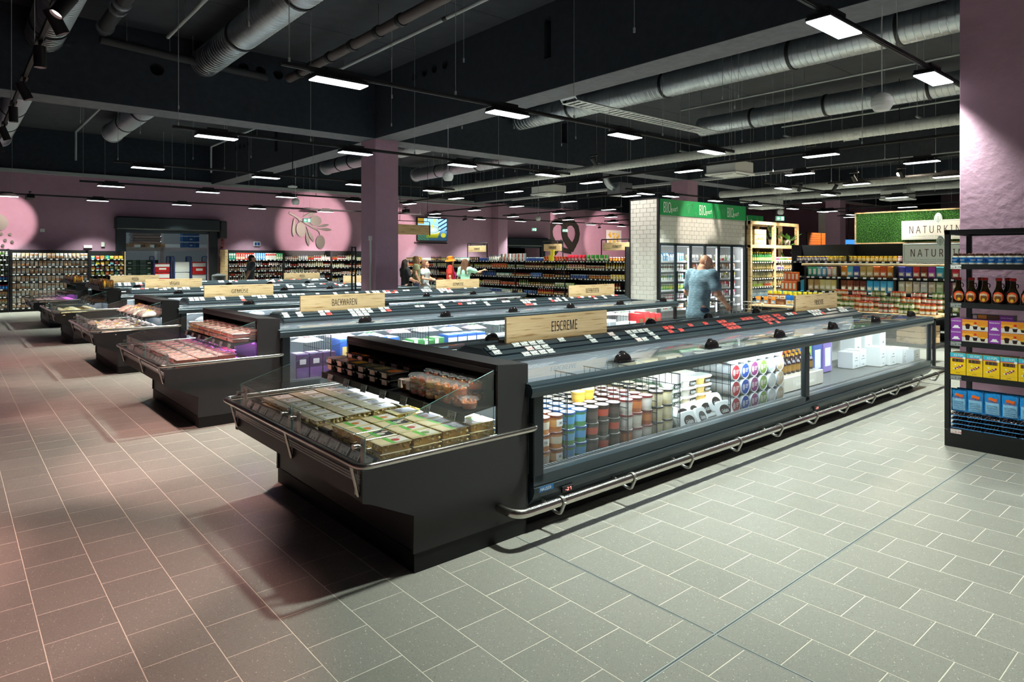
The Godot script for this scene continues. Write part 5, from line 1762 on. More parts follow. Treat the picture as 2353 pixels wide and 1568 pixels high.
	# honey pots and clear cups of antipasti
	for k in 3:
		var o := thing("honey_pot", "small cup of golden honey beside the antipasti trays, %s of three" % nth(k), "cup", V(2.28 + (0.1 if k == 2 else 0.0), 0.79, z0 - 0.79 + (k % 2) * 0.1), 0, "honey cups")
		part(o, "cup", get_mesh("honey", func(): 
			var b := MB.new()
			b.lathe([[0.0, 0.0, hexc("8a5a10")], [0.032, 0.0], [0.04, 0.045], [0.041, 0.045, hexc("e9c9bd")], [0.045, 0.07], [0.0, 0.072]], 14)
			return b.done()), M.film)
		part(o, "sleeve", get_mesh("honeys", func():
			var b := MB.new()
			b.col = hexc("eed6cc")
			b.box(V(-0.044, 0.02, -0.02), V(-0.02, 0.072, 0.02))
			return b.done()), M.print)
	var fills := ["b03a20", "b33a22", "d9a57c", "d98a55", "de7a3c", "de6f38", "d97a4a"]
	for k in 7:
		for c in 2:
			for l in (2 if k < 6 else 1):
				if c == 1 and k == 6:
					continue
				var o := thing("antipasti_cup", "clear cup of %s antipasti, %s from the honey, %s row, %s layer" % [["red", "red", "pale", "pale orange", "orange", "orange", "orange"][k], nth(k), ["front", "rear"][c], ["lower", "upper"][l]], "cup", V(2.275 + c * 0.13, 0.79 + c * 0.014 + l * 0.066, z0 - 0.64 + k * 0.092 - c * 0.02), 0, "clear antipasti cups")
				part(o, "filling", get_mesh("cupfill%d" % k, func():
					var b := MB.new()
					var r := RandomNumberGenerator.new()
					r.seed = 40 + k
					b.col = hexc(fills[k])
					b.lathe([[0.0, 0.002], [0.041, 0.002], [0.047, 0.034], [0.0, 0.036]], 14)
					for q in 22:
						b.col = hexc(fills[k]).lerp(hexc("f0d9b0" if k > 1 else "e9d2a0"), r.randf() * (0.9 if q % 4 == 0 else 0.3))
						var a := r.randf() * TAU
						b.t = Transform3D(Basis.from_euler(V(r.randf() * 3, r.randf() * 3, 0)), V(cos(a) * 0.036, r.randf_range(0.008, 0.04), sin(a) * 0.036))
						b.lathe([[0.0, -0.013], [0.009, -0.004], [0.008, 0.006], [0.0, 0.012]], 6)
					b.t = Transform3D.IDENTITY
					return b.done()), M.film)
				part(o, "clear_cup", get_mesh("clearcup", func(): return MB.new().lathe([[0.043, 0.0], [0.051, 0.045], [0.057, 0.047], [0.057, 0.052], [0.05, 0.055], [0.046, 0.063], [0.0, 0.065]], 18).done()), M.clear_plastic)
	# second counter: pink meat packs; the rest: bags and long packs
	meat_goods(1)
	bag_goods(2, "crumpled clear bag of pale poultry", "pouch", ["d8bfb4", "e3d3c8", "c9a79c", "ecdcca"], "e8c23a")
	stick_goods(3)
	meat_goods(4)

func meat_goods(i: int) -> void:
	rng.seed = 50 + i
	var z0: float = ISLANDS[i] - 0.04
	var cols := ["d9816a", "e0937c", "d66f62", "e6a98c", "dd8a70"]
	var place := "second" if i == 1 else "farthest"
	for r in 8:
		for c in 4:
			for l in 2 if i == 1 else 1:
				var x := 1.77 + c * 0.19
				if c == 3 and r < 3:
					continue
				var o := thing("meat_pack", "pink meat pack, %s counter deck, row %d from near, %s from front, %s layer" % [place, r + 1, nth(c), ["lower", "upper"][l]], "meat pack", V(x, deck_y(x) + l * 0.05 + (0.03 if i == 1 else 0.02), z0 - 0.17 - r * 0.21), rng.randf_range(-0.08, 0.08), "meat packs in the %s counter" % place)
				meat_pack(o, cols[(r + c) % 5])
	for r in 8:
		for c in 2:
			for l in 2 if i == 1 else 1:
				var x := 2.28 + c * 0.17
				var o := thing("meat_pack", "sliced meat pack, %s counter upper shelf, %s from near, %s row, %s layer" % [place, nth(r), ["front", "rear"][c], ["lower", "upper"][l]], "meat pack", V(x, 0.79 + c * 0.016 + l * 0.05, z0 - 0.17 - r * 0.205), rng.randf_range(-0.06, 0.06), "meat packs on the %s counter shelf" % place)
				meat_pack(o, cols[(r * 2 + c) % 5] if r < 6 else "e2c486")
	if i == 4:
		top_goods(i)

func meat_pack(o: Node3D, c: String) -> void:
	part(o, "meat", get_mesh("meat" + c, func():
		var b := MB.new()
		var r := RandomNumberGenerator.new()
		r.seed = 3
		b.col = hexc(c)
		b.bev(V(-0.083, 0.0, -0.088), V(0.083, 0.04, 0.088), 0.008)
		for q in 12:
			b.col = hexc(c).lerp(hexc("f3d9cc"), r.randf_range(0.1, 0.6))
			b.t = Transform3D(Basis(Vector3.UP, r.randf() * 0.4 - 0.2), V(r.randf_range(-0.05, 0.05), 0.034, -0.07 + q * 0.0125))
			b.lathe([[0.0, 0.0], [0.03, 0.0], [0.026, 0.01], [0.0, 0.013]], 8, 0.35)
		b.t = Transform3D.IDENTITY
		return b.done()), M.film)
	part(o, "rim", get_mesh("meatrim", func():
		var b := MB.new()
		b.col = hexc("dfc9c0")
		b.bev(V(-0.092, 0.038, -0.1), V(0.092, 0.042, 0.1), 0.0015)
		return b.done()), M.film)
	part(o, "label", get_mesh("meatlab", func():
		var b := MB.new()
		b.col = hexc("e6d2cb")
		b.box(V(-0.06, 0.042, -0.05), V(0.06, 0.049, 0.03), "-y")
		b.col = hexc("2a2220")
		b.box(V(-0.045, 0.045, -0.04), V(-0.01, 0.0496, -0.02), "-y")
		b.box(V(0.0, 0.045, -0.04), V(0.045, 0.0496, -0.02), "-y")
		b.box(V(-0.045, 0.045, -0.01), V(0.03, 0.0496, -0.004), "-y")
		return b.done()), M.print)

func lying_bag(w: float, l: float, h: float, c: String, c2: String) -> Mesh:
	return get_mesh("lbag%s%s%s%s%s" % [w, l, h, c, c2], func():
		var b := MB.new()
		b.col = hexc(c)
		b.sheet(func(u, v_):
			var e: float = pow(sin(PI * clampf(u, 0.0, 1.0)), 0.5) * pow(sin(PI * clampf(v_, 0.0, 1.0)), 0.4)
			var wr: float = 0.12 * sin(u * 17.0 + v_ * 9.0) * e + 0.1 * sin(u * 7.0 - v_ * 23.0) * e
			return V((u - 0.5) * w, h * (e + wr) + 0.004, (0.5 - v_) * l), 9, 9)
		b.col = hexc(c2)
		b.sheet(func(u, v_):
			var uu: float = 0.3 + 0.35 * u
			var vv: float = 0.35 + 0.25 * v_
			var e: float = pow(sin(PI * uu), 0.5) * pow(sin(PI * vv), 0.4)
			return V((uu - 0.5) * w, h * (e + 0.12 * sin(uu * 17.0 + vv * 9.0) * e + 0.1 * sin(uu * 7.0 - vv * 23.0) * e) + 0.006, (0.5 - vv) * l), 4, 4)
		return b.done())

func bag_goods(i: int, desc: String, cat: String, cols: Array, accent: String) -> void:
	rng.seed = 60 + i
	var z0: float = ISLANDS[i] - 0.04
	for r in 8:
		for c in 4:
			var x := 1.78 + c * 0.18
			solo("poultry_bag", "%s, %s counter deck, row %d from near, %s from front" % [desc, "third", r + 1, nth(c)], cat, lying_bag(0.24, 0.26, 0.07, cols[(r + c) % 4], accent if (r * 3 + c) % 5 == 0 else "e6dcd4"), M.film, V(x, deck_y(x) + 0.012 + (r % 2) * 0.012, z0 - 0.16 - r * 0.21), rng.randf_range(-0.6, 0.6), "bags on the third counter deck")
		for c in 2:
			solo("poultry_bag", "%s, third counter upper shelf, %s from near, %s row" % [desc, nth(r), ["front", "rear"][c]], cat, lying_bag(0.24, 0.26, 0.08, cols[(r + c + 1) % 4], accent if (r + c) % 4 == 0 else "d8c2b6"), M.film, V(2.28 + c * 0.16, 0.79 + c * 0.012, z0 - 0.16 - r * 0.21), rng.randf_range(-0.6, 0.6), "bags on the third counter shelf")

func stick_goods(i: int) -> void:
	rng.seed = 70 + i
	var z0: float = ISLANDS[i] - 0.04
	for k in 30:
		var x := 1.76 + (k % 3) * 0.24
		solo("cheese_pack", "long pale yellow pack, fourth counter deck, %s from near, %s from front" % [nth(k / 3), nth(k % 3)], "cheese pack", lying_bag(0.3, 0.15, 0.05, ["e3c88e", "ecd8a4", "d8b570"][k % 3], "f3e9cf"), M.film, V(x, deck_y(x) + 0.01, z0 - 0.12 - (k / 3) * 0.17), 0.5 + rng.randf_range(-0.25, 0.25), "long packs on the fourth counter deck")
	for k in 20:
		solo("bread_pack", "brown stick pack on the fourth counter upper shelf, %s from near, %s row" % [nth(k / 2), ["front", "rear"][k % 2]], "snack pack", lying_bag(0.22, 0.12, 0.06, ["cf9660", "b87f4a", "dcae7c"][k % 3], "e9d9b8"), M.film, V(2.29 + (k % 2) * 0.18, 0.79 + (k % 2) * 0.015, z0 - 0.12 - (k / 2) * 0.175), rng.randf_range(-0.4, 0.4), "stick packs on the fourth counter shelf")
	top_goods(i)

func top_goods(i: int) -> void:
	var z0: float = ISLANDS[i] - 0.04
	for k in 22:
		var m := pouch_mesh(0.12, 0.17, 0.06, ["d59a2a", "c98f4a", "e0b24a", "a5552c"][k % 4], ["f0d58a", "e8c690", "d8862a", "f2e2c0"][k % 4], ["7a2f1c", "f4ead2", "503020", "e0a030"][k % 4])
		solo("snack_pouch", "yellow brown snack pouch atop the %s counter, %s from near, %s row" % [PLACE[i], nth(k / 2), ["front", "rear"][k % 2]], "pouch", m, M.film, V(2.37 + (k % 2) * 0.15, 1.052, z0 - 0.12 - (k / 2) * 0.16), -PI / 2 + rng.randf_range(-0.3, 0.3), "snack pouches on counter tops")

# ---------------------------------------------------------------- goods inside the freezers
func divider(z0: float, x: float, h := 0.62, c: Material = null) -> void:
	var dm := get_mesh("divider%s" % h, func():
		var b := MB.new()
		for k in 13:
			var zz := -0.14 - k * 0.06
			b.tube([V(0, 0.306, zz), V(0, h + 0.13, zz)], 0.0028, 4, false)
		for k in 6:
			var y := 0.32 + k * (h + 0.13 - 0.32) / 5.0
			b.tube([V(0, y, -0.13), V(0, y, -0.86)], 0.003, 4, false)
		b.tube([V(0, h + 0.13, -0.12), V(0, h + 0.13, -0.87)], 0.0045, 5)
		b.tube([V(0, 0.306, -0.125), V(0, h + 0.13, -0.125)], 0.0045, 5)
		return b.done())
	solo("wire_divider", "dark wire basket divider in the ice cream freezer, %.0f dm from its left end" % [(x - F_X) * 10] if z0 == ISLANDS[0] else "wire divider in the %s freezer, %.0f dm from its left end" % [PLACE[ISLANDS.find(z0)], (x - F_X) * 10], "divider", dm, c if c else M.anthracite_dark, V(x, 0.003, z0), 0, "wire dividers")

func goods_in_freezers() -> void:
	rng.seed = 80
	var zf: float = ISLANDS[0]
	var base := 0.308
	# each lot: x0, columns, rows deep, layers, radius, height, mesh list, description
	var cup := 0.107
	var lots := [
		[2.80, 3, 2, 3, 0.053, cup, [tub_mesh(0.053, 0.107, "c9782e", "e3a85a", "6e2f1c", "f2ece4"), tub_mesh(0.053, 0.107, "d08a3e", "e8dcc4", "7a3420", "f4efe8")], "caramel ice cream tub with brown lid"],
		[3.14, 2, 6, 3, 0.054, cup, [tub_mesh(0.054, 0.107, "3f8a52", "4d9fd2", "1e4f8a", "eef4fb"), tub_mesh(0.054, 0.107, "4a8f4c", "6fb6dd", "2c5f96", "f2f6fa")], "blue and green ice cream tub"],
		[3.37, 3, 5, 3, 0.054, cup, [tub_mesh(0.054, 0.107, "2c2321", "4a3b35", "241b1a", "efe4dc"), tub_mesh(0.054, 0.107, "33231f", "b8402e", "2a1d1b", "e9ddd6")], "dark brown ice cream tub"],
		[3.74, 3, 6, 3, 0.054, cup, [tub_mesh(0.054, 0.107, "a9552c", "c9743a", "5b2a20", "f0e6e0"), tub_mesh(0.054, 0.107, "d9d2c4", "e9e4da", "7a2b28", "f6f2ee"), tub_mesh(0.054, 0.107, "cfc8b8", "ddd6c8", "7d2d2a", "f2eeea")], "white or copper ice cream tub with red lid"],
		[4.09, 2, 6, 3, 0.06, 0.112, [tub_mesh(0.06, 0.112, "e2d3a2", "eadfb8", "2b2a26", "e9e4cf")], "cream coloured ice cream tub with black lid"],
	]
	for q in lots:
		var r: float = q[4]
		for c in q[1]:
			for d in q[2]:
				var layers: int = q[3]
				if d == 0 and q[0] == 2.80 and c == 2:
					layers = 3 - 1 + 1
				for l in layers:
					if l < layers - 1 and d > 1:
						continue        # what stands behind others cannot be seen
					var m: Mesh = q[6][(c + d * 2 + l) % q[6].size()]
					var x: float = q[0] + c * (r * 2.0 + 0.006)
					var o := solo("ice_cream_tub", "%s: column %d, %s from the glass, layer %d" % [q[7], c + 1, nth(d), l + 1], "ice cream", m, M.print, V(x, base + l * (q[5] + 0.001), zf - 0.19 - d * (r * 2.02) - 0.004 * (c % 2)), rng.randf_range(-0.5, 0.5), "stacked ice cream tubs")
					if q[0] == 2.80 and d == 0 and (c + l) % 2 == 0:
						part(o, "emblem", get_mesh("emb345", func():
							var b := MB.new()
							b.col = hexc("f3efe6")
							b.sheet(func(u, v_): return V(sin((u - 0.5) * 1.1) * 0.0515, 0.035 + v_ * 0.045, cos((u - 0.5) * 1.1) * 0.0515), 6, 2)
							return b.done()), M.print)
						letters(o, "345", 0.026, 0.017, M.letter_black, V(0, 0.058, 0.0525), Vector3.ZERO, font, 0.001)
	for k in 2:
		solo("ice_cream_tub", "yellow ice cream tub lying on top of the dark tubs, %s one" % ["left", "right"][k], "ice cream", tub_mesh(0.055, 0.07, "e6a82c", "f0c34e", "eec04a", "fbf7ea"), M.print, V(3.42 + k * 0.115, base + 3 * 0.108, zf - 0.36 - k * 0.02), 0, "yellow tubs")
	for x in [3.07, 3.685, 4.02, 4.31, 5.03]:
		divider(zf, x)
	# white stacking cups
	for k in 4:
		solo("cup_stack", "white plastic cup in the stack right of the cream tubs, %s from below" % nth(k), "cup", tub_mesh(0.045, 0.105, "c9cfc6", "d6dbd2", "d9ded6", "e8ece6"), M.print, V(4.255, base + k * 0.085, zf - 0.2), 0, "white stacked cups")
	# gelato boxes
	var gel := func(c: String) -> Mesh:
		return get_mesh("gel" + c, func():
			var b := MB.new()
			b.t = Transform3D(Basis.IDENTITY, Vector3.ZERO)
			b.lathe([[0.0, 0.0, hexc(c)], [0.092, 0.0], [0.105, 0.052], [0.112, 0.053, hexc("e8ebe4")], [0.112, 0.064], [0.1, 0.07], [0.0, 0.07]], 20, 0.72, Vector3.ZERO, 0.45)
			return b.done())
	var oval_ := get_mesh("geloval", func():
		var b := MB.new()
		b.col = hexc("2f2722")
		b.lathe([[0.0, 0.0], [0.062, 0.0], [0.062, 0.003], [0.0, 0.0035]], 20, 0.72)
		return b.done())
	var side_ := get_mesh("gelside", func():
		var b := MB.new()
		b.col = hexc("2d2622")
		b.box(V(-0.02, 0.012, 0.066), V(0.065, 0.046, 0.078))
		return b.done())
	for c in 3:
		for d in 4:
			for l in 3:
				if d > 0 and l < 2:
					continue
				var col: String = ["bfe0bd", "e7ddd0", "f1cf7a"][c]
				var x := 4.44 + c * 0.215
				var o := thing("gelato_box", "%s ice cream box with white lid, %s from the glass, layer %d of its stack" % [["pale green", "brown and cream", "orange yellow"][c], nth(d), l + 1], "ice cream", V(x, base + 0.14 + l * 0.072, zf - 0.33 - d * 0.165), rng.randf_range(-0.05, 0.05), "gelato boxes")
				part(o, "box", gel.call(col), M.print)
				if d == 0:
					var lb := part(o, "label", side_, M.print)
					letters(lb, "Gelato", 0.07, 0.022, M.letter_white, V(0.022, 0.028, 0.0785), Vector3.ZERO, serif, 0.001)
	for k in 7:
		var x: float = [4.41, 4.56, 4.74, 4.88, 4.42, 4.6, 4.93][k]
		var y: float = [0.37, 0.375, 0.37, 0.4, 0.325, 0.33, 0.335][k]
		var o := thing("gelato_box", "%s ice cream box propped against the glass, %s from the left, %s row" % [["grey", "cream", "grey", "orange", "grey", "cream", "orange"][k], nth(k if k < 4 else k - 4), ["upper", "lower"][int(k > 3)]], "ice cream", V(x + 0.04, y + 0.035, zf - (0.2 if k < 4 else 0.15)), 0, "propped gelato boxes")
		o.rotation = V(1.15, 0, [0.12, -0.1, 0.15, -0.05, 0.06, -0.2, 0.1][k])
		part(o, "box", gel.call(["d6d6cc", "e5d8ac", "d9d6cf", "f0c46e", "d5d2c8", "e8dcae", "ecc27a"][k]), M.print, V(0, -0.06, 0))
		var lb := part(o, "label", oval_, M.print, V(0, 0.011, 0))
		letters(lb, "Gelato", 0.085, 0.03, M.letter_white, V(0, 0.0045, 0.005), V(-PI / 2, 0.0, 0), serif, 0.001)
	# round lids in colours, tubs on their sides, six across
	var lidc := ["b5363c", "3352a6", "8f4676", "85a24a", "cfd6cc", "c9b48e"]
	for c in 6:
		for l in 3:
			var o := thing("dessert_tub", "ice cream tub on its side with %s round lid, %s row from below" % [["red", "blue", "purple", "green", "white", "beige"][c], nth(l)], "ice cream", V(5.17 + c * 0.155, base + 0.072 + l * 0.142, zf - 0.16), 0, "tubs with coloured round lids")
			part(o, "tub", get_mesh("dtub", func():
				var b := MB.new()
				b.t = Transform3D(Basis(Vector3.RIGHT, PI / 2), Vector3.ZERO)
				b.lathe([[0.0, -0.45, hexc("c9ccc8")], [0.058, -0.45], [0.064, -0.02], [0.071, -0.018, hexc("e4e8e6")], [0.071, 0.006], [0.066, 0.008], [0.062, 0.005]], 22)
				return b.done()), M.film)
			part(o, "lid_print", get_mesh("dlid%d" % c, func():
				var b := MB.new()
				b.t = Transform3D(Basis(Vector3.RIGHT, PI / 2), Vector3.ZERO)
				b.col = hexc(lidc[c])
				b.lathe([[0.063, 0.004], [0.06, 0.0065], [0.0, 0.0068]], 22)
				b.col = hexc(lidc[c]).lerp(hexc("f2e8e0"), 0.6)
				b.lathe([[0.02, 0.0], [0.02, 0.008], [0.0, 0.0082]], 12, 1.4, V(-0.03, 0, 0.0))
				b.col = hexc("f2efe8")
				for q in 3:
					b.box(V(0.002, 0.004, -0.02 + q * 0.013), V(0.048 - 0.008 * q, 0.0075, -0.014 + q * 0.013))
				return b.done()), M.print)
	for c in 6:
		for d in 4:
			solo("ice_cream_tub", "white topped tub lying behind the round lids, column %d, %s from front" % [c + 1, nth(d)], "ice cream", tub_mesh(0.068, 0.06, "dfe3e2", "cdd6e2", "e6eaea", "f6f8f8"), M.print, V(5.17 + c * 0.155, base + 0.43 + 0.0, zf - 0.2 - d * 0.15), 0, "white topped tubs")
	solo("ice_cone", "grey dotted cone pack on the white topped tubs", "ice cream", bottle_mesh(0.045, 0.12, "8d8f90", "a8abab", "c9cccb"), M.print, V(5.45, base + 0.49, zf - 0.3))
	# behind the second pane: dark bottles in a multipack, colour lids, white boxes
	for c in 8:
		for d in 2:
			solo("ice_lolly_pack", "dark pack with yellow top behind the second glass pane, %s from the left, %s row" % [nth(c), ["front", "rear"][d]], "ice cream", bottle_mesh(0.042, 0.2, "2f2624", "e0a52c", "8c6a2c"), M.print, V(6.4 + c * 0.098, base + 0.15, zf - 0.42 - d * 0.12), 0, "dark packs with yellow tops")
	solo("ice_carton", "pale carton supporting the dark packs in the freezer", "carton", carton_mesh(0.86, 0.148, 0.4, "cfcabb", "d9d4c6", 2), M.print, V(6.74, base, zf - 0.5))
	for k in 5:
		solo("ice_carton", "%s topped flat ice carton behind the dark packs, %s from the left" % [["red", "blue", "green", "blue", "violet"][k], nth(k)], "carton", carton_mesh(0.24, 0.36, 0.3, ["c23a3c", "3c70c0", "7fc26a", "3a5aa8", "8a74c0"][k], "e9ecf2", 2), M.print, V(6.85 + k * 0.26, base, zf - 0.72), 0, "colour topped ice cartons")
	for k in 9:
		var x: float = [8.42, 8.62, 8.84, 9.06, 9.3, 8.75, 8.98, 9.25, 9.4][k]
		var z: float = [0.55, 0.55, 0.4, 0.36, 0.3, 0.66, 0.62, 0.55, 0.2][k]
		var h: float = [0.2, 0.21, 0.24, 0.22, 0.2, 0.34, 0.36, 0.4, 0.18][k]
		solo("ice_carton", "white carton with small dark print at the right freezer end, %s from the left" % nth(k), "carton", get_mesh("wcart%s" % h, func():
			var b := MB.new()
			b.col = hexc("e2e6e6")
			b.bev(V(-0.1, 0, -0.09), V(0.1, h, 0.09), 0.004)
			b.col = hexc("6d747c")
			b.lathe([[0.018, 0.0], [0.0, 0.001]], 10, 1.0, V(0.0, h, 0.0))
			b.box(V(-0.02, h * 0.6, 0.089), V(0.03, h * 0.66, 0.091))
			b.box(V(-0.05, h * 0.45, 0.089), V(0.05, h * 0.49, 0.091))
			b.box(V(-0.02, h * 0.12, 0.089), V(0.03, h * 0.17, 0.091))
			return b.done()), M.print, V(x, base, zf - z), rng.randf_range(-0.06, 0.06), "white cartons")
	for k in 8:
		solo("frozen_carton", "pale cream carton lying flat along the back of the ice cream freezer, %s from the left" % nth(k), "carton", carton_mesh(0.3, 0.1, 0.2, ["e6d8b4", "efe6cc", "e9e4da", "f1ead8"][k % 4], "d9a85c", 2), M.print, V(4.6 + k * 0.42, base + 0.36, zf - 0.76), 0, "flat cream cartons")
	# the other freezers: cartons and bags of many colours near the glass
	var lots2 := {1: [["4a2f58", "8b5fae", 3], ["2f58a8", "e7c27a", 5], ["4d8a4e", "e9efe0", 4], ["3b62b0", "f0f2f6", 4], ["b8bcc0", "e6e8ea", 3], ["c23a34", "e8e2da", 5], ["3a9c90", "e6f0ee", 4], ["e6e9ec", "9aa0a4", 4], ["e4e7ea", "3c4a54", 3], ["c02a2c", "8a6a4c", 4], ["b8323a", "e9e2dc", 3], ["e7eaee", "5c7fc2", 5], ["3c4c7a", "d8a05c", 4], ["d85c8c", "f0c48a", 4], ["e3a23c", "f3dcae", 3], ["5c8ac2", "f0b45c", 4]]}
	for i in range(1, 5):
		rng.seed = 90 + i
		var z: float = ISLANDS[i]
		var palette: Array = lots2[1] if i == 1 else [["d8dde2", "8aa0c2", 4], ["c9d2da", "d86a5c", 3], ["e2e6ea", "6a9a5c", 5], ["d0607a", "f0e0e4", 3], ["b8c6d4", "e8eef4", 5]]
		var x := F_X + 0.2
		var k := 0
		var count := 0
		while x < F_X + F_LEN - 0.35:
			var q: Array = palette[k % palette.size()]
			k += 1
			for c in q[2]:
				var w := 0.15 if i == 1 else 0.22
				x += w / 2 + 0.004
				if x > F_X + F_LEN - 0.25:
					break
				var h: float = ([0.36, 0.3, 0.42, 0.33][k % 4] if i == 1 else [0.3, 0.36, 0.28][k % 3]) * (0.96 + 0.08 * rng.randf())
				solo("frozen_carton", "frozen food carton in the %s freezer island, %s from the left" % [PLACE[i], nth(count)], "carton", carton_mesh(w, snappedf(h, 0.02), 0.22, q[0], q[1], k % 4), M.print, V(x, base, z - 0.25), 0, "frozen cartons in the %s island" % PLACE[i])
				count += 1
				x += w / 2
			x += 0.05
		for kk in 5:
			divider(z, F_X + 0.6 + kk * 1.3, 0.66, M.sage if kk == 2 else M.anthracite_dark)
		if i <= 2:
			for kk in 16:
				solo("frozen_bag", "shiny frozen food bag on the cartons in the %s freezer island, %s from the left" % [PLACE[i], nth(kk)], "bag", lying_bag(0.28, 0.26, 0.05, ["e6e9ee", "d9c2d0", "c9d6e6", "e0b0b8", "efe8e0"][kk % 5], ["c23a5a", "3a5aa8", "5a9a5a", "d8862a"][kk % 4]), M.film, V(F_X + 0.5 + kk * 0.4, base + 0.36 + rng.randf() * 0.05, z - 0.52), rng.randf_range(-0.5, 0.5), "bags in the %s island" % PLACE[i])
# ---------------------------------------------------------------- shelving
# a bay of black shelving; local x to the right along the front, z = 0 at the front edge, goods stand behind it
func shelf_unit(called: String, label: String, t: Transform3D, len: float, depth: float, height: float, levels: Array, uprights: Array, opts := {}) -> Node3D:
	var o := thing(called, label, "shelving", t.origin, t.basis.get_euler().y)
	part(o, "plinth", MB.new().box(V(0, 0, -depth), V(len, 0.1, -0.03)).done(), M.deep_black)
	if not opts.has("open"):
		part(o, "back_panel", MB.new().box(V(0, 0.1, -depth), V(len, height, -depth + 0.02)).done(), M.black_metal)
	for y in levels:
		part(o, "shelf", MB.new().box(V(0.005, y - 0.03, -depth + 0.02), V(len - 0.005, y, -0.012)).box(V(0.005, y - 0.04, -0.012), V(len - 0.005, y + 0.002, 0.0)).done(), M.black_metal)
		# small price cards along the edge, too small to take singly
		if not opts.has("notags"):
			var b := MB.new()
			var x := 0.06
			while x < len - 0.08:
				b.col = hexc(["e2e4e6", "cfd3d6", "e6e0de"][rng.randi() % 3])
				b.box(V(x, y - 0.036, 0.0), V(x + 0.062, y - 0.002, 0.004), "-z")
				x += rng.randf_range(0.09, 0.19)
			var q := part(o, "price_cards", b.done(), M.paint)
			q.set_meta("kind", "stuff")
	for x in uprights:
		part(o, "upright", MB.new().box(V(x - 0.02, 0, -depth), V(x + 0.02, height if not opts.has("low_up") else opts.low_up, -0.005)).done(), M.black_metal)
	return o

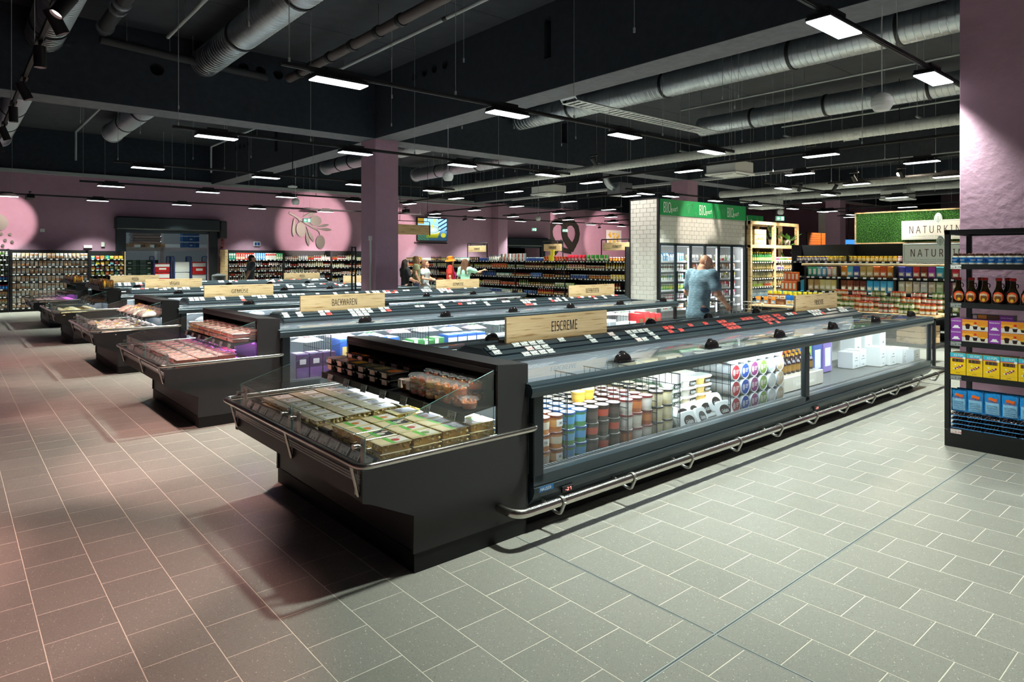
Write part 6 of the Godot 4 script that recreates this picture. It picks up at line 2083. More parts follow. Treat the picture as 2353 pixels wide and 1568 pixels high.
func endcap_rack() -> void:
	rng.seed = 120
	var t := Transform3D(Basis(Vector3.UP, -PI / 2), V(6.68, 0, -1.925))
	var o := thing("display_rack", "open black display rack in front of the pink column at right", "display rack", t.origin, -PI / 2)
	var L := 1.5
	part(o, "plinth", MB.new().bev(V(0, 0, -0.66), V(L, 0.15, 0), 0.004).done(), M.black_metal)
	for p in [[0.02, -0.02], [0.02, -0.64], [L - 0.02, -0.02], [L - 0.02, -0.64]]:
		part(o, "upright", MB.new().bev(V(p[0] - 0.02, 0.15, p[1] - 0.02), V(p[0] + 0.02, 1.88, p[1] + 0.02), 0.003).done(), M.black_metal)
	part(o, "top_frame", MB.new().box(V(0, 1.86, -0.04), V(L, 1.9, 0)).box(V(0, 1.86, -0.66), V(L, 1.9, -0.62)).box(V(0, 1.86, -0.66), V(0.04, 1.9, 0)).done(), M.black_metal)
	var ys := [1.60, 1.265, 0.93, 0.635, 0.165]
	for k in 5:
		var y: float = ys[k]
		part(o, "shelf", MB.new().box(V(0.03, y - 0.03, -0.64), V(L - 0.03, y, -0.005)).box(V(0.03, y - 0.045, -0.005), V(L - 0.03, y - 0.004, 0.003)).done(), M.black_metal)
		part(o, "price_tag", MB.new().box(V(0.05, y - 0.042, 0.003), V(0.13, y - 0.005, 0.009)).done(), [M.tag_white, M.tag_grey, M.tag_grey, M.tag_grey, M.tag_sale][k])
	# top shelf: little cream bottles with brown caps and blue labels
	var cm := get_mesh("cream", func():
		var b := MB.new()
		b.lathe([[0.0, 0.0, hexc("e8e0d0")], [0.029, 0.0], [0.028, 0.012], [0.0285, 0.012, hexc("2f80c0")], [0.024, 0.058], [0.0235, 0.058, hexc("f0ead8")], [0.02, 0.072], [0.019, 0.072, hexc("4a2a1c")], [0.019, 0.083], [0.012, 0.092], [0.0, 0.095]], 16)
		return b.done())
	var sp := get_mesh("creamsplash", func():
		var b := MB.new()
		b.col = hexc("1f5fa8")
		b.sheet(func(u, v_): return V(sin((u - 0.5) * 2.2) * 0.0285, 0.02 + v_ * 0.03 + 0.008 * sin(u * 5), cos((u - 0.5) * 2.2) * 0.0285), 6, 2)
		return b.done())
	for k in 16:
		for r in 2:
			var x := 0.07 + k * 0.062 + (k / 4) * 0.02 + r * 0.02
			var q := thing("cream_bottle", "small cream bottle, blue label, top rack shelf, %s from left, %s row" % [nth(k), ["front", "rear"][r]], "bottle", t * V(x, 1.6, -0.06 - r * 0.07), -PI / 2 + rng.randf_range(-0.4, 0.4), "cream bottles on the top rack shelf")
			part(q, "bottle", cm, M.print)
			var w := part(q, "label_splash", sp, M.print)
			if r == 0:
				letters(w, "dessert", 0.036, 0.012, M.letter_white, V(0, 0.037, 0.0295), Vector3.ZERO, serif, 0.0006)
	# syrup bottles
	var sy := get_mesh("syrup", func():
		var b := MB.new()
		b.lathe([[0.0, 0.0, hexc("1c0f0c")], [0.044, 0.0], [0.047, 0.01], [0.048, 0.05], [0.044, 0.085], [0.033, 0.11], [0.024, 0.13], [0.021, 0.15], [0.02, 0.19], [0.023, 0.193], [0.0235, 0.196, hexc("c22822")], [0.0235, 0.216], [0.02, 0.219], [0.0, 0.219]], 24, 0.8)
		return b.done())
	var sl := get_mesh("syruplabel", func():
		var b := MB.new()
		var f := func(r: float, z: float, yc: float, c: String):
			b.col = hexc(c)
			b.sheet(func(u, v_):
				var a: float = (u - 0.5) * 2.0
				var w: float = sqrt(maxf(0.0, 1.0 - a * a))
				var x: float = a * r
				var y: float = yc + (v_ - 0.5) * 2.0 * w * r * 1.12
				var lean: float = 0.0 if y < 0.05 else (y - 0.05) * 0.16
				return V(x, y, 0.8 * sqrt(maxf(0.0, pow(0.0485 - lean, 2) - x * x * 0.98)) + z), 14, 6)
		f.call(0.04, 0.0008, 0.056, "d9452a")
		f.call(0.033, 0.0014, 0.052, "c9853c")
		f.call(0.024, 0.002, 0.045, "6e4423")
		f.call(0.012, 0.0026, 0.03, "e9b52f")
		return b.done())
	for k in 8:
		for r in 2:
			if r == 1 and k % 2 == 0:
				continue
			var q := thing("syrup_bottle", "dark syrup bottle with red cap, second rack shelf, %s from left, %s row" % [nth(k), ["front", "rear"][r]], "bottle", t * V(0.085 + k * 0.098 + r * 0.04, 1.265, -0.08 - r * 0.1), -PI / 2 + [0.35, 0.0, -0.05, 0.02, 0.0, 0.05, -0.1, 0.1][k], "syrup bottles")
			part(q, "bottle", sy, M.film)
			var w := part(q, "label", sl, M.print)
			letters(w, "Griffin's", 0.05, 0.016, M.letter_white, V(0, 0.074, 0.0395), V(-0.12, 0, 0), serif, 0.0006)
			part(q, "handle_ring", get_mesh("syrupring", func(): return MB.new().tube(bezel([V(0.02, 0.17, 0), V(0.036, 0.165, 0), V(0.036, 0.14, 0), V(0.028, 0.135, 0)], 0.008), 0.004, 6).done()), M.handle_black)
	# chocolate cup boxes, purple left half, picture right half
	var cb := get_mesh("chocbox", func():
		var b := MB.new()
		var w := 0.275
		var h := 0.096
		b.col = hexc("8d3fa0")
		b.bev(V(-w / 2, 0, -0.19), V(w / 2, h, 0), 0.0015)
		b.col = hexc("d98a2a")
		b.box(V(-0.05, 0.04, 0), V(w / 2 - 0.001, h - 0.001, 0.0006), "-z")
		b.col = hexc("e9a53c")
		b.box(V(-0.05, 0.05, 0.0), V(0.03, 0.07, 0.0009), "-z")
		b.col = hexc("d8d2c6")
		b.box(V(-0.05, 0.001, 0), V(w / 2 - 0.001, 0.04, 0.0006), "-z")
		for k in 3:
			b.col = hexc("2b1c18")
			b.prism(PackedVector2Array([Vector2(-0.022 + k * 0.055, 0.012), Vector2(0.002 + k * 0.055, 0.012), Vector2(0.009 + k * 0.055, 0.05 - k * 0.006), Vector2(-0.029 + k * 0.055, 0.05 - k * 0.006)]), 0.0, 0.0012)
			b.col = hexc(["3b241c", "e6e0d8", "e4bc3c"][k])
			b.lathe([[0.019, 0.0], [0.019, 0.0014], [0.0, 0.0014]], 12, 0.35, V(-0.01 + k * 0.055, 0.05 - k * 0.006, 0.0))
			b.t = Transform3D(Basis(Vector3.RIGHT, PI / 2), V(-0.01 + k * 0.055, 0.05 - k * 0.006, 0.0))
			b.lathe([[0.019, 0.0], [0.019, 0.0016], [0.0, 0.0016]], 12, 0.4)
			b.t = Transform3D.IDENTITY
		b.col = hexc("c8302a")
		b.t = Transform3D(Basis(Vector3.RIGHT, PI / 2), V(0.047, 0.066, 0.0))
		b.lathe([[0.01, 0.0], [0.01, 0.0016], [0.0, 0.0016]], 10)
		b.t = Transform3D.IDENTITY
		return b.done())
	for k in 5:
		for l in 2:
			var q := thing("chocolate_cup_box", "purple and orange chocolate box, third rack shelf, %s from left, %s layer" % [nth(k), ["lower", "upper"][l]], "box", t * V(0.18 + k * 0.278, 0.93 + l * 0.097, -0.015 - l * 0.004), -PI / 2 + rng.randf_range(-0.01, 0.01), "chocolate cup boxes")
			part(q, "carton", cb, M.print)
			letters(q, "Schoko-Becher", 0.075, 0.012, M.letter_white, V(-0.095, 0.078, 0.001), Vector3.ZERO, serif, 0.0006)
			part(q, "logo", get_mesh("chocdome", func():
				var b := MB.new()
				b.col = hexc("f0eaf0")
				b.prism(PackedVector2Array([Vector2(-0.03, 0), Vector2(0.03, 0), Vector2(0.026, 0.008), Vector2(0.018, 0.012), Vector2(0.016, 0.022), Vector2(0.006, 0.026), Vector2(0.0, 0.022), Vector2(-0.006, 0.026), Vector2(-0.016, 0.022), Vector2(-0.018, 0.012), Vector2(-0.026, 0.008)]), 0, 0.001)
				return b.done()), M.print, V(-0.095, 0.014, 0.0))
	var fb := thing("chocolate_cup_box", "brown and purple chocolate box lying on top of the purple boxes", "box", t * V(0.34, 1.124, -0.05), -PI / 2)
	part(fb, "carton", get_mesh("chocflat", func():
		var b := MB.new()
		b.col = hexc("3a261c")
		b.bev(V(-0.15, 0, -0.1), V(0.15, 0.045, 0), 0.0015)
		b.col = hexc("8d3fa0")
		b.box(V(0.05, 0.001, 0), V(0.149, 0.044, 0.0006), "-z")
		b.col = hexc("d9d4c8")
		b.box(V(-0.14, 0.006, 0), V(-0.11, 0.038, 0.0006), "-z")
		b.col = hexc("d08a30")
		b.box(V(-0.105, 0.008, 0), V(-0.04, 0.04, 0.0006), "-z")
		b.col = hexc("7a5a44")
		for q in 4:
			b.box(V(-0.035, 0.006 + q * 0.009, 0), V(0.045, 0.01 + q * 0.009, 0.0006), "-z")
		return b.done()), M.print)
	letters(fb, "Schoko-Becher", 0.08, 0.012, M.letter_white, V(0.1, 0.024, 0.001), Vector3.ZERO, serif, 0.0006)
	# yellow ice pop boxes
	var yb := get_mesh("popbox", func():
		var b := MB.new()
		b.col = hexc("f2c81c")
		b.bev(V(-0.058, 0, -0.15), V(0.058, 0.19, 0), 0.0015)
		b.col = hexc("3ab4cc")
		b.box(V(-0.0575, 0.152, 0), V(0.0575, 0.1895, 0.0006), "-z")
		b.col = hexc("d8408a")
		b.box(V(-0.0575, 0.146, 0), V(0.0575, 0.153, 0.0008), "-z")
		b.col = hexc("2c1d18")
		b.box(V(-0.042, 0.112, 0), V(0.042, 0.14, 0.0008), "-z")
		for q in 6:
			b.col = hexc(["6a3a34", "8a6a3a", "4a2a3a", "5a6a4a", "7a3a5a", "8a5a3a"][q])
			b.box(V(-0.038 + q * 0.0135, 0.114, 0), V(-0.03 + q * 0.0135, 0.136, 0.001), "-z")
		b.col = hexc("dcb010")
		b.box(V(-0.0575, 0.03, 0), V(0.0575, 0.032, 0.0008), "-z")
		for q in 14:
			b.col = hexc(["e8e2da", "6a3a24", "d8507a", "e8e8ea", "3a2a24", "c83a3a"][q % 6])
			b.t = Transform3D(Basis(Vector3.RIGHT, PI / 2), V(-0.03 + (q * 37 % 62) * 0.001, 0.05 + (q * 23 % 40) * 0.001, 0.0))
			b.lathe([[0.007, 0.0], [0.007, 0.0012], [0.0, 0.0014]], 7)
			b.t = Transform3D.IDENTITY
		b.col = hexc("f4ead8")
		b.t = Transform3D(Basis(Vector3.RIGHT, PI / 2), V(0.046, 0.149, 0.0))
		b.lathe([[0.011, 0.0], [0.011, 0.002], [0.0, 0.002]], 10)
		b.t = Transform3D.IDENTITY
		return b.done())
	for k in 10:
		var q := thing("ice_pop_box", "yellow ice pop box with blue stripe, fourth rack shelf, %s from left" % nth(k), "box", t * V(0.1 + k * 0.121, 0.635, -0.012), -PI / 2 + rng.randf_range(-0.02, 0.02), "yellow ice pop boxes")
		part(q, "carton", yb, M.print)
		letters(q, "ICE POPS", 0.07, 0.018, M.letter_white, V(0.005, 0.17, 0.0012), Vector3.ZERO, font, 0.0006)
		letters(q, "ICE POPS", 0.03, 0.007, M.letter_black, V(0.0, 0.017, 0.0006), Vector3.ZERO, font, 0.0006)
	# blue ice pop bags: a pile of dark flat packs, one bag standing on it
	var ub := get_mesh("bluebag", func():
		var b := MB.new()
		for s in [1.0, -1.0]:
			b.col = hexc("1f86cf")
			b.sheet(func(u, v_): return V((u - 0.5) * 0.118 * s, v_ * 0.2, s * (0.012 * pow(sin(PI * u), 0.5) * pow(sin(PI * v_), 0.5) + 0.002 * sin(u * 30 + v_ * 21) + 0.001)), 8, 9)
		b.col = hexc("8cc8ea")
		b.sheet(func(u, v_):
			var uu: float = 0.1 + u * 0.8
			var vv: float = 0.08 + v_ * 0.5
			return V((uu - 0.5) * 0.118, vv * 0.2, 0.012 * pow(sin(PI * uu), 0.5) * pow(sin(PI * vv), 0.5) + 0.002 * sin(uu * 30 + vv * 21) + 0.003), 6, 6)
		b.col = hexc("e2682a")
		b.sheet(func(u, v_):
			var uu: float = 0.28 + u * 0.5
			var vv: float = 0.66 + v_ * 0.12 + 0.02 * sin(u * 6)
			return V((uu - 0.5) * 0.118, vv * 0.2, 0.012 * pow(sin(PI * uu), 0.5) * pow(sin(PI * vv), 0.5) + 0.0045), 5, 3)
		for q in 5:
			b.col = hexc("4a86b8")
			b.box(V(-0.04, 0.025 + q * 0.016, 0.016), V(0.04, 0.029 + q * 0.016, 0.0175), "-z")
		return b.done())
	var fp := get_mesh("flatpack", func():
		var b := MB.new()
		b.col = hexc("2b2020")
		b.sheet(func(u, v_): return V((u - 0.5) * 0.118, 0.034 * pow(sin(PI * u), 0.35) * pow(sin(PI * v_), 0.3) + 0.004 * sin(u * 40 + v_ * 13) * sin(PI * u), (v_ - 0.5) * -0.22), 9, 9)
		b.col = hexc("2a7fc0")
		b.bev(V(-0.062, -0.001, -0.115), V(0.062, 0.004, 0.115), 0.001)
		b.col = hexc("5a5654")
		for q in 5:
			b.tube([V(-0.05 + q * 0.024, 0.012, 0.108), V(-0.04 + q * 0.022, 0.03, 0.085), V(-0.05 + q * 0.026, 0.036, 0.02)], 0.0025, 4)
		return b.done())
	for k in 10:
		var x := 0.1 + k * 0.122
		for l in 4:
			solo("ice_pop_pack", "dark flat ice pop pack, lowest rack shelf, pile %d, %s from below" % [k + 1, nth(l)], "ice pops", fp, M.film, t * V(x + rng.randf_range(-0.006, 0.006), 0.166 + l * 0.036, -0.13), -PI / 2 + rng.randf_range(-0.06, 0.06), "flat ice pop packs")
		for r in 2:
			var q := thing("ice_pop_bag", "blue ice pop bag standing, lowest rack shelf, %s from left, %s row" % [nth(k), ["front", "rear"][r]], "ice pops", t * V(x + r * 0.03, 0.311, -0.04 - r * 0.06), -PI / 2 + rng.randf_range(-0.05, 0.05), "blue ice pop bags")
			part(q, "bag", ub, M.film)
			if r == 0:
				letters(q, "10 ICE POPS", 0.075, 0.013, mat("pop_red", "c8442c", 0.5) if not M.has("pop_red") else M.pop_red, V(0, 0.122, 0.0165), Vector3.ZERO, font, 0.0006)

func wall_shelves() -> void:
	rng.seed = 130
	var zf := -25.25
	var T := func(x: float) -> Transform3D: return Transform3D(Basis.IDENTITY, V(x, 0, zf))
	# spice bay at the very left
	var ya := [1.76, 1.62, 1.47, 1.32, 1.16, 0.98, 0.71, 0.48, 0.25, 0.12]
	shelf_unit("wall_shelf", "black spice shelving at the left edge of the picture", T.call(0.25), 1.2, 0.5, 1.94, ya, [0.02, 1.18])
	for k in ya.size():
		var kinds: Array
		if k < 5:
			kinds = [[jar_mesh(0.028, 0.1, "4f7a3a", "eef0ec", "dfe6da"), "green spice jar with white lid", "print"], [jar_mesh(0.028, 0.1, "7a6a3a", "eef0ec", "5f8f4c"), "brown spice jar with white lid", "print"]]
		elif k < 7:
			kinds = [[jar_mesh(0.034, 0.13, "2a64ae", "c9382f", "3a84d0"), "blue salt tub", "print"]]
		else:
			kinds = [[pouch_mesh(0.07, 0.16, 0.04, "c9a276", "e6d8c4", "8a5a34"), "pale brown spice bag", "print"], [pouch_mesh(0.07, 0.16, 0.04, "b88a5e", "ded2be", "5a7a34"), "brown spice bag", "print"]]
		goods_row(T.call(0.25), ya[k], 0.5, 1.17, 0.072, -0.06, kinds, "spice_jar", "spice", "on the %s spice shelf from the top" % nth(k), "spice jars and bags", 3)
	# white labelled packets
	var yb := [1.64, 1.40, 1.17, 0.93, 0.70, 0.48, 0.26, 0.12]
	shelf_unit("wall_shelf", "black wall shelving full of pale packets left of the stockroom door", T.call(1.47), 2.06, 0.5, 1.92, yb, [0.02, 2.04])
	for k in yb.size():
		var kinds := []
		for q in 6:
			kinds.append([pouch_mesh(0.095, 0.175, 0.045, ["ecdccb", "e2bd98", "f0ece6", "e8cdb0", "d8a980", "eeeeea"][(q + k) % 6], ["f4f2ee", "f2efe9", "cf9a70", "f4f2ee", "efece6", "d9a97e"][(q + k) % 6], "c98a5e" if (q + k) % 3 else "f6f4f0", q % 2 == 0), "pale dry food packet", "film"])
		goods_row(T.call(1.47), yb[k], 0.05, 2.02, 0.107, -0.05, kinds, "dry_food_packet", "packet", "on the %s packet shelf from the top" % nth(k), "pale packets", 2)
	# bright cartons
	var yc := [1.63, 1.45, 1.28, 1.11, 0.88, 0.6, 0.3]
	var u := shelf_unit("wall_shelf", "black wall shelving of bright small cartons beside the stockroom door", T.call(3.53), 1.0, 0.5, 1.9, yc, [0.02, 0.98])
	part(u, "oak_end", MB.new().box(V(1.0, 0, -0.5), V(1.03, 1.88, 0.0)).done(), M.oak_frame)
	for k in yc.size():
		var kinds := []
		for q in 7:
			kinds.append([carton_mesh(0.105, 0.105, 0.08, ["3fb4c4", "e8862a", "45aebf", "dc5a4c", "e6c22c", "9cc23c", "e4a830"][(q * 3 + k * 2) % 7], ["e8d24a", "f0e2b0", "d84a3c", "f0d04a", "d8442c", "f0e44a", "58a83c"][(q * 2 + k) % 7], q % 4), "bright small carton", "print"] if k < 4 else [bottle_mesh(0.028, 0.15, "4a3a1c", "d9b23c", "d8c48a"), "small dark bottle", "print"])
		goods_row(T.call(3.53), yc[k], 0.03, 0.97, 0.118, -0.06, kinds, "small_carton" if k < 4 else "sauce_bottle", "carton" if k < 4 else "bottle", "on the %s bright shelf from the top" % nth(k), "bright cartons", 1)
	# long wall shelving right of the door, three bays
	var bays := [[7.86, 2.1, [1.6, 1.38, 1.19, 0.99, 0.77, 0.5]], [9.96, 1.98, [1.59, 1.34, 1.1, 0.86, 0.6]], [11.94, 1.75, [1.59, 1.28, 0.99, 0.72, 0.5]]]
	for b in 3:
		var w: Array = bays[b]
		var s := shelf_unit("wall_shelf", "black bottle shelving under the olive sign, %s bay from the left" % nth(b), T.call(w[0]), w[1], 0.5, 1.96, w[2], [0.02, w[1] - 0.02])
		if b == 0:
			part(s, "oak_end", MB.new().box(V(-0.1, 0, -0.55), V(0.0, 1.97, 0.02)).done(), M.oak_frame)
		for k in w[2].size():
			var kinds := []
			if b == 0 and k == 0:
				for q in 8:
					kinds.append([carton_mesh(0.075, 0.25, 0.06, ["3fa48c", "d8402c", "d83a2c", "4a90c8", "e8e6e0", "3fa46a", "e8b02c", "6ab4c8"][q], ["f0efe8", "f4d4c0", "f2f0ea", "f2f2f0", "d83a34", "f4f0c8", "f4f0e0", "f8f8f2"][q], q % 4), "tall soup carton", "print"])
				goods_row(T.call(w[0]), w[2][k], 0.04, w[1] - 0.03, 0.082, -0.05, kinds, "soup_carton", "carton", "on the top shelf of the first bay", "tall soup cartons", 4, true)
				continue
			for q in 6:
				var pal: Array = [["e9e2c8", "d8a83c", "efe8d8"], ["f0ead6", "7a9a4a", "e8dcb4"], ["3a2416", "c83a2c", "e6dcc8"], ["b52a20", "f0efe8", "e8d8c8"], ["c9702c", "d8c83a", "f2e8d0"], ["e6e4dc", "3a6ab0", "d8dce4"], ["2a1a16", "b8862c", "c8402c"], ["8a2018", "e8e8e4", "f0e2d8"]][(q + k * 2 + b * 3) % 8]
				kinds.append([bottle_mesh(0.03, 0.15 + 0.02 * ((q + k) % 3), pal[0], pal[1], pal[2]), "sauce bottle", "print"] if (q + k) % 3 else [jar_mesh(0.034, 0.12, pal[0], pal[1], pal[2]), "sauce jar", "print"])
			goods_row(T.call(w[0]), w[2][k], 0.04, w[1] - 0.03, 0.078, -0.05, kinds, "sauce_bottle", "bottle", "on shelf %d of bay %d under the olive sign" % [k + 1, b + 1], "sauce bottles on the wall shelving", 4)

func gondola() -> void:
	rng.seed = 140
	var L := 12.6
	var t := Transform3D(Basis(Vector3.UP, -PI / 2), V(15.5, 0, -25.4))
	var ys := [1.56, 1.31, 1.0, 0.69, 0.42, 0.14]
	shelf_unit("shop_shelf", "long black shelf run of jars and bottles behind the freezer ends", t, L, 0.5, 1.62, ys, [0.02, 2.5, 5.0, 7.5, 10.0, L - 0.03])
	part(get_node("shop_shelf"), "end_panel", MB.new().box(V(L - 0.02, 0, -0.55), V(L + 0.02, 2.0, 0.02)).done(), M.black_metal)
	var pal := [["a83018", "3f7a2c", "e6d8b0"], ["d8742a", "f0eee4", "c8402c"], ["3d6ea8", "e8ecf0", "4a62b8"], ["c8a02c", "2f6a34", "e8e0c0"], ["6a8a34", "d8c23a", "e8e6cc"], ["b52a22", "e8e4dc", "d89a3c"], ["efe6d4", "4aa8a0", "f2f0e8"], ["7a2a1c", "c8b23c", "f0d8b0"], ["d8b83c", "c83a2a", "f4e8b4"], ["2d1c18", "b8302a", "e8c48a"]]
	for k in ys.size():
		var x := 0.05
		var lot := 0
		while x < L - 0.6:
			var p: Array = pal[(lot * 3 + k * 5 + lot / 4) % 10]
			var kind := (lot * 2 + k) % 5
			var m: Mesh
			var d: String
			var c: String
			var step := 0.1
			match kind:
				0, 3:
					m = jar_mesh(0.038, 0.125, p[0], p[1], p[2])
					d = "preserve jar"
					c = "jar"
				1:
					m = bottle_mesh(0.034, 0.2, p[0], p[1], p[2])
					d = "sauce bottle"
					c = "bottle"
				2:
					m = carton_mesh(0.105, 0.15, 0.07, p[0], p[2], lot % 4)
					d = "food carton"
					c = "carton"
					step = 0.112
				_:
					m = can_mesh(0.038, 0.11, p[2], p[0])
					d = "food can"
					c = "can"
			if k == 0 and x > 6.0:
				if x < 8.0:
					m = carton_mesh(0.16, 0.26, 0.08, ["dfe2e4", "dfe8e0", "c8342c"][lot % 3], ["c8502c", "2f8a4a", "e8e4dc"][lot % 3], 3)
					d = "tall food carton"
					c = "carton"
					step = 0.17
				elif x > 9.6 and x < 11.8:
					m = pouch_mesh(0.15, 0.2, 0.05, ["d83040", "3f9a3c", "d8302c", "4a1c14"][lot % 4], ["e8808a", "8ac86a", "f0c8b0", "b8582c"][lot % 4], "f2ead8")
					d = "shiny snack pouch"
					c = "pouch"
					step = 0.16
			var n := 5 + (lot * 7 + k) % 6
			goods_row(t, ys[k], x, minf(x + n * step, L - 0.05), step, -0.06, [[m, d, "print"]], "food_" + c, c, "on shelf %d of the long shelf run, lot %d" % [k + 1, lot + 1], "goods on the long shelf run", 50, true)
			x += n * step + 0.02
			lot += 1
	# oak boards in black hoops standing on the shelf
	for s in [[4.4, 1.25, "FEINKOST", "farthest"], [8.75, 0.98, "KONSERVEN", "middle"], [11.45, 1.3, "FEINKOST", "nearest"]]:
		var o := thing("aisle_sign", "oak aisle board reading %s in a black hoop, %s on the long shelf run" % [s[2], s[3]], "sign", t * V(s[0], 1.62, -0.2), -PI / 2)
		part(o, "hoop", MB.new().tube(bezel([V(0, 0, 0), V(0, 0.62, 0), V(s[1], 0.62, 0), V(s[1], 0, 0)], 0.04), 0.018, 8).done(), M.black_metal)
		part(o, "board", MB.new().bev(V(0.06, 0.28, -0.012), V(s[1] - 0.06, 0.52, 0.012), 0.003).done(), M.oak)
		for x in [0.2, s[1] - 0.2]:
			part(o, "hook", MB.new().box(V(x - 0.01, 0.5, -0.008), V(x + 0.01, 0.63, 0.008)).done(), M.black_metal)
		letters(o, s[2], 0.36, 0.09, M.letter_black, V(s[1] / 2, 0.4, 0.013), Vector3.ZERO, font, 0.004)
	var eo := thing("aisle_sign", "pale lit oak board reading ESSIG/ÖL hanging left of the wall screen", "sign", V(12.75, 2.72, -22.6))
	part(eo, "board", MB.new().bev(V(0.6, -0.12, -0.012), V(2.25, 0.28, 0.012), 0.003).done(), M.oak)
	part(eo, "hoop", MB.new().tube(bezel([V(0.7, -0.16, 0.02), V(0.7, 0.42, 0.02), V(2.2, 0.42, 0.02), V(2.2, -0.16, 0.02)], 0.03), 0.015, 6).done(), M.black_metal)
	part(eo, "rod", MB.new().tube([V(0.8, 0.42, 0.02), V(0.8, CEIL_Y - 2.75, 0.02)], 0.008, 5).tube([V(2.1, 0.42, 0.02), V(2.1, CEIL_Y - 2.75, 0.02)], 0.008, 5).done(), M.black_metal)
	letters(eo, "ESSIG/ÖL", 0.5, 0.13, M.letter_gold, V(1.55, 0.08, 0.014), Vector3.ZERO, font, 0.004)
	# yellow wobbler card on the top shelf
	solo("yellow_card", "bright yellow shelf card sticking up from the long shelf run", "sign", MB.new().box(V(-0.11, 0, -0.01), V(0.11, 0.2, 0.01)).box(V(-0.02, 0.2, -0.008), V(0.15, 0.38, 0.008)).done(), mat("card_yellow", "f2de22", 0.5), t * V(9.35, 1.562, -0.02), -PI / 2)

func cooler() -> void:
	rng.seed = 150
	var x0 := 12.3
	var zf := -9.2
	var W := 3.78
	var H := 3.02
	var D := 0.82
	var o := thing("tiled_cooler", "tall cooler cabinet clad in white brick tiles with green band", "cooler", V(x0, 0, zf))
	part(o, "carcass", MB.new().box(V(0.02, 0, -D), V(0.06, H, -0.02)).box(V(W - 0.06, 0, -D), V(W - 0.01, H, -0.02)).box(V(0.02, 2.0, -D), V(W - 0.02, H - 0.01, -0.03)).box(V(0.06, 0, -D), V(W - 0.06, 2.0, -D + 0.06)).box(V(0.06, 0, -D), V(W - 0.06, 0.2, -0.05)).done(), M.tile_grout)
	part(o, "corner_trim", MB.new().bev(V(-0.015, 0, -0.05), V(0.03, H + 0.03, 0.012), 0.004).box(V(-0.015, H, -D), V(0.02, H + 0.02, 0)).box(V(-0.012, 0, -D - 0.02), V(0.02, H, -D)).box(V(W - 0.02, 0, -0.03), V(W, H, 0.01)).done(), M.black_metal)
	var var_ := []
	for k in 3:
		var b := MB.new()
		b.bev(V(-0.0975, -0.0485, -0.006), V(0.0975, 0.0485, 0.006), 0.004)
		var_.append(b.done())
	var hm := get_mesh("halftile", func(): return MB.new().bev(V(-0.0475, -0.0485, -0.006), V(0.0475, 0.0485, 0.006), 0.004).done())
	# side wall: tiles laid in running bond (only above the freezer tops can they be seen)
	for r in range(6, 30):
		var y := 0.0515 + r * 0.1005
		for c in 4:
			var z := -0.15 - c * 0.2 - (0.1 if r % 2 else 0.0)
			var half := r % 2 == 1 and c == 3
			part(o, "tile", hm if half else var_[rng.randi() % 3], M.tile_white, V(0.016, y, z + (0.05 if half else 0.0)), V(0, -PI / 2, 0))
		if r % 2:
			part(o, "tile", hm, M.tile_white, V(0.016, y, -0.1), V(0, -PI / 2, 0))
	for r in 6:
		var y := 2.06 + r * 0.1005
		for c in 19:
			var x := 0.13 + c * 0.2 - (0.1 if r % 2 else 0.0)
			if x > 0.1 and x < W - 0.1:
				part(o, "tile", var_[rng.randi() % 3], M.tile_white, V(x, y, -0.028))
	var fa := part(o, "fascia", MB.new().box(V(0.03, H - 0.37, -0.05), V(W - 0.02, H, 0.0)).done(), M.green_fascia)
	for k in 3:
		var x: float = [0.32, 1.75, 3.0][k]
		letters(fa, "BIO", 0.28, 0.24, M.letter_white, V(x, H - 0.19, 0.002), Vector3.ZERO, font, 0.004)
		letters(fa, "pur!", 0.26, 0.13, M.letter_white, V(x + 0.27, H - 0.24, 0.002), V(0, 0, 0.12), serif, 0.004)
	for k in 6:
		var x: float = [1.15, 1.33, 1.45, 2.25, 2.4, 2.68][k]
		leaf_line(fa, V(x, H - 0.2 + [0.02, 0.1, -0.12, -0.08, 0.08, 0.0][k], 0.003), [0.2, 0.1, 0.12, 0.2, 0.12, 0.16][k])
	# six glass doors
	var dw := (W - 0.12) / 6.0
	for k in 6:
		var x := 0.06 + k * dw
		var d := part(o, "door", MB.new().bev(V(x, 0.2, -0.05), V(x + 0.035, 2.0, -0.005), 0.004).bev(V(x + dw - 0.035, 0.2, -0.05), V(x + dw, 2.0, -0.005), 0.004).box(V(x, 1.94, -0.05), V(x + dw, 2.0, -0.005)).box(V(x, 0.2, -0.05), V(x + dw, 0.27, -0.005)).done(), M.anthracite)
		part(d, "glass_pane", MB.new().quad(V(x + 0.03, 0.26, -0.025), V(x + dw - 0.03, 0.26, -0.025), V(x + dw - 0.03, 1.95, -0.025), V(x + 0.03, 1.95, -0.025)).done(), M.pane)
		var hx := x + dw - 0.03 if k % 2 == 0 else x + 0.03
		part(d, "handle", MB.new().tube([V(hx, 0.85, 0.01), V(hx, 1.35, 0.01)], 0.013, 8).done(), M.black_metal)
		if k % 2 == 1:
			part(o, "light_bar", MB.new().box(V(x + dw - 0.03, 0.3, -0.09), V(x + dw - 0.005, 1.9, -0.06)).done(), M.strip)
			area(o, V(x + dw - 0.05, 1.1, -0.1), Vector2(0.04, 1.6), 0.25, Color(0.92, 0.97, 1), V(0, 0.7, 0))
	area(o, V(W / 2, 1.93, -0.12), Vector2(W - 0.3, 0.03), 0.7, Color(0.92, 0.97, 1), V(-PI / 2 + 0.35, 0, 0))
	part(o, "head_strip", MB.new().box(V(0.1, 1.94, -0.14), V(W - 0.1, 1.955, -0.1)).done(), M.strip)
	var ys := [1.58, 1.36, 1.13, 0.9, 0.67, 0.44, 0.22]
	for y in ys:
		part(o, "shelf", MB.new().box(V(0.06, y - 0.02, -D + 0.06), V(W - 0.06, y, -0.16)).box(V(0.06, y - 0.03, -0.16), V(W - 0.06, y + 0.015, -0.145)).done(), M.light_grey)
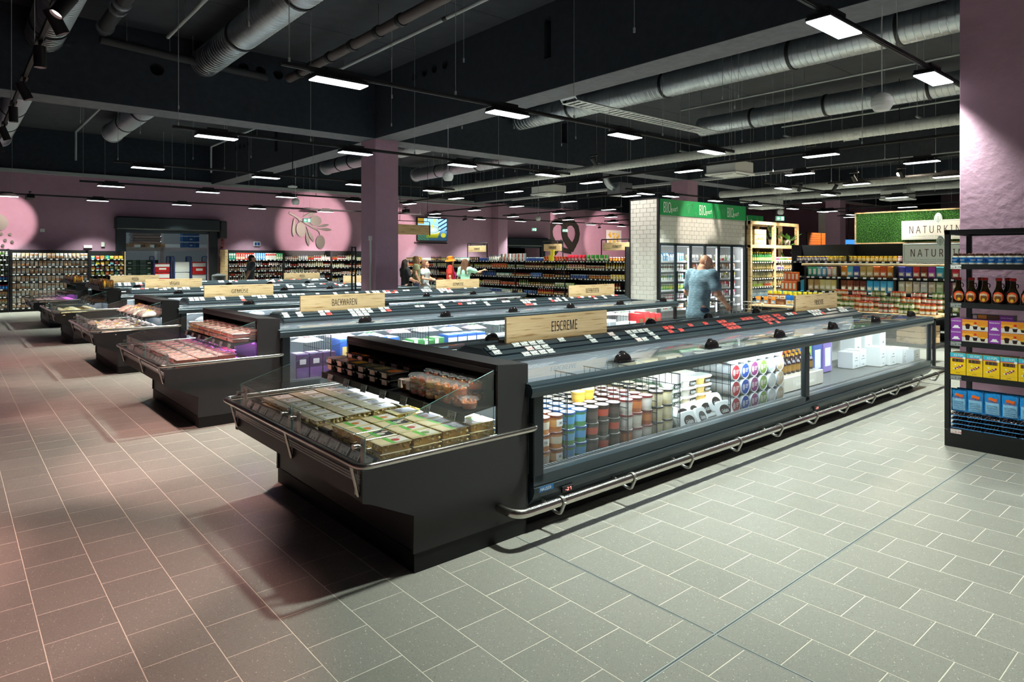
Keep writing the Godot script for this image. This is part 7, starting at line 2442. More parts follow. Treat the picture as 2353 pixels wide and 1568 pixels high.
	var t := Transform3D(Basis.IDENTITY, V(x0, 0, zf))
	for k in 6:
		var place := "in the tiled cooler, shelf %d" % (k + 1)
		var a = [[[bottle_mesh(0.035, 0.2, "e8eef4", "3a7ac0", "dce8f4"), "milk bottle", "print"], [carton_mesh(0.07, 0.2, 0.06, "7ac0e0", "f4f8fa", 0), "milk carton", "print"]], [[can_mesh(0.034, 0.15, "e4e4dc", "5a4a44"), "drink cup", "print"], [can_mesh(0.034, 0.15, "d8e2d8", "8a6a5c"), "drink cup", "print"]], [[can_mesh(0.034, 0.16, "e6eae6", "4aa0a8"), "yoghurt cup", "print"], [can_mesh(0.034, 0.16, "e8ece4", "8a9a4c"), "yoghurt cup", "print"]], [[tub_mesh(0.042, 0.14, "9ac83c", "e8e04a", "e8e8e0", "f0f0ea", 12), "green yoghurt pot", "print"], [tub_mesh(0.042, 0.14, "4a9a3c", "c8e06a", "e8e8e0", "f0f0ea", 12), "green yoghurt pot", "print"]], [[tub_mesh(0.042, 0.13, "b8304a", "e8d8dc", "e4e4e4", "f0eef0", 12), "berry yoghurt pot", "print"], [tub_mesh(0.042, 0.13, "6a2a3c", "d8c8cc", "e4e4e4", "f0eef0", 12), "berry yoghurt pot", "print"]], [[tub_mesh(0.045, 0.12, "d8824a", "e8e4dc", "e8e8e4", "f0f0ea", 12), "dessert pot", "print"], [tub_mesh(0.045, 0.12, "e4ecea", "6aa07c", "e8e8e4", "f0f0ea", 12), "dessert pot", "print"]]][k]
		goods_row(t, ys[k], 0.1, 1.28, 0.088, -0.24, a, "dairy_pot", "dairy", place + " left doors", "dairy goods", 3)
		var bb := [[pouch_mesh(0.12, 0.16, 0.03, "c8c0a8", "6a8a3c", "e8e4d4"), "cheese packet", "film"], [pouch_mesh(0.12, 0.16, 0.03, ["e4e4e0", "b5583c", "7aa0c8", "e4e0d4", "c83a4a", "e4d8b0"][k], ["8a9ab0", "e8c8a0", "e8f0f8", "b83a34", "f4d0d8", "7a5a3c"][k], "f0ece4"), "cold food packet", "film"]]
		goods_row(t, ys[k], 1.34, 2.5, 0.13, -0.22, bb, "chilled_packet", "packet", place + " middle doors", "chilled packets", 2, true, 0.3)
		var cc := [[pouch_mesh(0.1, 0.16, 0.03, ["d8d0b0", "b8845c", "d8c84a", "c83a3c", "d84a6a", "e8e4e0"][k], ["5a9a3c", "e8d8c4", "e4e4dc", "f0e8e4", "f4e0e4", "8a5a8a"][k], "f0ece4"), "sliced food packet", "film"], [carton_mesh(0.1, 0.15, 0.05, ["e4e8e0", "c8a880", "e4e2d8", "b8303c", "e8e4e4", "d8c49a"][k], ["c83a2c", "7a4a2c", "8a7a3c", "f0e0d8", "c83a6a", "5a4a2c"][k], 1), "cold food carton", "print"]]
		goods_row(t, ys[k], 2.56, 3.6, 0.115, -0.22, cc, "chilled_packet", "packet", place + " right doors", "chilled packets", 2, true, 0.3)

func leaf_line(parent: Node3D, at: Vector3, s: float, m: Material = null) -> void:
	var b := MB.new()
	var pts := []
	for k in 17:
		var u := k / 16.0
		var a := TAU * u
		pts.append(V(sin(a) * s * 0.34 * (1.0 - 0.25 * cos(a)), -cos(a) * s * 0.5, 0))
	b.tube(pts, s * 0.022, 4)
	b.tube([V(0, -s * 0.62, 0), V(0, s * 0.3, 0)], s * 0.02, 4)
	for k in 3:
		for q in [-1.0, 1.0]:
			b.tube([V(0, -s * 0.3 + k * s * 0.2, 0), V(q * s * 0.2, -s * 0.16 + k * s * 0.2, 0)], s * 0.018, 4)
	part(parent, "leaf_emblem", b.done(), m if m else mat("pale_green", "7cc79a", 0.5) if not M.has("pale_green") else M.pale_green, at)

func organic_corner() -> void:
	rng.seed = 160
	# oak frame gondola right of the cooler
	var x0 := 16.3
	var zf := -9.2
	var o := thing("oak_gondola", "tall oak frame shelving right of the tiled cooler", "shelving", V(x0, 0, zf))
	for x in [0.0, 1.28, 2.62]:
		for z in [0.0, -0.5]:
			part(o, "post", MB.new().bev(V(x, 0, z - 0.09), V(x + 0.09, 2.66, z), 0.004).done(), M.oak_frame)
	for y in [2.57, 1.93]:
		for z in [0.0, -0.5]:
			part(o, "rail", MB.new().bev(V(0.0, y, z - 0.085), V(2.71, y + 0.09, z - 0.005), 0.004).done(), M.oak_frame)
	part(o, "top_board", MB.new().box(V(0.02, 1.93, -0.58), V(2.69, 1.96, -0.01)).done(), M.oak_frame)
	part(o, "back_panel", MB.new().box(V(0.02, 0.1, -0.6), V(1.34, 2.6, -0.58)).box(V(1.34, 0.1, -0.6), V(2.3, 1.93, -0.58)).done(), mat("dark_brown_board", "3f3428", 0.8))
	var ys := [1.56, 1.34, 1.11, 0.88, 0.62, 0.35]
	for y in ys:
		part(o, "shelf", MB.new().box(V(0.09, y - 0.02, -0.56), V(1.28, y, -0.02)).box(V(1.37, y - 0.02, -0.56), V(2.62, y, -0.02)).box(V(0.09, y - 0.045, -0.02), V(1.28, y + 0.004, -0.01)).box(V(1.37, y - 0.045, -0.02), V(2.62, y + 0.004, -0.01)).done(), M.black_metal)
		var b := MB.new()
		for k in 9:
			b.col = hexc("e4e4de")
			b.box(V(0.12 + k * 0.125, y - 0.036, -0.01), V(0.19 + k * 0.125, y - 0.004, -0.006), "-z")
			b.box(V(1.4 + k * 0.13, y - 0.036, -0.01), V(1.47 + k * 0.13, y - 0.004, -0.006), "-z")
		part(o, "price_cards", b.done(), M.paint).set_meta("kind", "stuff")
	var t := Transform3D(Basis.IDENTITY, V(x0, 0, zf))
	for k in ys.size():
		var l = [[[bottle_mesh(0.038, 0.26, "2d6a3a", "e8c830", "f0e090"), "yellow topped bottle", "print"]], [[pouch_mesh(0.09, 0.17, 0.05, "efe6b0", "e8c83a", "f4f0dc"), "pale yellow baby food pouch", "print"]], [[pouch_mesh(0.09, 0.17, 0.05, "f0e9bc", "e6d25a", "f6f2e0"), "cream baby food pouch", "print"]], [[carton_mesh(0.09, 0.16, 0.06, "e8e4c0", "9ac03c", 1), "green and cream carton", "print"], [carton_mesh(0.09, 0.16, 0.06, "ece4c4", "d84a34", 1), "red and cream carton", "print"]], [[carton_mesh(0.12, 0.2, 0.06, "9cc4dc", "e8eef0", 0), "pale blue carton", "print"]], [[carton_mesh(0.1, 0.18, 0.06, "6a8ab0", "e8e2b0", 2), "blue carton", "print"]]][k]
		goods_row(t, ys[k], 0.11, 1.27, 0.1, -0.08, l, "baby_food", "packet", "in the left oak bay, shelf %d" % (k + 1), "goods in the left oak bay", 5)
		var r = [[[can_mesh(0.034, 0.13, "e0e0e8", "c83a7a"), "small bright pot", "print"], [can_mesh(0.034, 0.13, "f0ecd8", "5a9a3c"), "small bright pot", "print"], [can_mesh(0.034, 0.13, "f0ece0", "e8862a"), "small bright pot", "print"]], [[carton_mesh(0.09, 0.12, 0.06, "e4d8e0", "5a4a9a", 1), "small white and violet carton", "print"], [pouch_mesh(0.09, 0.17, 0.05, "efe2b4", "d8a84a", "f4f0e0"), "cream porridge bag", "print"]]][mini(k, 1)]
		goods_row(t, ys[k], 1.38, 2.6, 0.095, -0.08, [r[0], r[1], r[2]] if k == 0 else [r[1]] if k > 1 else r, "porridge_bag", "packet", "in the right oak bay, shelf %d" % (k + 1), "goods in the right oak bay", 4, true, 0.25)
	# crate, plants on top
	crate_wood("wooden crate with NATURKIND stencil on the oak frame", V(x0 + 0.55, 2.02, zf - 0.22), 0.62, 0.42, 0.4, "NATURKIND")
	plant(V(x0 + 1.6, 2.02, zf - 0.25), 0.55, "upright dark leaved plant in white pot on the oak frame", 12)
	plant(V(x0 + 2.4, 2.02, zf - 0.2), 0.3, "trailing bright green plant at the right end of the oak frame", 14, true)
	var f2 := thing("green_fascia", "green band reading BIOpur! above the oak frame", "sign", V(16.15, 2.62, zf - 0.62))
	part(f2, "board", MB.new().box(V(0, 0, -0.04), V(1.95, 0.26, 0)).done(), M.green_fascia)
	letters(f2, "BIO", 0.26, 0.2, M.letter_white, V(0.95, 0.13, 0.002), Vector3.ZERO, font, 0.004)
	letters(f2, "pur!", 0.24, 0.11, M.letter_white, V(1.2, 0.09, 0.002), V(0, 0, 0.12), serif, 0.004)
	leaf_line(f2, V(0.35, 0.14, 0.003), 0.18)
	leaf_line(f2, V(1.6, 0.14, 0.003), 0.14)
	part(f2, "stay", MB.new().box(V(0.05, -1.0, -0.05), V(0.1, 0.1, -0.02)).box(V(1.85, -1.0, -0.05), V(1.9, 0.1, -0.02)).done(), M.black_metal)
	# display tables in front
	table(V(11.75, 0, -6.65), 1.2, 0.72, "oak topped table with coffee bags behind the freezer board FRÜCHTE")
	table(V(11.42, 0, -5.25), 1.85, 0.72, "oak topped table with stacked jars behind the freezer right end")
	var t1 := Transform3D(Basis(Vector3.UP, -PI / 2), V(11.75, 0, -6.65))
	goods_row(t1, 0.775, 0.05, 0.5, 0.12, -0.1, [[pouch_mesh(0.1, 0.15, 0.05, "d88a3c", "6a90b8", "e8e0d0"), "small orange and blue bag", "film"]], "coffee_bag", "bag", "at the left of the coffee table", "small bags on the coffee table", 2)
	goods_row(t1, 0.775, 0.26, 0.72, 0.11, -0.2, [[pouch_mesh(0.12, 0.2, 0.06, "7a4a30", "e2dccc", "a8764c", true), "brown nut bag", "film"]], "nut_bag", "bag", "on the coffee table", "nut bags", 3, true, 0.5)
	goods_row(t1, 0.775, 0.66, 1.18, 0.1, -0.14, [[pouch_mesh(0.11, 0.19, 0.05, "2a6ab8", "e8e8e4", "d8a82c"), "blue and white bag", "film"]], "pasta_bag", "bag", "on the coffee table", "blue bags", 3, true, 0.4)
	goods_row(t1, 0.775, 0.1, 1.18, 0.09, -0.5, [[jar_mesh(0.04, 0.24, "e8c42c", "e8d83a", "f0e8b0"), "yellow topped jar", "print"]], "yellow_jar", "jar", "at the rear of the coffee table", "yellow topped jars", 5)
	var t2 := Transform3D(Basis(Vector3.UP, -PI / 2), V(11.42, 0, -5.25))
	var jm := [jar_mesh(0.036, 0.085, "c8442c", "2f5a34", "f0ead8"), jar_mesh(0.036, 0.085, "8a9a3c", "2f5a34", "eee9d4"), jar_mesh(0.036, 0.085, "d8862c", "b83a2a", "f2ead6")]
	for c in 6:
		for r in 3:
			for q in 3:
				for l in (2 if r == 0 else 3 if r == 1 else 4):
					if r > 0 and l < 1:
						continue
					solo("sauce_jar", "sauce jar on the jar table, cluster %d, %s row, jar %d, %s from below" % [c + 1, ["front", "middle", "rear"][r], q + 1, nth(l)], "jar", jm[(c + r) % 3], M.print, t2 * V(0.14 + c * 0.3 + q * 0.075 + r * 0.05, 0.772 + l * 0.086, -0.08 - r * 0.12), 0, "stacked sauce jars")
	for r in [1, 2]:
		for q in 22:
			solo("sauce_jar", "sauce jar at the foot of the %s jar row, %s from the left" % [["", "middle", "rear"][r], nth(q)], "jar", jm[(q / 3 + r) % 3], M.print, t2 * V(0.17 + q * 0.075, 0.772, -0.08 - r * 0.12), 0, "foot row sauce jars")
	# low shelf run of bags
	var t3 := Transform3D(Basis(Vector3.UP, -PI / 2), V(14.0, 0, -6.66))
	var lo := shelf_unit("bag_shelf", "low black shelf run of coffee and snack bags with oak top", t3, 3.3, 0.5, 1.5, [1.27, 0.965, 0.64, 0.3], [0.02, 0.7, 1.78, 2.9, 3.28])
	part(lo, "oak_top", MB.new().bev(V(-0.05, 1.5, -0.55), V(3.3, 1.54, 0.02), 0.004).done(), M.oak_frame)
	area(lo, V(1.6, 1.49, -0.08), Vector2(3.2, 0.03), 0.5, Color(1, 0.97, 0.9), V(-PI / 2 + 0.3, 0, 0))
	var secs := [[0.06, 0.67], [0.74, 1.75], [1.82, 2.86]]
	var tops := [[["4fae8a", "3f9a80", "7ab8d8", "6aa8d0", "e0a8b4", "e8cfa8"], "paper tea carton"], [["d88a2c", "5ab0c8", "3a4ab0", "b8a05c", "c8b070", "d8702c", "d8602c"], "shiny coffee bag"], [["4a4ab0", "3a4ac0", "c83a30", "7a3020", "9a3aa0", "3a98b8", "2f8a4a", "b83040", "d8b82c"], "bright muesli bag"]]
	var mids := [[["c8a870", "b8925c", "d8c88a", "d4c48c", "d8c070", "d8b03a"], "kraft paper bag"], [["6a3a24", "7a3f28", "5a2c20", "603022", "3a9ac8", "3a92c4", "48a4d0", "4aa8d4"], "brown or blue snack bag"], [["b8b8a0", "d0b890", "c0b0a0", "b8b8b8", "b8a890", "a8b88a", "c84a90", "b89a98"], "clear fronted muesli bag"]]
	var lows := [[["7a5ab0", "9ac03c", "c8c84a"], "low shelf bag"], [["d83a90", "e0409a", "b83a80", "d84a9a"], "pink snack bag"], [["3a5a9a", "8a9a4a", "c8b03a"], "low shelf bag"]]
	for s in 3:
		for row in 3:
			var data: Array = [tops, mids, lows][row][s]
			var kinds := []
			for c in data[0]:
				kinds.append([carton_mesh(0.09, 0.2, 0.07, c, "e8ece8", 2) if s == 0 and row == 0 else pouch_mesh(0.12, 0.22 if row == 0 else 0.24, 0.07, c, hexs(c, 0.35), "efe6d4", s == 2 and row == 1), data[1], "film"])
			goods_row(t3, [1.27, 0.965, 0.64][row], secs[s][0], secs[s][1], 0.1 if s == 0 and row == 0 else 0.118, -0.06, kinds, "bag", "bag", "on the %s row of the %s bag bay" % [["top", "middle", "lower"][row], nth(s)], "bags on the low shelf run", 1)
	# sign on the low run, moss wall behind
	board_sign(V(13.9, 1.56, -4.7), 1.26, 0.37, "white NATURKIND board with leaf standing on the low shelf run", true)
	var mw := thing("moss_wall", "long green moss panel in a thin oak frame", "wall panel", V(17.0, 2.0, -6.82), -PI / 2)
	part(mw, "moss", MB.new().box(V(0.02, 0.03, -0.1), V(3.98, 0.74, -0.01)).done(), M.moss)
	part(mw, "frame", MB.new().box(V(0, 0, -0.1), V(4.0, 0.03, 0.01)).box(V(0, 0.74, -0.1), V(4.0, 0.77, 0.01)).box(V(0, 0.03, -0.1), V(0.03, 0.74, 0.01)).box(V(3.97, 0.03, -0.1), V(4.0, 0.74, 0.01)).done(), M.oak_frame)
	board_sign(V(16.93, 2.08, -5.75), 1.5, 0.44, "cream NATURKIND board with leaf on the green moss wall", false)
	var t4 := Transform3D(Basis(Vector3.UP, -PI / 2), V(16.75, 0, -8.3))
	shelf_unit("tall_shelf", "tall black shelving below the moss wall with rows of jars", t4, 5.4, 0.5, 2.0, [1.575, 1.2], [0.02, 1.4, 2.75, 4.1, 5.38])
	var hk := [[jar_mesh(0.045, 0.13, "e8b02c", "e8c83a", "f0d890"), "golden jar", "print"], [jar_mesh(0.045, 0.13, "d88a9a", "e8d8c0", "f0e0d8"), "pink jar", "print"], [jar_mesh(0.045, 0.13, "5a3a7a", "d8b23a", "e8dccc"), "violet jar", "print"]]
	goods_row(t4, 1.575, 0.1, 5.3, 0.1, -0.08, [hk[2], hk[0], hk[0], hk[1], hk[0]], "honey_jar", "jar", "on the tall shelf below the moss wall", "jars below the moss wall", 7)
	# promotion stand between the oak frame and the low run
	var ps := thing("promo_stand", "turquoise cardboard stand with orange packs left of the bag shelves", "promotion stand", V(13.75, 0, -7.08), -PI / 2)
	part(ps, "stand", MB.new().box(V(0, 0, -0.4), V(0.36, 0.95, 0)).done(), mat("turquoise", "3fa6c0", 0.6))
	part(ps, "side_wing", MB.new().prism(PackedVector2Array([Vector2(0, 0.95), Vector2(0.36, 0.95), Vector2(0.36, 1.2), Vector2(0.08, 1.1)]), -0.42, -0.4).done(), M.turquoise)
	part(ps, "green_badge", MB.new().box(V(0.2, 0.6, 0.0), V(0.3, 0.92, 0.006)).done(), mat("lime", "b8d82c", 0.5))
	for k in 8:
		solo("promo_pack", "orange and white pack in the turquoise stand, %s from the left, %s tier" % [nth(k % 4), ["lower", "upper"][k / 4]], "packet", carton_mesh(0.08, 0.2, 0.05, "e8702c", "f2e4c8", 2), M.print, V(13.81 + (k / 4) * 0.12, 0.955 + (k / 4) * 0.2, -7.03 + (k % 4) * 0.085), -PI / 2, "orange packs")
	solo("promo_step", "dark step under the upper orange packs of the turquoise stand", "stand", MB.new().box(V(-0.17, 0, -0.05), V(0.17, 0.2, 0.05)).done(), M.black_metal, V(13.94, 0.952, -6.9), -PI / 2)
	# crate under the jar table
	crate_wood("slanted wooden crate on the low shelf of the jar table", V(11.75, 0.31, -3.75), 0.5, 0.28, 0.4, "")

func hexs(c: String, k: float) -> String:
	return Color(c).lerp(Color("f4ead8"), k).to_html(false)

func board_sign(at: Vector3, w: float, h: float, label: String, white: bool) -> void:
	var o := thing("brand_board", label, "sign", at, -PI / 2)
	part(o, "board", MB.new().bev(V(0, 0, -0.03), V(w, h, 0), 0.004).done(), mat("board_white" if white else "board_cream", "e9efe8" if white else "efe9dc", 0.5))
	part(o, "border", MB.new().box(V(0.025, 0.025, 0), V(w - 0.025, 0.03, 0.002)).box(V(0.025, h - 0.03, 0), V(w - 0.025, h - 0.025, 0.002)).box(V(0.025, 0.025, 0), V(0.03, h - 0.025, 0.002)).box(V(w - 0.03, 0.025, 0), V(w - 0.025, h - 0.025, 0.002)).done(), M.sage)
	letters(o, "N A T U R K I N D", w * 0.78, h * 0.38, mat("letter_brown", "4f3f35", 0.6) if not M.has("letter_brown") else M.letter_brown, V(w / 2, h * 0.52, 0.001), Vector3.ZERO, font, 0.004)
	letters(o, "DER MARKT FÜR BEWUSSTEN GENUSS", w * 0.72, h * 0.06, M.sage, V(w / 2, h * 0.18, 0.001), Vector3.ZERO, font, 0.002)
	cutout_leaf(o, V(w / 2, h + 0.05, 0.004), h * 0.5)

func cutout_leaf(o: Node3D, at: Vector3, s: float) -> void:
	var pv := PackedVector2Array()
	for k in 24:
		var a := TAU * k / 24
		pv.append(Vector2(sin(a) * s * 0.36 * (1.0 + 0.25 * cos(a)), -cos(a) * s * 0.5))
	pv.reverse() if Geometry2D.is_polygon_clockwise(pv) else null
	part(o, "leaf_board", MB.new().prism(pv, -0.02, 0.0).done(), M.board_white if M.has("board_white") else M.white_paint, at)
	leaf_line(o, at + V(0, -s * 0.05, 0.004), s * 0.8, M.sage)

func table(at: Vector3, len: float, depth: float, label: String) -> void:
	var o := thing("display_table", label, "table", at, -PI / 2)
	part(o, "top", MB.new().bev(V(0, 0.735, -depth), V(len, 0.77, 0), 0.003).done(), M.oak_frame)
	part(o, "apron", MB.new().box(V(0.02, 0.7, -depth + 0.02), V(len - 0.02, 0.735, -0.02)).done(), M.black_metal)
	for x in [0.04, len - 0.04]:
		for z in [-0.04, -depth + 0.04]:
			part(o, "leg", MB.new().box(V(x - 0.02, 0, z - 0.02), V(x + 0.02, 0.735, z + 0.02)).done(), M.black_metal)
	part(o, "low_shelf", MB.new().box(V(0.03, 0.26, -depth + 0.03), V(len - 0.03, 0.3, -0.03)).done(), M.black_metal)

func crate_wood(label: String, at: Vector3, w: float, h: float, d: float, word: String) -> void:
	var o := thing("wooden_crate", label, "crate", at, 0.0 if word else -0.2)
	var n := 3
	for k in n:
		var y := k * h / n
		part(o, "plank", MB.new().bev(V(-w / 2, y + 0.004, d / 2 - 0.012), V(w / 2, y + h / n - 0.004, d / 2), 0.002).done(), M.oak_frame)
		part(o, "plank", MB.new().bev(V(-w / 2, y + 0.004, -d / 2), V(w / 2, y + h / n - 0.004, -d / 2 + 0.012), 0.002).done(), M.oak_frame)
		part(o, "plank", MB.new().bev(V(-w / 2, y + 0.004, -d / 2 + 0.012), V(-w / 2 + 0.012, y + h / n - 0.004, d / 2 - 0.012), 0.002).done(), M.oak_frame)
		part(o, "plank", MB.new().bev(V(w / 2 - 0.012, y + 0.004, -d / 2 + 0.012), V(w / 2, y + h / n - 0.004, d / 2 - 0.012), 0.002).done(), M.oak_frame)
	part(o, "bottom", MB.new().box(V(-w / 2, 0, -d / 2), V(w / 2, 0.012, d / 2)).done(), M.oak_frame)
	if word:
		letters(o, word, w * 0.5, 0.05, M.letter_black, V(0.02, h * 0.42, d / 2 + 0.001), Vector3.ZERO, font, 0.002)

func plant(at: Vector3, h: float, label: String, leaves: int, trailing := false) -> void:
	var o := thing("potted_plant", label, "plant", at)
	part(o, "pot", MB.new().lathe([[0.0, 0.0], [0.07, 0.0], [0.1, 0.17], [0.092, 0.17], [0.085, 0.14], [0.0, 0.14]], 16).done(), M.white_paint)
	for k in leaves:
		var a := k * 2.4
		var lm := get_mesh("leaf%s" % trailing, func():
			var b := MB.new()
			b.sheet(func(u, v_):
				var w: float = (0.09 if not trailing else 0.12) * pow(sin(PI * clampf(v_ * 0.96 + 0.02, 0, 1)), 0.7)
				return V((u - 0.5) * w, v_ * 0.3, -0.12 * v_ * v_ + 0.02 * absf(u - 0.5)), 4, 6)
			return b.done())
		var up := V(0, 0.13 + (k % 4) * h * 0.2, 0)
		if trailing:
			up.y = 0.15 - (k % 5) * 0.12 if k % 2 else 0.15 + 0.05 * (k % 3)
		var q := part(o, "leaf", lm, M.leaf if trailing else mat("leaf_dark", "28552a", 0.4) if not M.has("leaf_dark") else M.leaf_dark, up + V(sin(a) * 0.05, 0, cos(a) * 0.05) * (2.0 if trailing else 1.0), V((0.5 if not trailing else 1.1) + 0.25 * (k % 3), 0, 0))
		q.basis = Basis(Vector3.UP, a) * q.basis * Basis.from_scale(Vector3.ONE * (0.7 + 0.15 * (k % 3)))
	part(o, "stem", MB.new().tube([V(0, 0.12, 0), V(0.01, 0.12 + h * 0.6, 0.01)], 0.008, 5).done(), M.leaf)
# ---------------------------------------------------------------- people
# bones are [a, b, ra, rb] or [a, b, ra, rb, squeeze]; their smooth union is meshed as surface nets into the builder
func flesh(mb: MB, bones: Array, cell: float, k: float) -> void:
	var lo := Vector3.ONE * 1e9
	var hi := -lo
	for q in bones:
		var r: float = maxf(q[2], q[3]) * 1.15 + k * 0.5
		for e in 2:
			lo = lo.min(q[e] - Vector3.ONE * r)
			hi = hi.max(q[e] + Vector3.ONE * r)
	lo -= Vector3.ONE * cell * 2
	var n := Vector3i(((hi - lo) / cell).ceil()) + Vector3i(3, 3, 3)
	var sx := n.y * n.z
	var sy := n.z
	var f := PackedFloat32Array()
	f.resize(n.x * sx)
	f.fill(0.3)
	for q in bones:
		var a: Vector3 = q[0]
		var b: Vector3 = q[1]
		var ra: float = q[2]
		var rb: float = q[3]
		var sq: Vector3 = q[4] if q.size() > 4 else Vector3.ONE
		var small := minf(sq.x, minf(sq.y, sq.z))
		var ba := (b - a) / sq
		var l2 := maxf(ba.length_squared(), 1e-9)
		var m: float = maxf(ra, rb) * 1.1 + k + cell * 2
		var i0 := Vector3i((a.min(b) - Vector3.ONE * m - lo) / cell).max(Vector3i.ZERO)
		var i1 := (Vector3i((a.max(b) + Vector3.ONE * m - lo) / cell) + Vector3i.ONE).min(n - Vector3i.ONE)
		for x in range(i0.x, i1.x + 1):
			for y in range(i0.y, i1.y + 1):
				var row := x * sx + y * sy
				for z in range(i0.z, i1.z + 1):
					var p := (lo + Vector3(x, y, z) * cell - a) / sq
					var h := clampf(p.dot(ba) / l2, 0.0, 1.0)
					var d := ((p - ba * h).length() - ra - (rb - ra) * h) * small
					var c := f[row + z]
					var g := maxf(k - absf(c - d), 0.0)
					f[row + z] = minf(c, d) - g * g / k * 0.25
	var at := {}
	var off := [0, sx, sy, sx + sy, 1, sx + 1, sy + 1, sx + sy + 1]
	for x in n.x - 1:
		for y in n.y - 1:
			var row := x * sx + y * sy
			for z in n.z - 1:
				var i := row + z
				var s0 := f[i] < 0.0
				if (f[i + 1] < 0.0) == s0 and (f[i + sx] < 0.0) == s0 and (f[i + sy] < 0.0) == s0 and (f[i + sx + sy] < 0.0) == s0 and (f[i + sx + 1] < 0.0) == s0 and (f[i + sy + 1] < 0.0) == s0 and (f[i + sx + sy + 1] < 0.0) == s0:
					continue
				var sum := Vector3.ZERO
				var cnt := 0
				for e in [[0, 1], [2, 3], [4, 5], [6, 7], [0, 2], [1, 3], [4, 6], [5, 7], [0, 4], [1, 5], [2, 6], [3, 7]]:
					var u: float = f[i + off[e[0]]]
					var w: float = f[i + off[e[1]]]
					if (u < 0.0) != (w < 0.0):
						var t := u / (u - w)
						var pa := Vector3(e[0] & 1, (e[0] >> 1) & 1, e[0] >> 2)
						var pb := Vector3(e[1] & 1, (e[1] >> 1) & 1, e[1] >> 2)
						sum += pa.lerp(pb, t)
						cnt += 1
				var nrm := Vector3(f[i + sx] - f[i] + f[i + sx + sy + 1] - f[i + sy + 1], f[i + sy] - f[i] + f[i + sx + sy + 1] - f[i + sx + 1], f[i + 1] - f[i] + f[i + sx + sy + 1] - f[i + sx + sy])
				at[i] = mb.vert(lo + (Vector3(x, y, z) + sum / cnt) * cell, nrm)
	for i in at:
		var inside := f[i] < 0.0
		for d in 3:
			var s: int = [sx, sy, 1][d]
			var o1: int = [sy, 1, sx][d]
			var o2: int = [1, sx, sy][d]
			if (f[i + s] < 0.0) == inside or not at.has(i - o1) or not at.has(i - o2) or not at.has(i - o1 - o2):
				continue
			var a: int = at[i]
			var b: int = at[i - o1]
			var c: int = at[i - o1 - o2]
			var e: int = at[i - o2]
			if inside:
				mb.ix.append_array([a, c, b, a, e, c])
			else:
				mb.ix.append_array([a, b, c, a, c, e])

func hand_bones(wrist: Vector3, dir: Vector3, side: float, curl: float, s: float) -> Array:
	# palm, four unequal fingers with a knuckle bend, and a thumb from the side near the wrist
	var d := dir.normalized()
	var across := d.cross(Vector3.UP)
	if across.length() < 0.1:
		across = Vector3.RIGHT
	across = across.normalized() * side
	var down := d.cross(across).normalized()
	if down.y > 0:
		down = -down
	var out := [[wrist, wrist + d * 0.075 * s, 0.021 * s, 0.026 * s], [wrist + across * 0.018 * s, wrist + d * 0.075 * s + across * 0.026 * s, 0.015 * s, 0.014 * s], [wrist - across * 0.016 * s, wrist + d * 0.072 * s - across * 0.026 * s, 0.015 * s, 0.013 * s]]
	for k in 4:
		var root := wrist + d * 0.08 * s + across * (0.029 - 0.0195 * k) * s
		var len: float = [0.066, 0.076, 0.07, 0.054][k] * s
		var mid := root + (d * cos(curl) + down * sin(curl)) * len * 0.55
		var tip := mid + (d * cos(curl * 2.1) + down * sin(curl * 2.1)) * len * 0.5
		out.append([root, mid, 0.009 * s, 0.0082 * s])
		out.append([mid, tip, 0.0082 * s, 0.0068 * s])
	var tr := wrist + d * 0.025 * s + across * 0.027 * s
	var tm := tr + (d * 0.6 + across * 0.6 + down * 0.4).normalized() * 0.034 * s
	out.append([tr, tm, 0.0115 * s, 0.0095 * s])
	out.append([tm, tm + (d * 0.85 + down * 0.5).normalized() * 0.028 * s, 0.009 * s, 0.0075 * s])
	return out

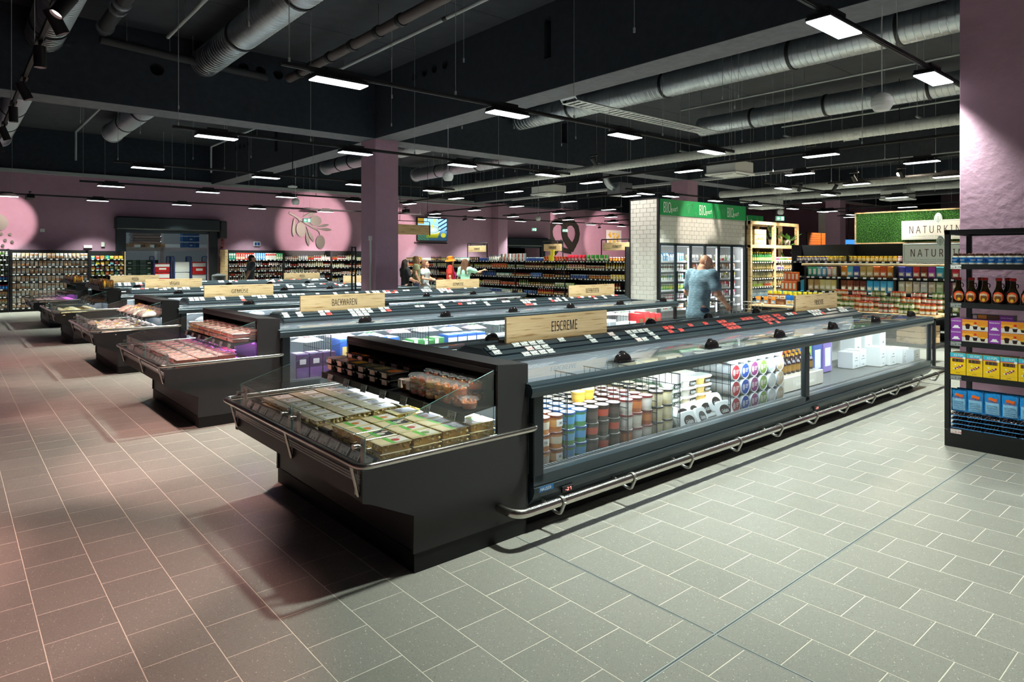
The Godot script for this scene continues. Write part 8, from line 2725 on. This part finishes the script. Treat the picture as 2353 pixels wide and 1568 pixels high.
func person(label: String, at: Vector3, turn: float, o: Dictionary) -> Node3D:
	var s: float = o.get("h", 1.68) / 1.70
	var lean: float = o.get("lean", 0.0)
	var cell: float = o.get("cell", 0.017)
	var P := func(x: float, y: float, z: float) -> Vector3:
		var yy := y * s
		var up := maxf(yy - 0.92 * s, 0.0)
		return V(x * s, yy - up * (1.0 - cos(lean)), z * s + up * sin(lean))
	var man: bool = o.get("man", false)
	var w := 1.14 if man else 0.98
	var root := thing("person", label, "person", at, turn)
	var sh := [P.call(-0.165 * w, 1.4, -0.01), P.call(0.165 * w, 1.4, -0.01)]
	var el := [P.call(o.armR[0].x, o.armR[0].y, o.armR[0].z), P.call(o.armL[0].x, o.armL[0].y, o.armL[0].z)]
	var wr := [P.call(o.armR[1].x, o.armR[1].y, o.armR[1].z), P.call(o.armL[1].x, o.armL[1].y, o.armL[1].z)]
	var neck: Vector3 = P.call(0, 1.45, -0.01)
	var hd: float = o.get("nod", 0.0)
	var hc: Vector3 = neck + V(0, 0.125 * cos(hd), 0.02 + 0.125 * sin(hd)) * s
	var hb := Basis(Vector3.UP, o.get("look", 0.0)) * Basis(Vector3.RIGHT, hd)
	var ar := 1.0 if man else 0.82
	var body := MB.new()
	body.col = Color.WHITE
	var bones := [[P.call(0, 0.95, 0), P.call(0, 1.1, 0), 0.12 * w * s, 0.105 * w * s, V(1.1, 1, 0.78)], [P.call(0, 1.1, 0), P.call(0, 1.3, 0), 0.105 * w * s, 0.13 * w * s, V(1.1, 1, 0.76)], [P.call(0, 1.3, 0), P.call(0, 1.38, -0.01), 0.12 * w * s, 0.08 * s, V(1.2, 1, 0.7)], [P.call(0, 1.38, -0.02), neck + V(0, 0.05, 0.01) * s, 0.062 * w * s, 0.052 * w * s]]
	for k in 2:
		var sx := -1.0 if k == 0 else 1.0
		bones += [[P.call(0.06 * sx, 1.4, -0.01), sh[k], 0.055 * w * s, 0.052 * w * s], [sh[k], el[k], 0.048 * ar * w * s, 0.038 * ar * w * s], [el[k], el[k].lerp(wr[k], 0.35), 0.038 * ar * w * s, 0.037 * ar * w * s], [el[k].lerp(wr[k], 0.35), wr[k], 0.037 * ar * w * s, 0.024 * ar * w * s]]
		bones += [[P.call(0.09 * sx, 0.92, 0), P.call(0.1 * sx, 0.5, 0.015), 0.085 * s, 0.055 * s], [P.call(0.1 * sx, 0.5, 0.015), P.call(0.1 * sx, 0.32, -0.01), 0.055 * s, 0.052 * s], [P.call(0.1 * sx, 0.32, -0.01), P.call(0.095 * sx, 0.09, -0.01), 0.052 * s, 0.034 * s], [P.call(0.095 * sx, 0.05, -0.03), P.call(0.11 * sx, 0.035, 0.15), 0.035 * s, 0.028 * s]]
	flesh(body, bones, cell, 0.035)
	# head: skull, jaw, nose, brows, lips, ears
	var H := func(x: float, y: float, z: float) -> Vector3: return hc + hb * (V(x, y, z) * s)
	var head := [[H.call(0, 0.035, -0.015), H.call(0, 0.03, 0.02), 0.083 * s, 0.078 * s, V(0.92, 1.08, 1.0)], [H.call(0, -0.03, 0.03), H.call(0, -0.075, 0.055), 0.062 * s, 0.034 * s], [H.call(0, -0.06, -0.03), H.call(0, -0.12, -0.03), 0.052 * s, 0.05 * s], [H.call(0, 0.02, 0.093), H.call(0, -0.022, 0.115), 0.01 * s, 0.015 * s], [H.call(-0.014, -0.026, 0.1), H.call(0.014, -0.026, 0.1), 0.01 * s, 0.01 * s], [H.call(-0.042, 0.032, 0.078), H.call(0.042, 0.032, 0.078), 0.014 * s, 0.014 * s], [H.call(-0.022, -0.056, 0.088), H.call(0.022, -0.056, 0.088), 0.011 * s, 0.011 * s], [H.call(0, -0.09, 0.07), H.call(0, -0.088, 0.078), 0.022 * s, 0.02 * s], [H.call(-0.035, -0.02, 0.066), H.call(-0.03, -0.03, 0.068), 0.024 * s, 0.022 * s], [H.call(0.035, -0.02, 0.066), H.call(0.03, -0.03, 0.068), 0.024 * s, 0.022 * s]]
	for q in [-1.0, 1.0]:
		head.append([H.call(0.08 * q, 0.03, -0.012), H.call(0.076 * q, -0.02, -0.002), 0.016 * s, 0.011 * s, V(0.6, 1, 1)])
	flesh(body, head, o.get("head_cell", 0.0085), 0.018)
	for k in 2:
		var dir: Vector3 = (wr[k] - el[k]).normalized()
		if o.has("point") and k == o.point:
			flesh(body, hand_bones(wr[k], dir, 1.0 if k == 0 else -1.0, 0.35, s), 0.006, 0.008)
		else:
			flesh(body, hand_bones(wr[k], dir, 1.0 if k == 0 else -1.0, 0.75, s), 0.006, 0.008)
	part(root, "body", body.done(), M.skin)
	# eyes
	var ey := MB.new()
	for q in [-1.0, 1.0]:
		ey.t = Transform3D(hb, H.call(0.031 * q, 0.012, 0.083))
		ey.col = hexc("2a211c")
		ey.lathe([[0.0, -0.007], [0.008, -0.003], [0.008, 0.003], [0.0, 0.007]], 8)
	part(root, "eyes", ey.done(), M.paint)
	# clothes
	var top := MB.new()
	var e := 0.016 * s
	var sl: float = o.get("sleeve", 0.62)
	var tb := [[P.call(0, o.get("hem", 0.88), 0), P.call(0, 1.1, 0), 0.138 * w * s + e, 0.115 * w * s + e, V(1.1, 1, 0.8)], [P.call(0, 1.1, 0), P.call(0, 1.3, 0), 0.113 * w * s + e, 0.136 * w * s + e, V(1.1, 1, 0.78)], [P.call(0, 1.3, 0), P.call(0, o.get("neckline", 1.375), -0.01), 0.13 * w * s + e, 0.085 * s + e, V(1.2, 1, 0.72)]]
	if sl > 0:
		for k in 2:
			tb += [[P.call(0.08 * (-1 if k == 0 else 1), 1.385, -0.01), sh[k], 0.062 * w * s + e * 0.6, 0.06 * w * s + e], [sh[k], sh[k].lerp(el[k], sl), 0.058 * w * s + e, 0.052 * w * s + e * 1.3]]
	else:
		for k in 2:
			tb.append([sh[k].lerp(el[k], 0.12), sh[k].lerp(el[k], 0.45), 0.05 * s + e, 0.05 * s + e * 1.2])
	flesh(top, tb, cell, 0.04)
	part(root, o.get("top_name", "shirt"), top.done(), M[o.top])
	var low := MB.new()
	if o.has("skirt"):
		flesh(low, [[P.call(0, 1.0, 0), P.call(0, 0.85, 0), 0.11 * s, 0.17 * s, V(1.05, 1, 0.85)], [P.call(0, 0.85, 0), P.call(0, 0.55, 0), 0.17 * s, 0.25 * s, V(1.05, 1, 0.9)]], cell, 0.05)
		part(root, "skirt", low.done(), M[o.skirt])
	else:
		var lb := [[P.call(0, 0.93, 0), P.call(0, 0.86, 0), 0.118 * w * s, 0.12 * w * s, V(1.1, 1, 0.8)]]
		for q in [-1.0, 1.0]:
			lb += [[P.call(0.09 * q, 0.88, 0), P.call(0.1 * q, 0.5, 0.015), 0.096 * s, 0.07 * s], [P.call(0.1 * q, 0.5, 0.015), P.call(0.097 * q, 0.13, -0.01), 0.07 * s, 0.056 * s]]
		flesh(low, lb, cell, 0.04)
		part(root, "trousers", low.done(), M[o.get("bottom", "jeans")])
	for q in [-1.0, 1.0]:
		var shoe := MB.new()
		flesh(shoe, [[P.call(0.095 * q, 0.05, -0.045), P.call(0.112 * q, 0.042, 0.17), 0.045 * s, 0.036 * s, V(1, 0.9, 1)]], 0.016, 0.02)
		part(root, "shoe", shoe.done(), M.shirt_black)
	# hair and hat
	if o.has("hair"):
		var hb_ := [[H.call(0, 0.055, -0.03), H.call(0, 0.06, 0.0), 0.088 * s, 0.08 * s, V(0.95, 1, 1)], [H.call(0, 0.03, -0.045), H.call(0, -0.02, -0.05), 0.082 * s, 0.07 * s, V(0.98, 1, 0.9)]]
		var hl: float = o.get("hair_len", 0.0)
		if hl > 0:
			for q in [-1.0, -0.35, 0.35, 1.0]:
				hb_.append([H.call(0.06 * q, 0.0, -0.05), V(hc.x, hc.y, hc.z) + V(0.085 * q, -hl, -0.085 - 0.02 * absf(q)) * s, 0.05 * s, 0.026 * s])
			for q in [-1.0, 1.0]:
				hb_.append([H.call(0.074 * q, 0.02, -0.01), V(hc.x, hc.y, hc.z) + V(0.1 * q, -hl * 0.75, 0.0) * s, 0.03 * s, 0.022 * s])
		var hm := MB.new()
		flesh(hm, hb_, 0.011, 0.02)
		part(root, "hair", hm.done(), M[o.hair])
	if o.has("hat"):
		var hat := MB.new()
		hat.t = Transform3D(hb * Basis(Vector3.RIGHT, -0.1), H.call(0, 0.045, -0.012))
		hat.lathe([[0.165 * s, -0.035 * s], [0.105 * s, 0.028 * s], [0.1 * s, 0.03 * s], [0.088 * s, 0.105 * s], [0.06 * s, 0.118 * s], [0.0, 0.12 * s]], 22)
		part(root, "bucket_hat", hat.done(), M[o.hat])
	return root

func shopping_cart(label: String, at: Vector3, turn: float) -> void:
	var o := thing("shopping_cart", label, "shopping cart", at, turn)
	var b := MB.new()
	var corner := func(f: float, y: float, sx: float) -> Vector3: return V(sx * lerpf(0.27, 0.2, f), y, f * 0.8)
	for k in 9:
		var f := k / 8.0
		for sx in [-1.0, 1.0]:
			b.tube([V(sx * lerpf(0.22, 0.17, f), 0.55 + 0.08 * f, f * 0.76), corner.call(f, 0.93 + 0.0 * f, sx)], 0.0035, 4)
		b.tube([V(-lerpf(0.22, 0.17, f), 0.55 + 0.08 * f, f * 0.76), V(lerpf(0.22, 0.17, f), 0.55 + 0.08 * f, f * 0.76)], 0.003, 4)
	for y in 4:
		var h := 0.58 + y * 0.117
		var q := (h - 0.55) / 0.38
		b.tube([V(-lerpf(0.22, 0.27, q), h, 0), V(-lerpf(0.17, 0.2, q), h + 0.02, 0.79), V(lerpf(0.17, 0.2, q), h + 0.02, 0.79), V(lerpf(0.22, 0.27, q), h, 0)], 0.005 if y == 3 else 0.0035, 4)
	part(o, "basket", b.done(), M.steel_dull)
	part(o, "handle", MB.new().tube([V(-0.27, 1.0, -0.1), V(0.27, 1.0, -0.1)], 0.017, 10).done(), M.rubber)
	part(o, "frame", MB.new().tube(bezel([V(-0.26, 1.0, -0.1), V(-0.25, 0.55, 0.0), V(-0.24, 0.14, 0.1), V(-0.2, 0.14, 0.75)], 0.06), 0.013, 8).tube(bezel([V(0.26, 1.0, -0.1), V(0.25, 0.55, 0.0), V(0.24, 0.14, 0.1), V(0.2, 0.14, 0.75)], 0.06), 0.013, 8).done(), M.steel_dull)
	for p in [[-0.24, 0.1], [0.24, 0.1], [-0.2, 0.72], [0.2, 0.72]]:
		var w := MB.new()
		w.t = Transform3D(Basis(V(0, 0, 1), PI / 2), V(p[0], 0.062, p[1]))
		w.lathe([[0.0, -0.014], [0.062, -0.014], [0.062, 0.014], [0.0, 0.014]], 16)
		part(o, "wheel", w.done(), M.rubber)
		part(o, "fork", MB.new().box(V(p[0] - 0.018, 0.05, p[1] - 0.015), V(p[0] + 0.018, 0.14, p[1] + 0.015)).done(), M.steel_dull)

func people() -> void:
	# shopper beside the tiled cooler
	person("bald man in mottled blue grey t-shirt leaning over his shopping cart", V(8.35, 0, -5.55), 1.45, {"man": true, "h": 1.72, "lean": 0.2, "nod": 0.42, "look": -0.7, "cell": 0.014, "head_cell": 0.007, "top": "blue_shirt", "hem": 0.82, "armR": [V(-0.31, 1.12, 0.03), V(-0.23, 0.97, 0.33)], "armL": [V(0.29, 1.13, 0.06), V(0.2, 0.98, 0.32)]})
	shopping_cart("wire shopping cart pushed by the bald man", V(9.02, 0, -5.62), 1.45)
	var bn := thing("bananas", "small bunch of yellow bananas beside the bald man's cart", "fruit", V(8.87, 0.66, -5.42))
	for k in 3:
		var b := MB.new()
		b.tube([V(0, 0, k * 0.03), V(0.06, 0.03, k * 0.034), V(0.12, 0.03, k * 0.036), V(0.18, -0.005, k * 0.034)], 0.017, 8)
		part(bn, "banana", b.done(), mat("banana", "e8c832", 0.5) if not M.has("banana") else M.banana)
	# man walking along the bottle shelves
	person("dark haired man in grey polo shirt walking right past the bottle shelves", V(7.95, 0, -23.2), 1.5, {"man": true, "h": 1.76, "lean": 0.12, "look": -0.1, "top": "shirt_grey", "hair": "hair_dark", "bottom": "shirt_black", "armR": [V(-0.3, 1.12, -0.14), V(-0.27, 0.9, -0.2)], "armL": [V(0.27, 1.12, 0.06), V(0.26, 0.92, 0.22)]})
	# the group behind the freezer ends
	person("woman with long dark hair in black t-shirt holding a cart", V(10.05, 0, -16.45), 1.55, {"h": 1.6, "top": "shirt_black", "hair": "hair_dark", "hair_len": 0.38, "bottom": "shirt_black", "look": 0.1, "armR": [V(-0.25, 1.12, 0.05), V(-0.12, 1.06, 0.3)], "armL": [V(0.25, 1.12, 0.05), V(0.14, 1.06, 0.3)]})
	person("tall blonde woman in patterned top standing between the black and white dressed women", V(10.75, 0, -16.95), 0.9, {"h": 1.71, "top": "floral", "hair": "hair_blonde", "hair_len": 0.3, "look": 0.2, "sleeve": 0.3, "armR": [V(-0.23, 1.15, 0.02), V(-0.17, 0.92, 0.12)], "armL": [V(0.24, 1.15, 0.03), V(0.12, 1.03, 0.22)]})
	person("young woman with long hair in pale off-shoulder dress, arms held in front", V(10.5, 0, -16.1), 0.55, {"h": 1.6, "top": "dress_white", "top_name": "dress_top", "skirt": "dress_white", "hair": "hair_brown", "hair_len": 0.34, "look": 0.25, "sleeve": 0.0, "neckline": 1.3, "armR": [V(-0.25, 1.14, 0.05), V(-0.02, 1.1, 0.24)], "armL": [V(0.25, 1.14, 0.05), V(0.06, 1.12, 0.25)]})
	var oh := person("woman in orange bucket hat and red t-shirt with pink shoulder bag", V(11.25, 0, -15.9), 1.0, {"h": 1.68, "top": "shirt_red", "hair": "hair_dark", "hair_len": 0.2, "hat": "hat_orange", "look": 0.5, "armR": [V(-0.26, 1.13, -0.02), V(-0.25, 0.9, 0.04)], "armL": [V(0.26, 1.13, 0.0), V(0.24, 0.92, 0.08)]})
	var bag := MB.new()
	flesh(bag, [[V(0.02, 1.14, 0.14), V(0.13, 1.02, 0.13), 0.05, 0.055, V(1, 1, 0.7)], [V(-0.13, 1.36, 0.06), V(0.02, 1.15, 0.15), 0.028, 0.04, V(1, 1, 0.6)]], 0.012, 0.03)
	part(oh, "shoulder_bag", bag.done(), M.bag_pink)
	person("woman in mint green t-shirt with wavy brown hair pointing to the right", V(11.35, 0, -15.3), 1.95, {"h": 1.62, "top": "shirt_mint", "hair": "hair_brown", "hair_len": 0.3, "look": -0.1, "point": 0, "armR": [V(-0.32, 1.31, 0.24), V(-0.36, 1.37, 0.47)], "armL": [V(0.25, 1.13, 0.0), V(0.22, 0.92, 0.12)]})
	shopping_cart("wire shopping cart in front of the woman in the pale dress", V(10.6, 0, -15.55), 1.5)

# ---------------------------------------------------------------- small things
func exit_sign(at: Vector3, turn: float, label: String, hung: bool) -> void:
	var o := thing("exit_sign", label, "exit sign", at, turn)
	part(o, "box", MB.new().bev(V(-0.15, -0.075, -0.03), V(0.15, 0.075, 0.03), 0.004).done(), M.light_grey)
	part(o, "face", MB.new().box(V(-0.145, -0.07, 0.03), V(0.145, 0.07, 0.034), "-z").done(), M.exit_green)
	var b := MB.new()
	b.col = Color.WHITE
	b.prism(PackedVector2Array([Vector2(-0.12, 0), Vector2(-0.07, -0.045), Vector2(-0.07, -0.015), Vector2(-0.02, -0.015), Vector2(-0.02, 0.015), Vector2(-0.07, 0.015), Vector2(-0.07, 0.045)]), 0.034, 0.037)
	b.box(V(0.04, -0.055, 0.034), V(0.11, 0.055, 0.037), "-z")
	part(o, "pictogram", b.done(), glow("sign_white", "eafff6", 1.2) if not M.has("sign_white") else M.sign_white)
	if hung:
		for x in [-0.12, 0.12]:
			part(o, "hanger", MB.new().tube([V(x, 0.07, 0), V(x, CEIL_Y - at.y, 0)], 0.004, 4).done(), M.grey_paint)

func oddments() -> void:
	exit_sign(V(10.35, 3.09, -24.0), 0.0, "green exit sign hanging in front of the olive sign", true)
	exit_sign(V(22.4, 3.1, -24.4), 0.0, "green exit sign left of the pretzel sign", true)
	exit_sign(V(23.6, 3.05, -23.4), -0.4, "green exit sign in front of the pretzel sign", true)
	exit_sign(V(20.6, 2.95, -10.6), -0.5, "green exit sign with arrow right of the oak frame", true)
	# kettle on a stand by the stockroom door
	var k := thing("soup_kettle", "dark round kettle with lid right of the stockroom door", "kettle", V(7.35, 0.0, -24.6))
	part(k, "stand", MB.new().bev(V(-0.3, 0, -0.3), V(0.3, 0.78, 0.3), 0.01).done(), M.black_panel)
	part(k, "pot", MB.new().lathe([[0.0, 0.78], [0.2, 0.78], [0.23, 0.86], [0.23, 1.0], [0.24, 1.01], [0.24, 1.03], [0.0, 1.03]], 20).done(), M.chalk_grey)
	part(k, "lid", MB.new().lathe([[0.235, 1.031], [0.2, 1.07], [0.06, 1.1], [0.03, 1.1], [0.03, 1.14], [0.0, 1.14]], 20).done(), M.chalk_grey)
	# black ladder-like stand left of the column
	var ld := thing("ladder_stand", "slim black ladder-like stand left of the pink column foot", "stand", V(7.12, 0, -13.9))
	for x in [-0.045, 0.045]:
		part(ld, "post", MB.new().box(V(x - 0.014, 0, -0.014), V(x + 0.014, 1.92, 0.014)).done(), M.black_metal)
	for y in [0.4, 0.85, 1.25, 1.6, 1.9]:
		part(ld, "rung", MB.new().box(V(-0.045, y - 0.012, -0.012), V(0.045, y + 0.012, 0.012)).done(), M.black_metal)
	part(ld, "foot", MB.new().box(V(-0.15, 0, -0.15), V(0.15, 0.02, 0.15)).done(), M.black_metal)
	# fruit department far off at the right: warm wood panels, white pier, crate stands
	struct("trim_2", MB.new().bev(V(37.0, 0, -16.8), V(38.4, 4.4, -16.0), 0.01).done(), M.white_paint)
	var fw := thing("wood_panel_wall", "warm lit wooden panel wall far behind the oak frame", "wall panel", V(33.2, 0, -15.6))
	for r in 9:
		for c in 6:
			part(fw, "panel", MB.new().bev(V(c * 0.5 + 0.01, 1.9 + r * 0.12, -0.03 - 0.01 * ((r + c) % 2)), V(c * 0.5 + 0.49, 2.01 + r * 0.12, 0.02 - 0.015 * ((r * 3 + c) % 3)), 0.005).done(), mat("warm_wood", "b5652e", 0.6) if not M.has("warm_wood") else M.warm_wood)
	part(fw, "post", MB.new().box(V(0, 0, -0.1), V(0.1, 3.0, -0.03)).box(V(2.9, 0, -0.1), V(3.0, 3.0, -0.03)).done(), M.black_metal)
	spotlight("warm spot over the far wooden panel wall", V(34.6, 3.5, -13.6), V(34.6, 2.3, -15.6), 12.0, 34.0, Color(1, 0.85, 0.65), "lamp")
	for s in 3:
		var st := thing("crate_stand", "black stand with wooden crates in the far fruit department, %s from the left" % nth(s), "stand", V(27.5 + s * 1.9, 0, -12.2 - s * 0.3))
		part(st, "frame", MB.new().box(V(-0.8, 0, -0.3), V(-0.76, 2.0, 0.3)).box(V(0.76, 0, -0.3), V(0.8, 2.0, 0.3)).box(V(-0.8, 1.96, -0.3), V(0.8, 2.0, 0.3)).box(V(-0.8, 0.3, -0.3), V(0.8, 0.34, 0.3)).box(V(-0.8, 1.3, -0.3), V(0.8, 1.34, 0.3)).done(), M.black_metal)
		for q in 3:
			solo("fruit_crate", "small wooden fruit crate on the %s far stand, %s from the left" % [nth(s), nth(q)], "crate", get_mesh("fcrate", func():
				var b := MB.new()
				b.col = hexc("b9814a")
				b.bev(V(-0.23, 0, -0.2), V(0.23, 0.2, 0.2), 0.01)
				b.col = hexc("d8702c")
				for p in 12:
					b.lathe([[0.0, 0.0], [0.05, 0.03], [0.04, 0.06], [0.0, 0.075]], 8, 1.0, V(-0.16 + (p % 4) * 0.11, 0.18, -0.12 + (p / 4) * 0.11))
				return b.done()), M.paint, V(27.5 + s * 1.9 - 0.5 + q * 0.5, 1.342, -12.2 - s * 0.3), 0, "fruit crates")
	var bs := thing("blue_screen", "small bright blue screen far behind the right pink column", "screen", V(35.6, 2.35, -14.6), -0.7)
	part(bs, "frame", MB.new().bev(V(-0.5, -0.3, -0.05), V(0.5, 0.3, 0), 0.01).done(), M.black_metal)
	part(bs, "display", MB.new().quad(V(-0.47, -0.27, 0.002), V(0.47, -0.27, 0.002), V(0.47, 0.27, 0.002), V(-0.47, 0.27, 0.002)).done(), glow("screen_blue", "2a8ae0", 1.2))
	part(bs, "rod", MB.new().tube([V(0, 0.3, -0.03), V(0, CEIL_Y - 2.35, -0.03)], 0.02, 6).done(), M.black_metal)
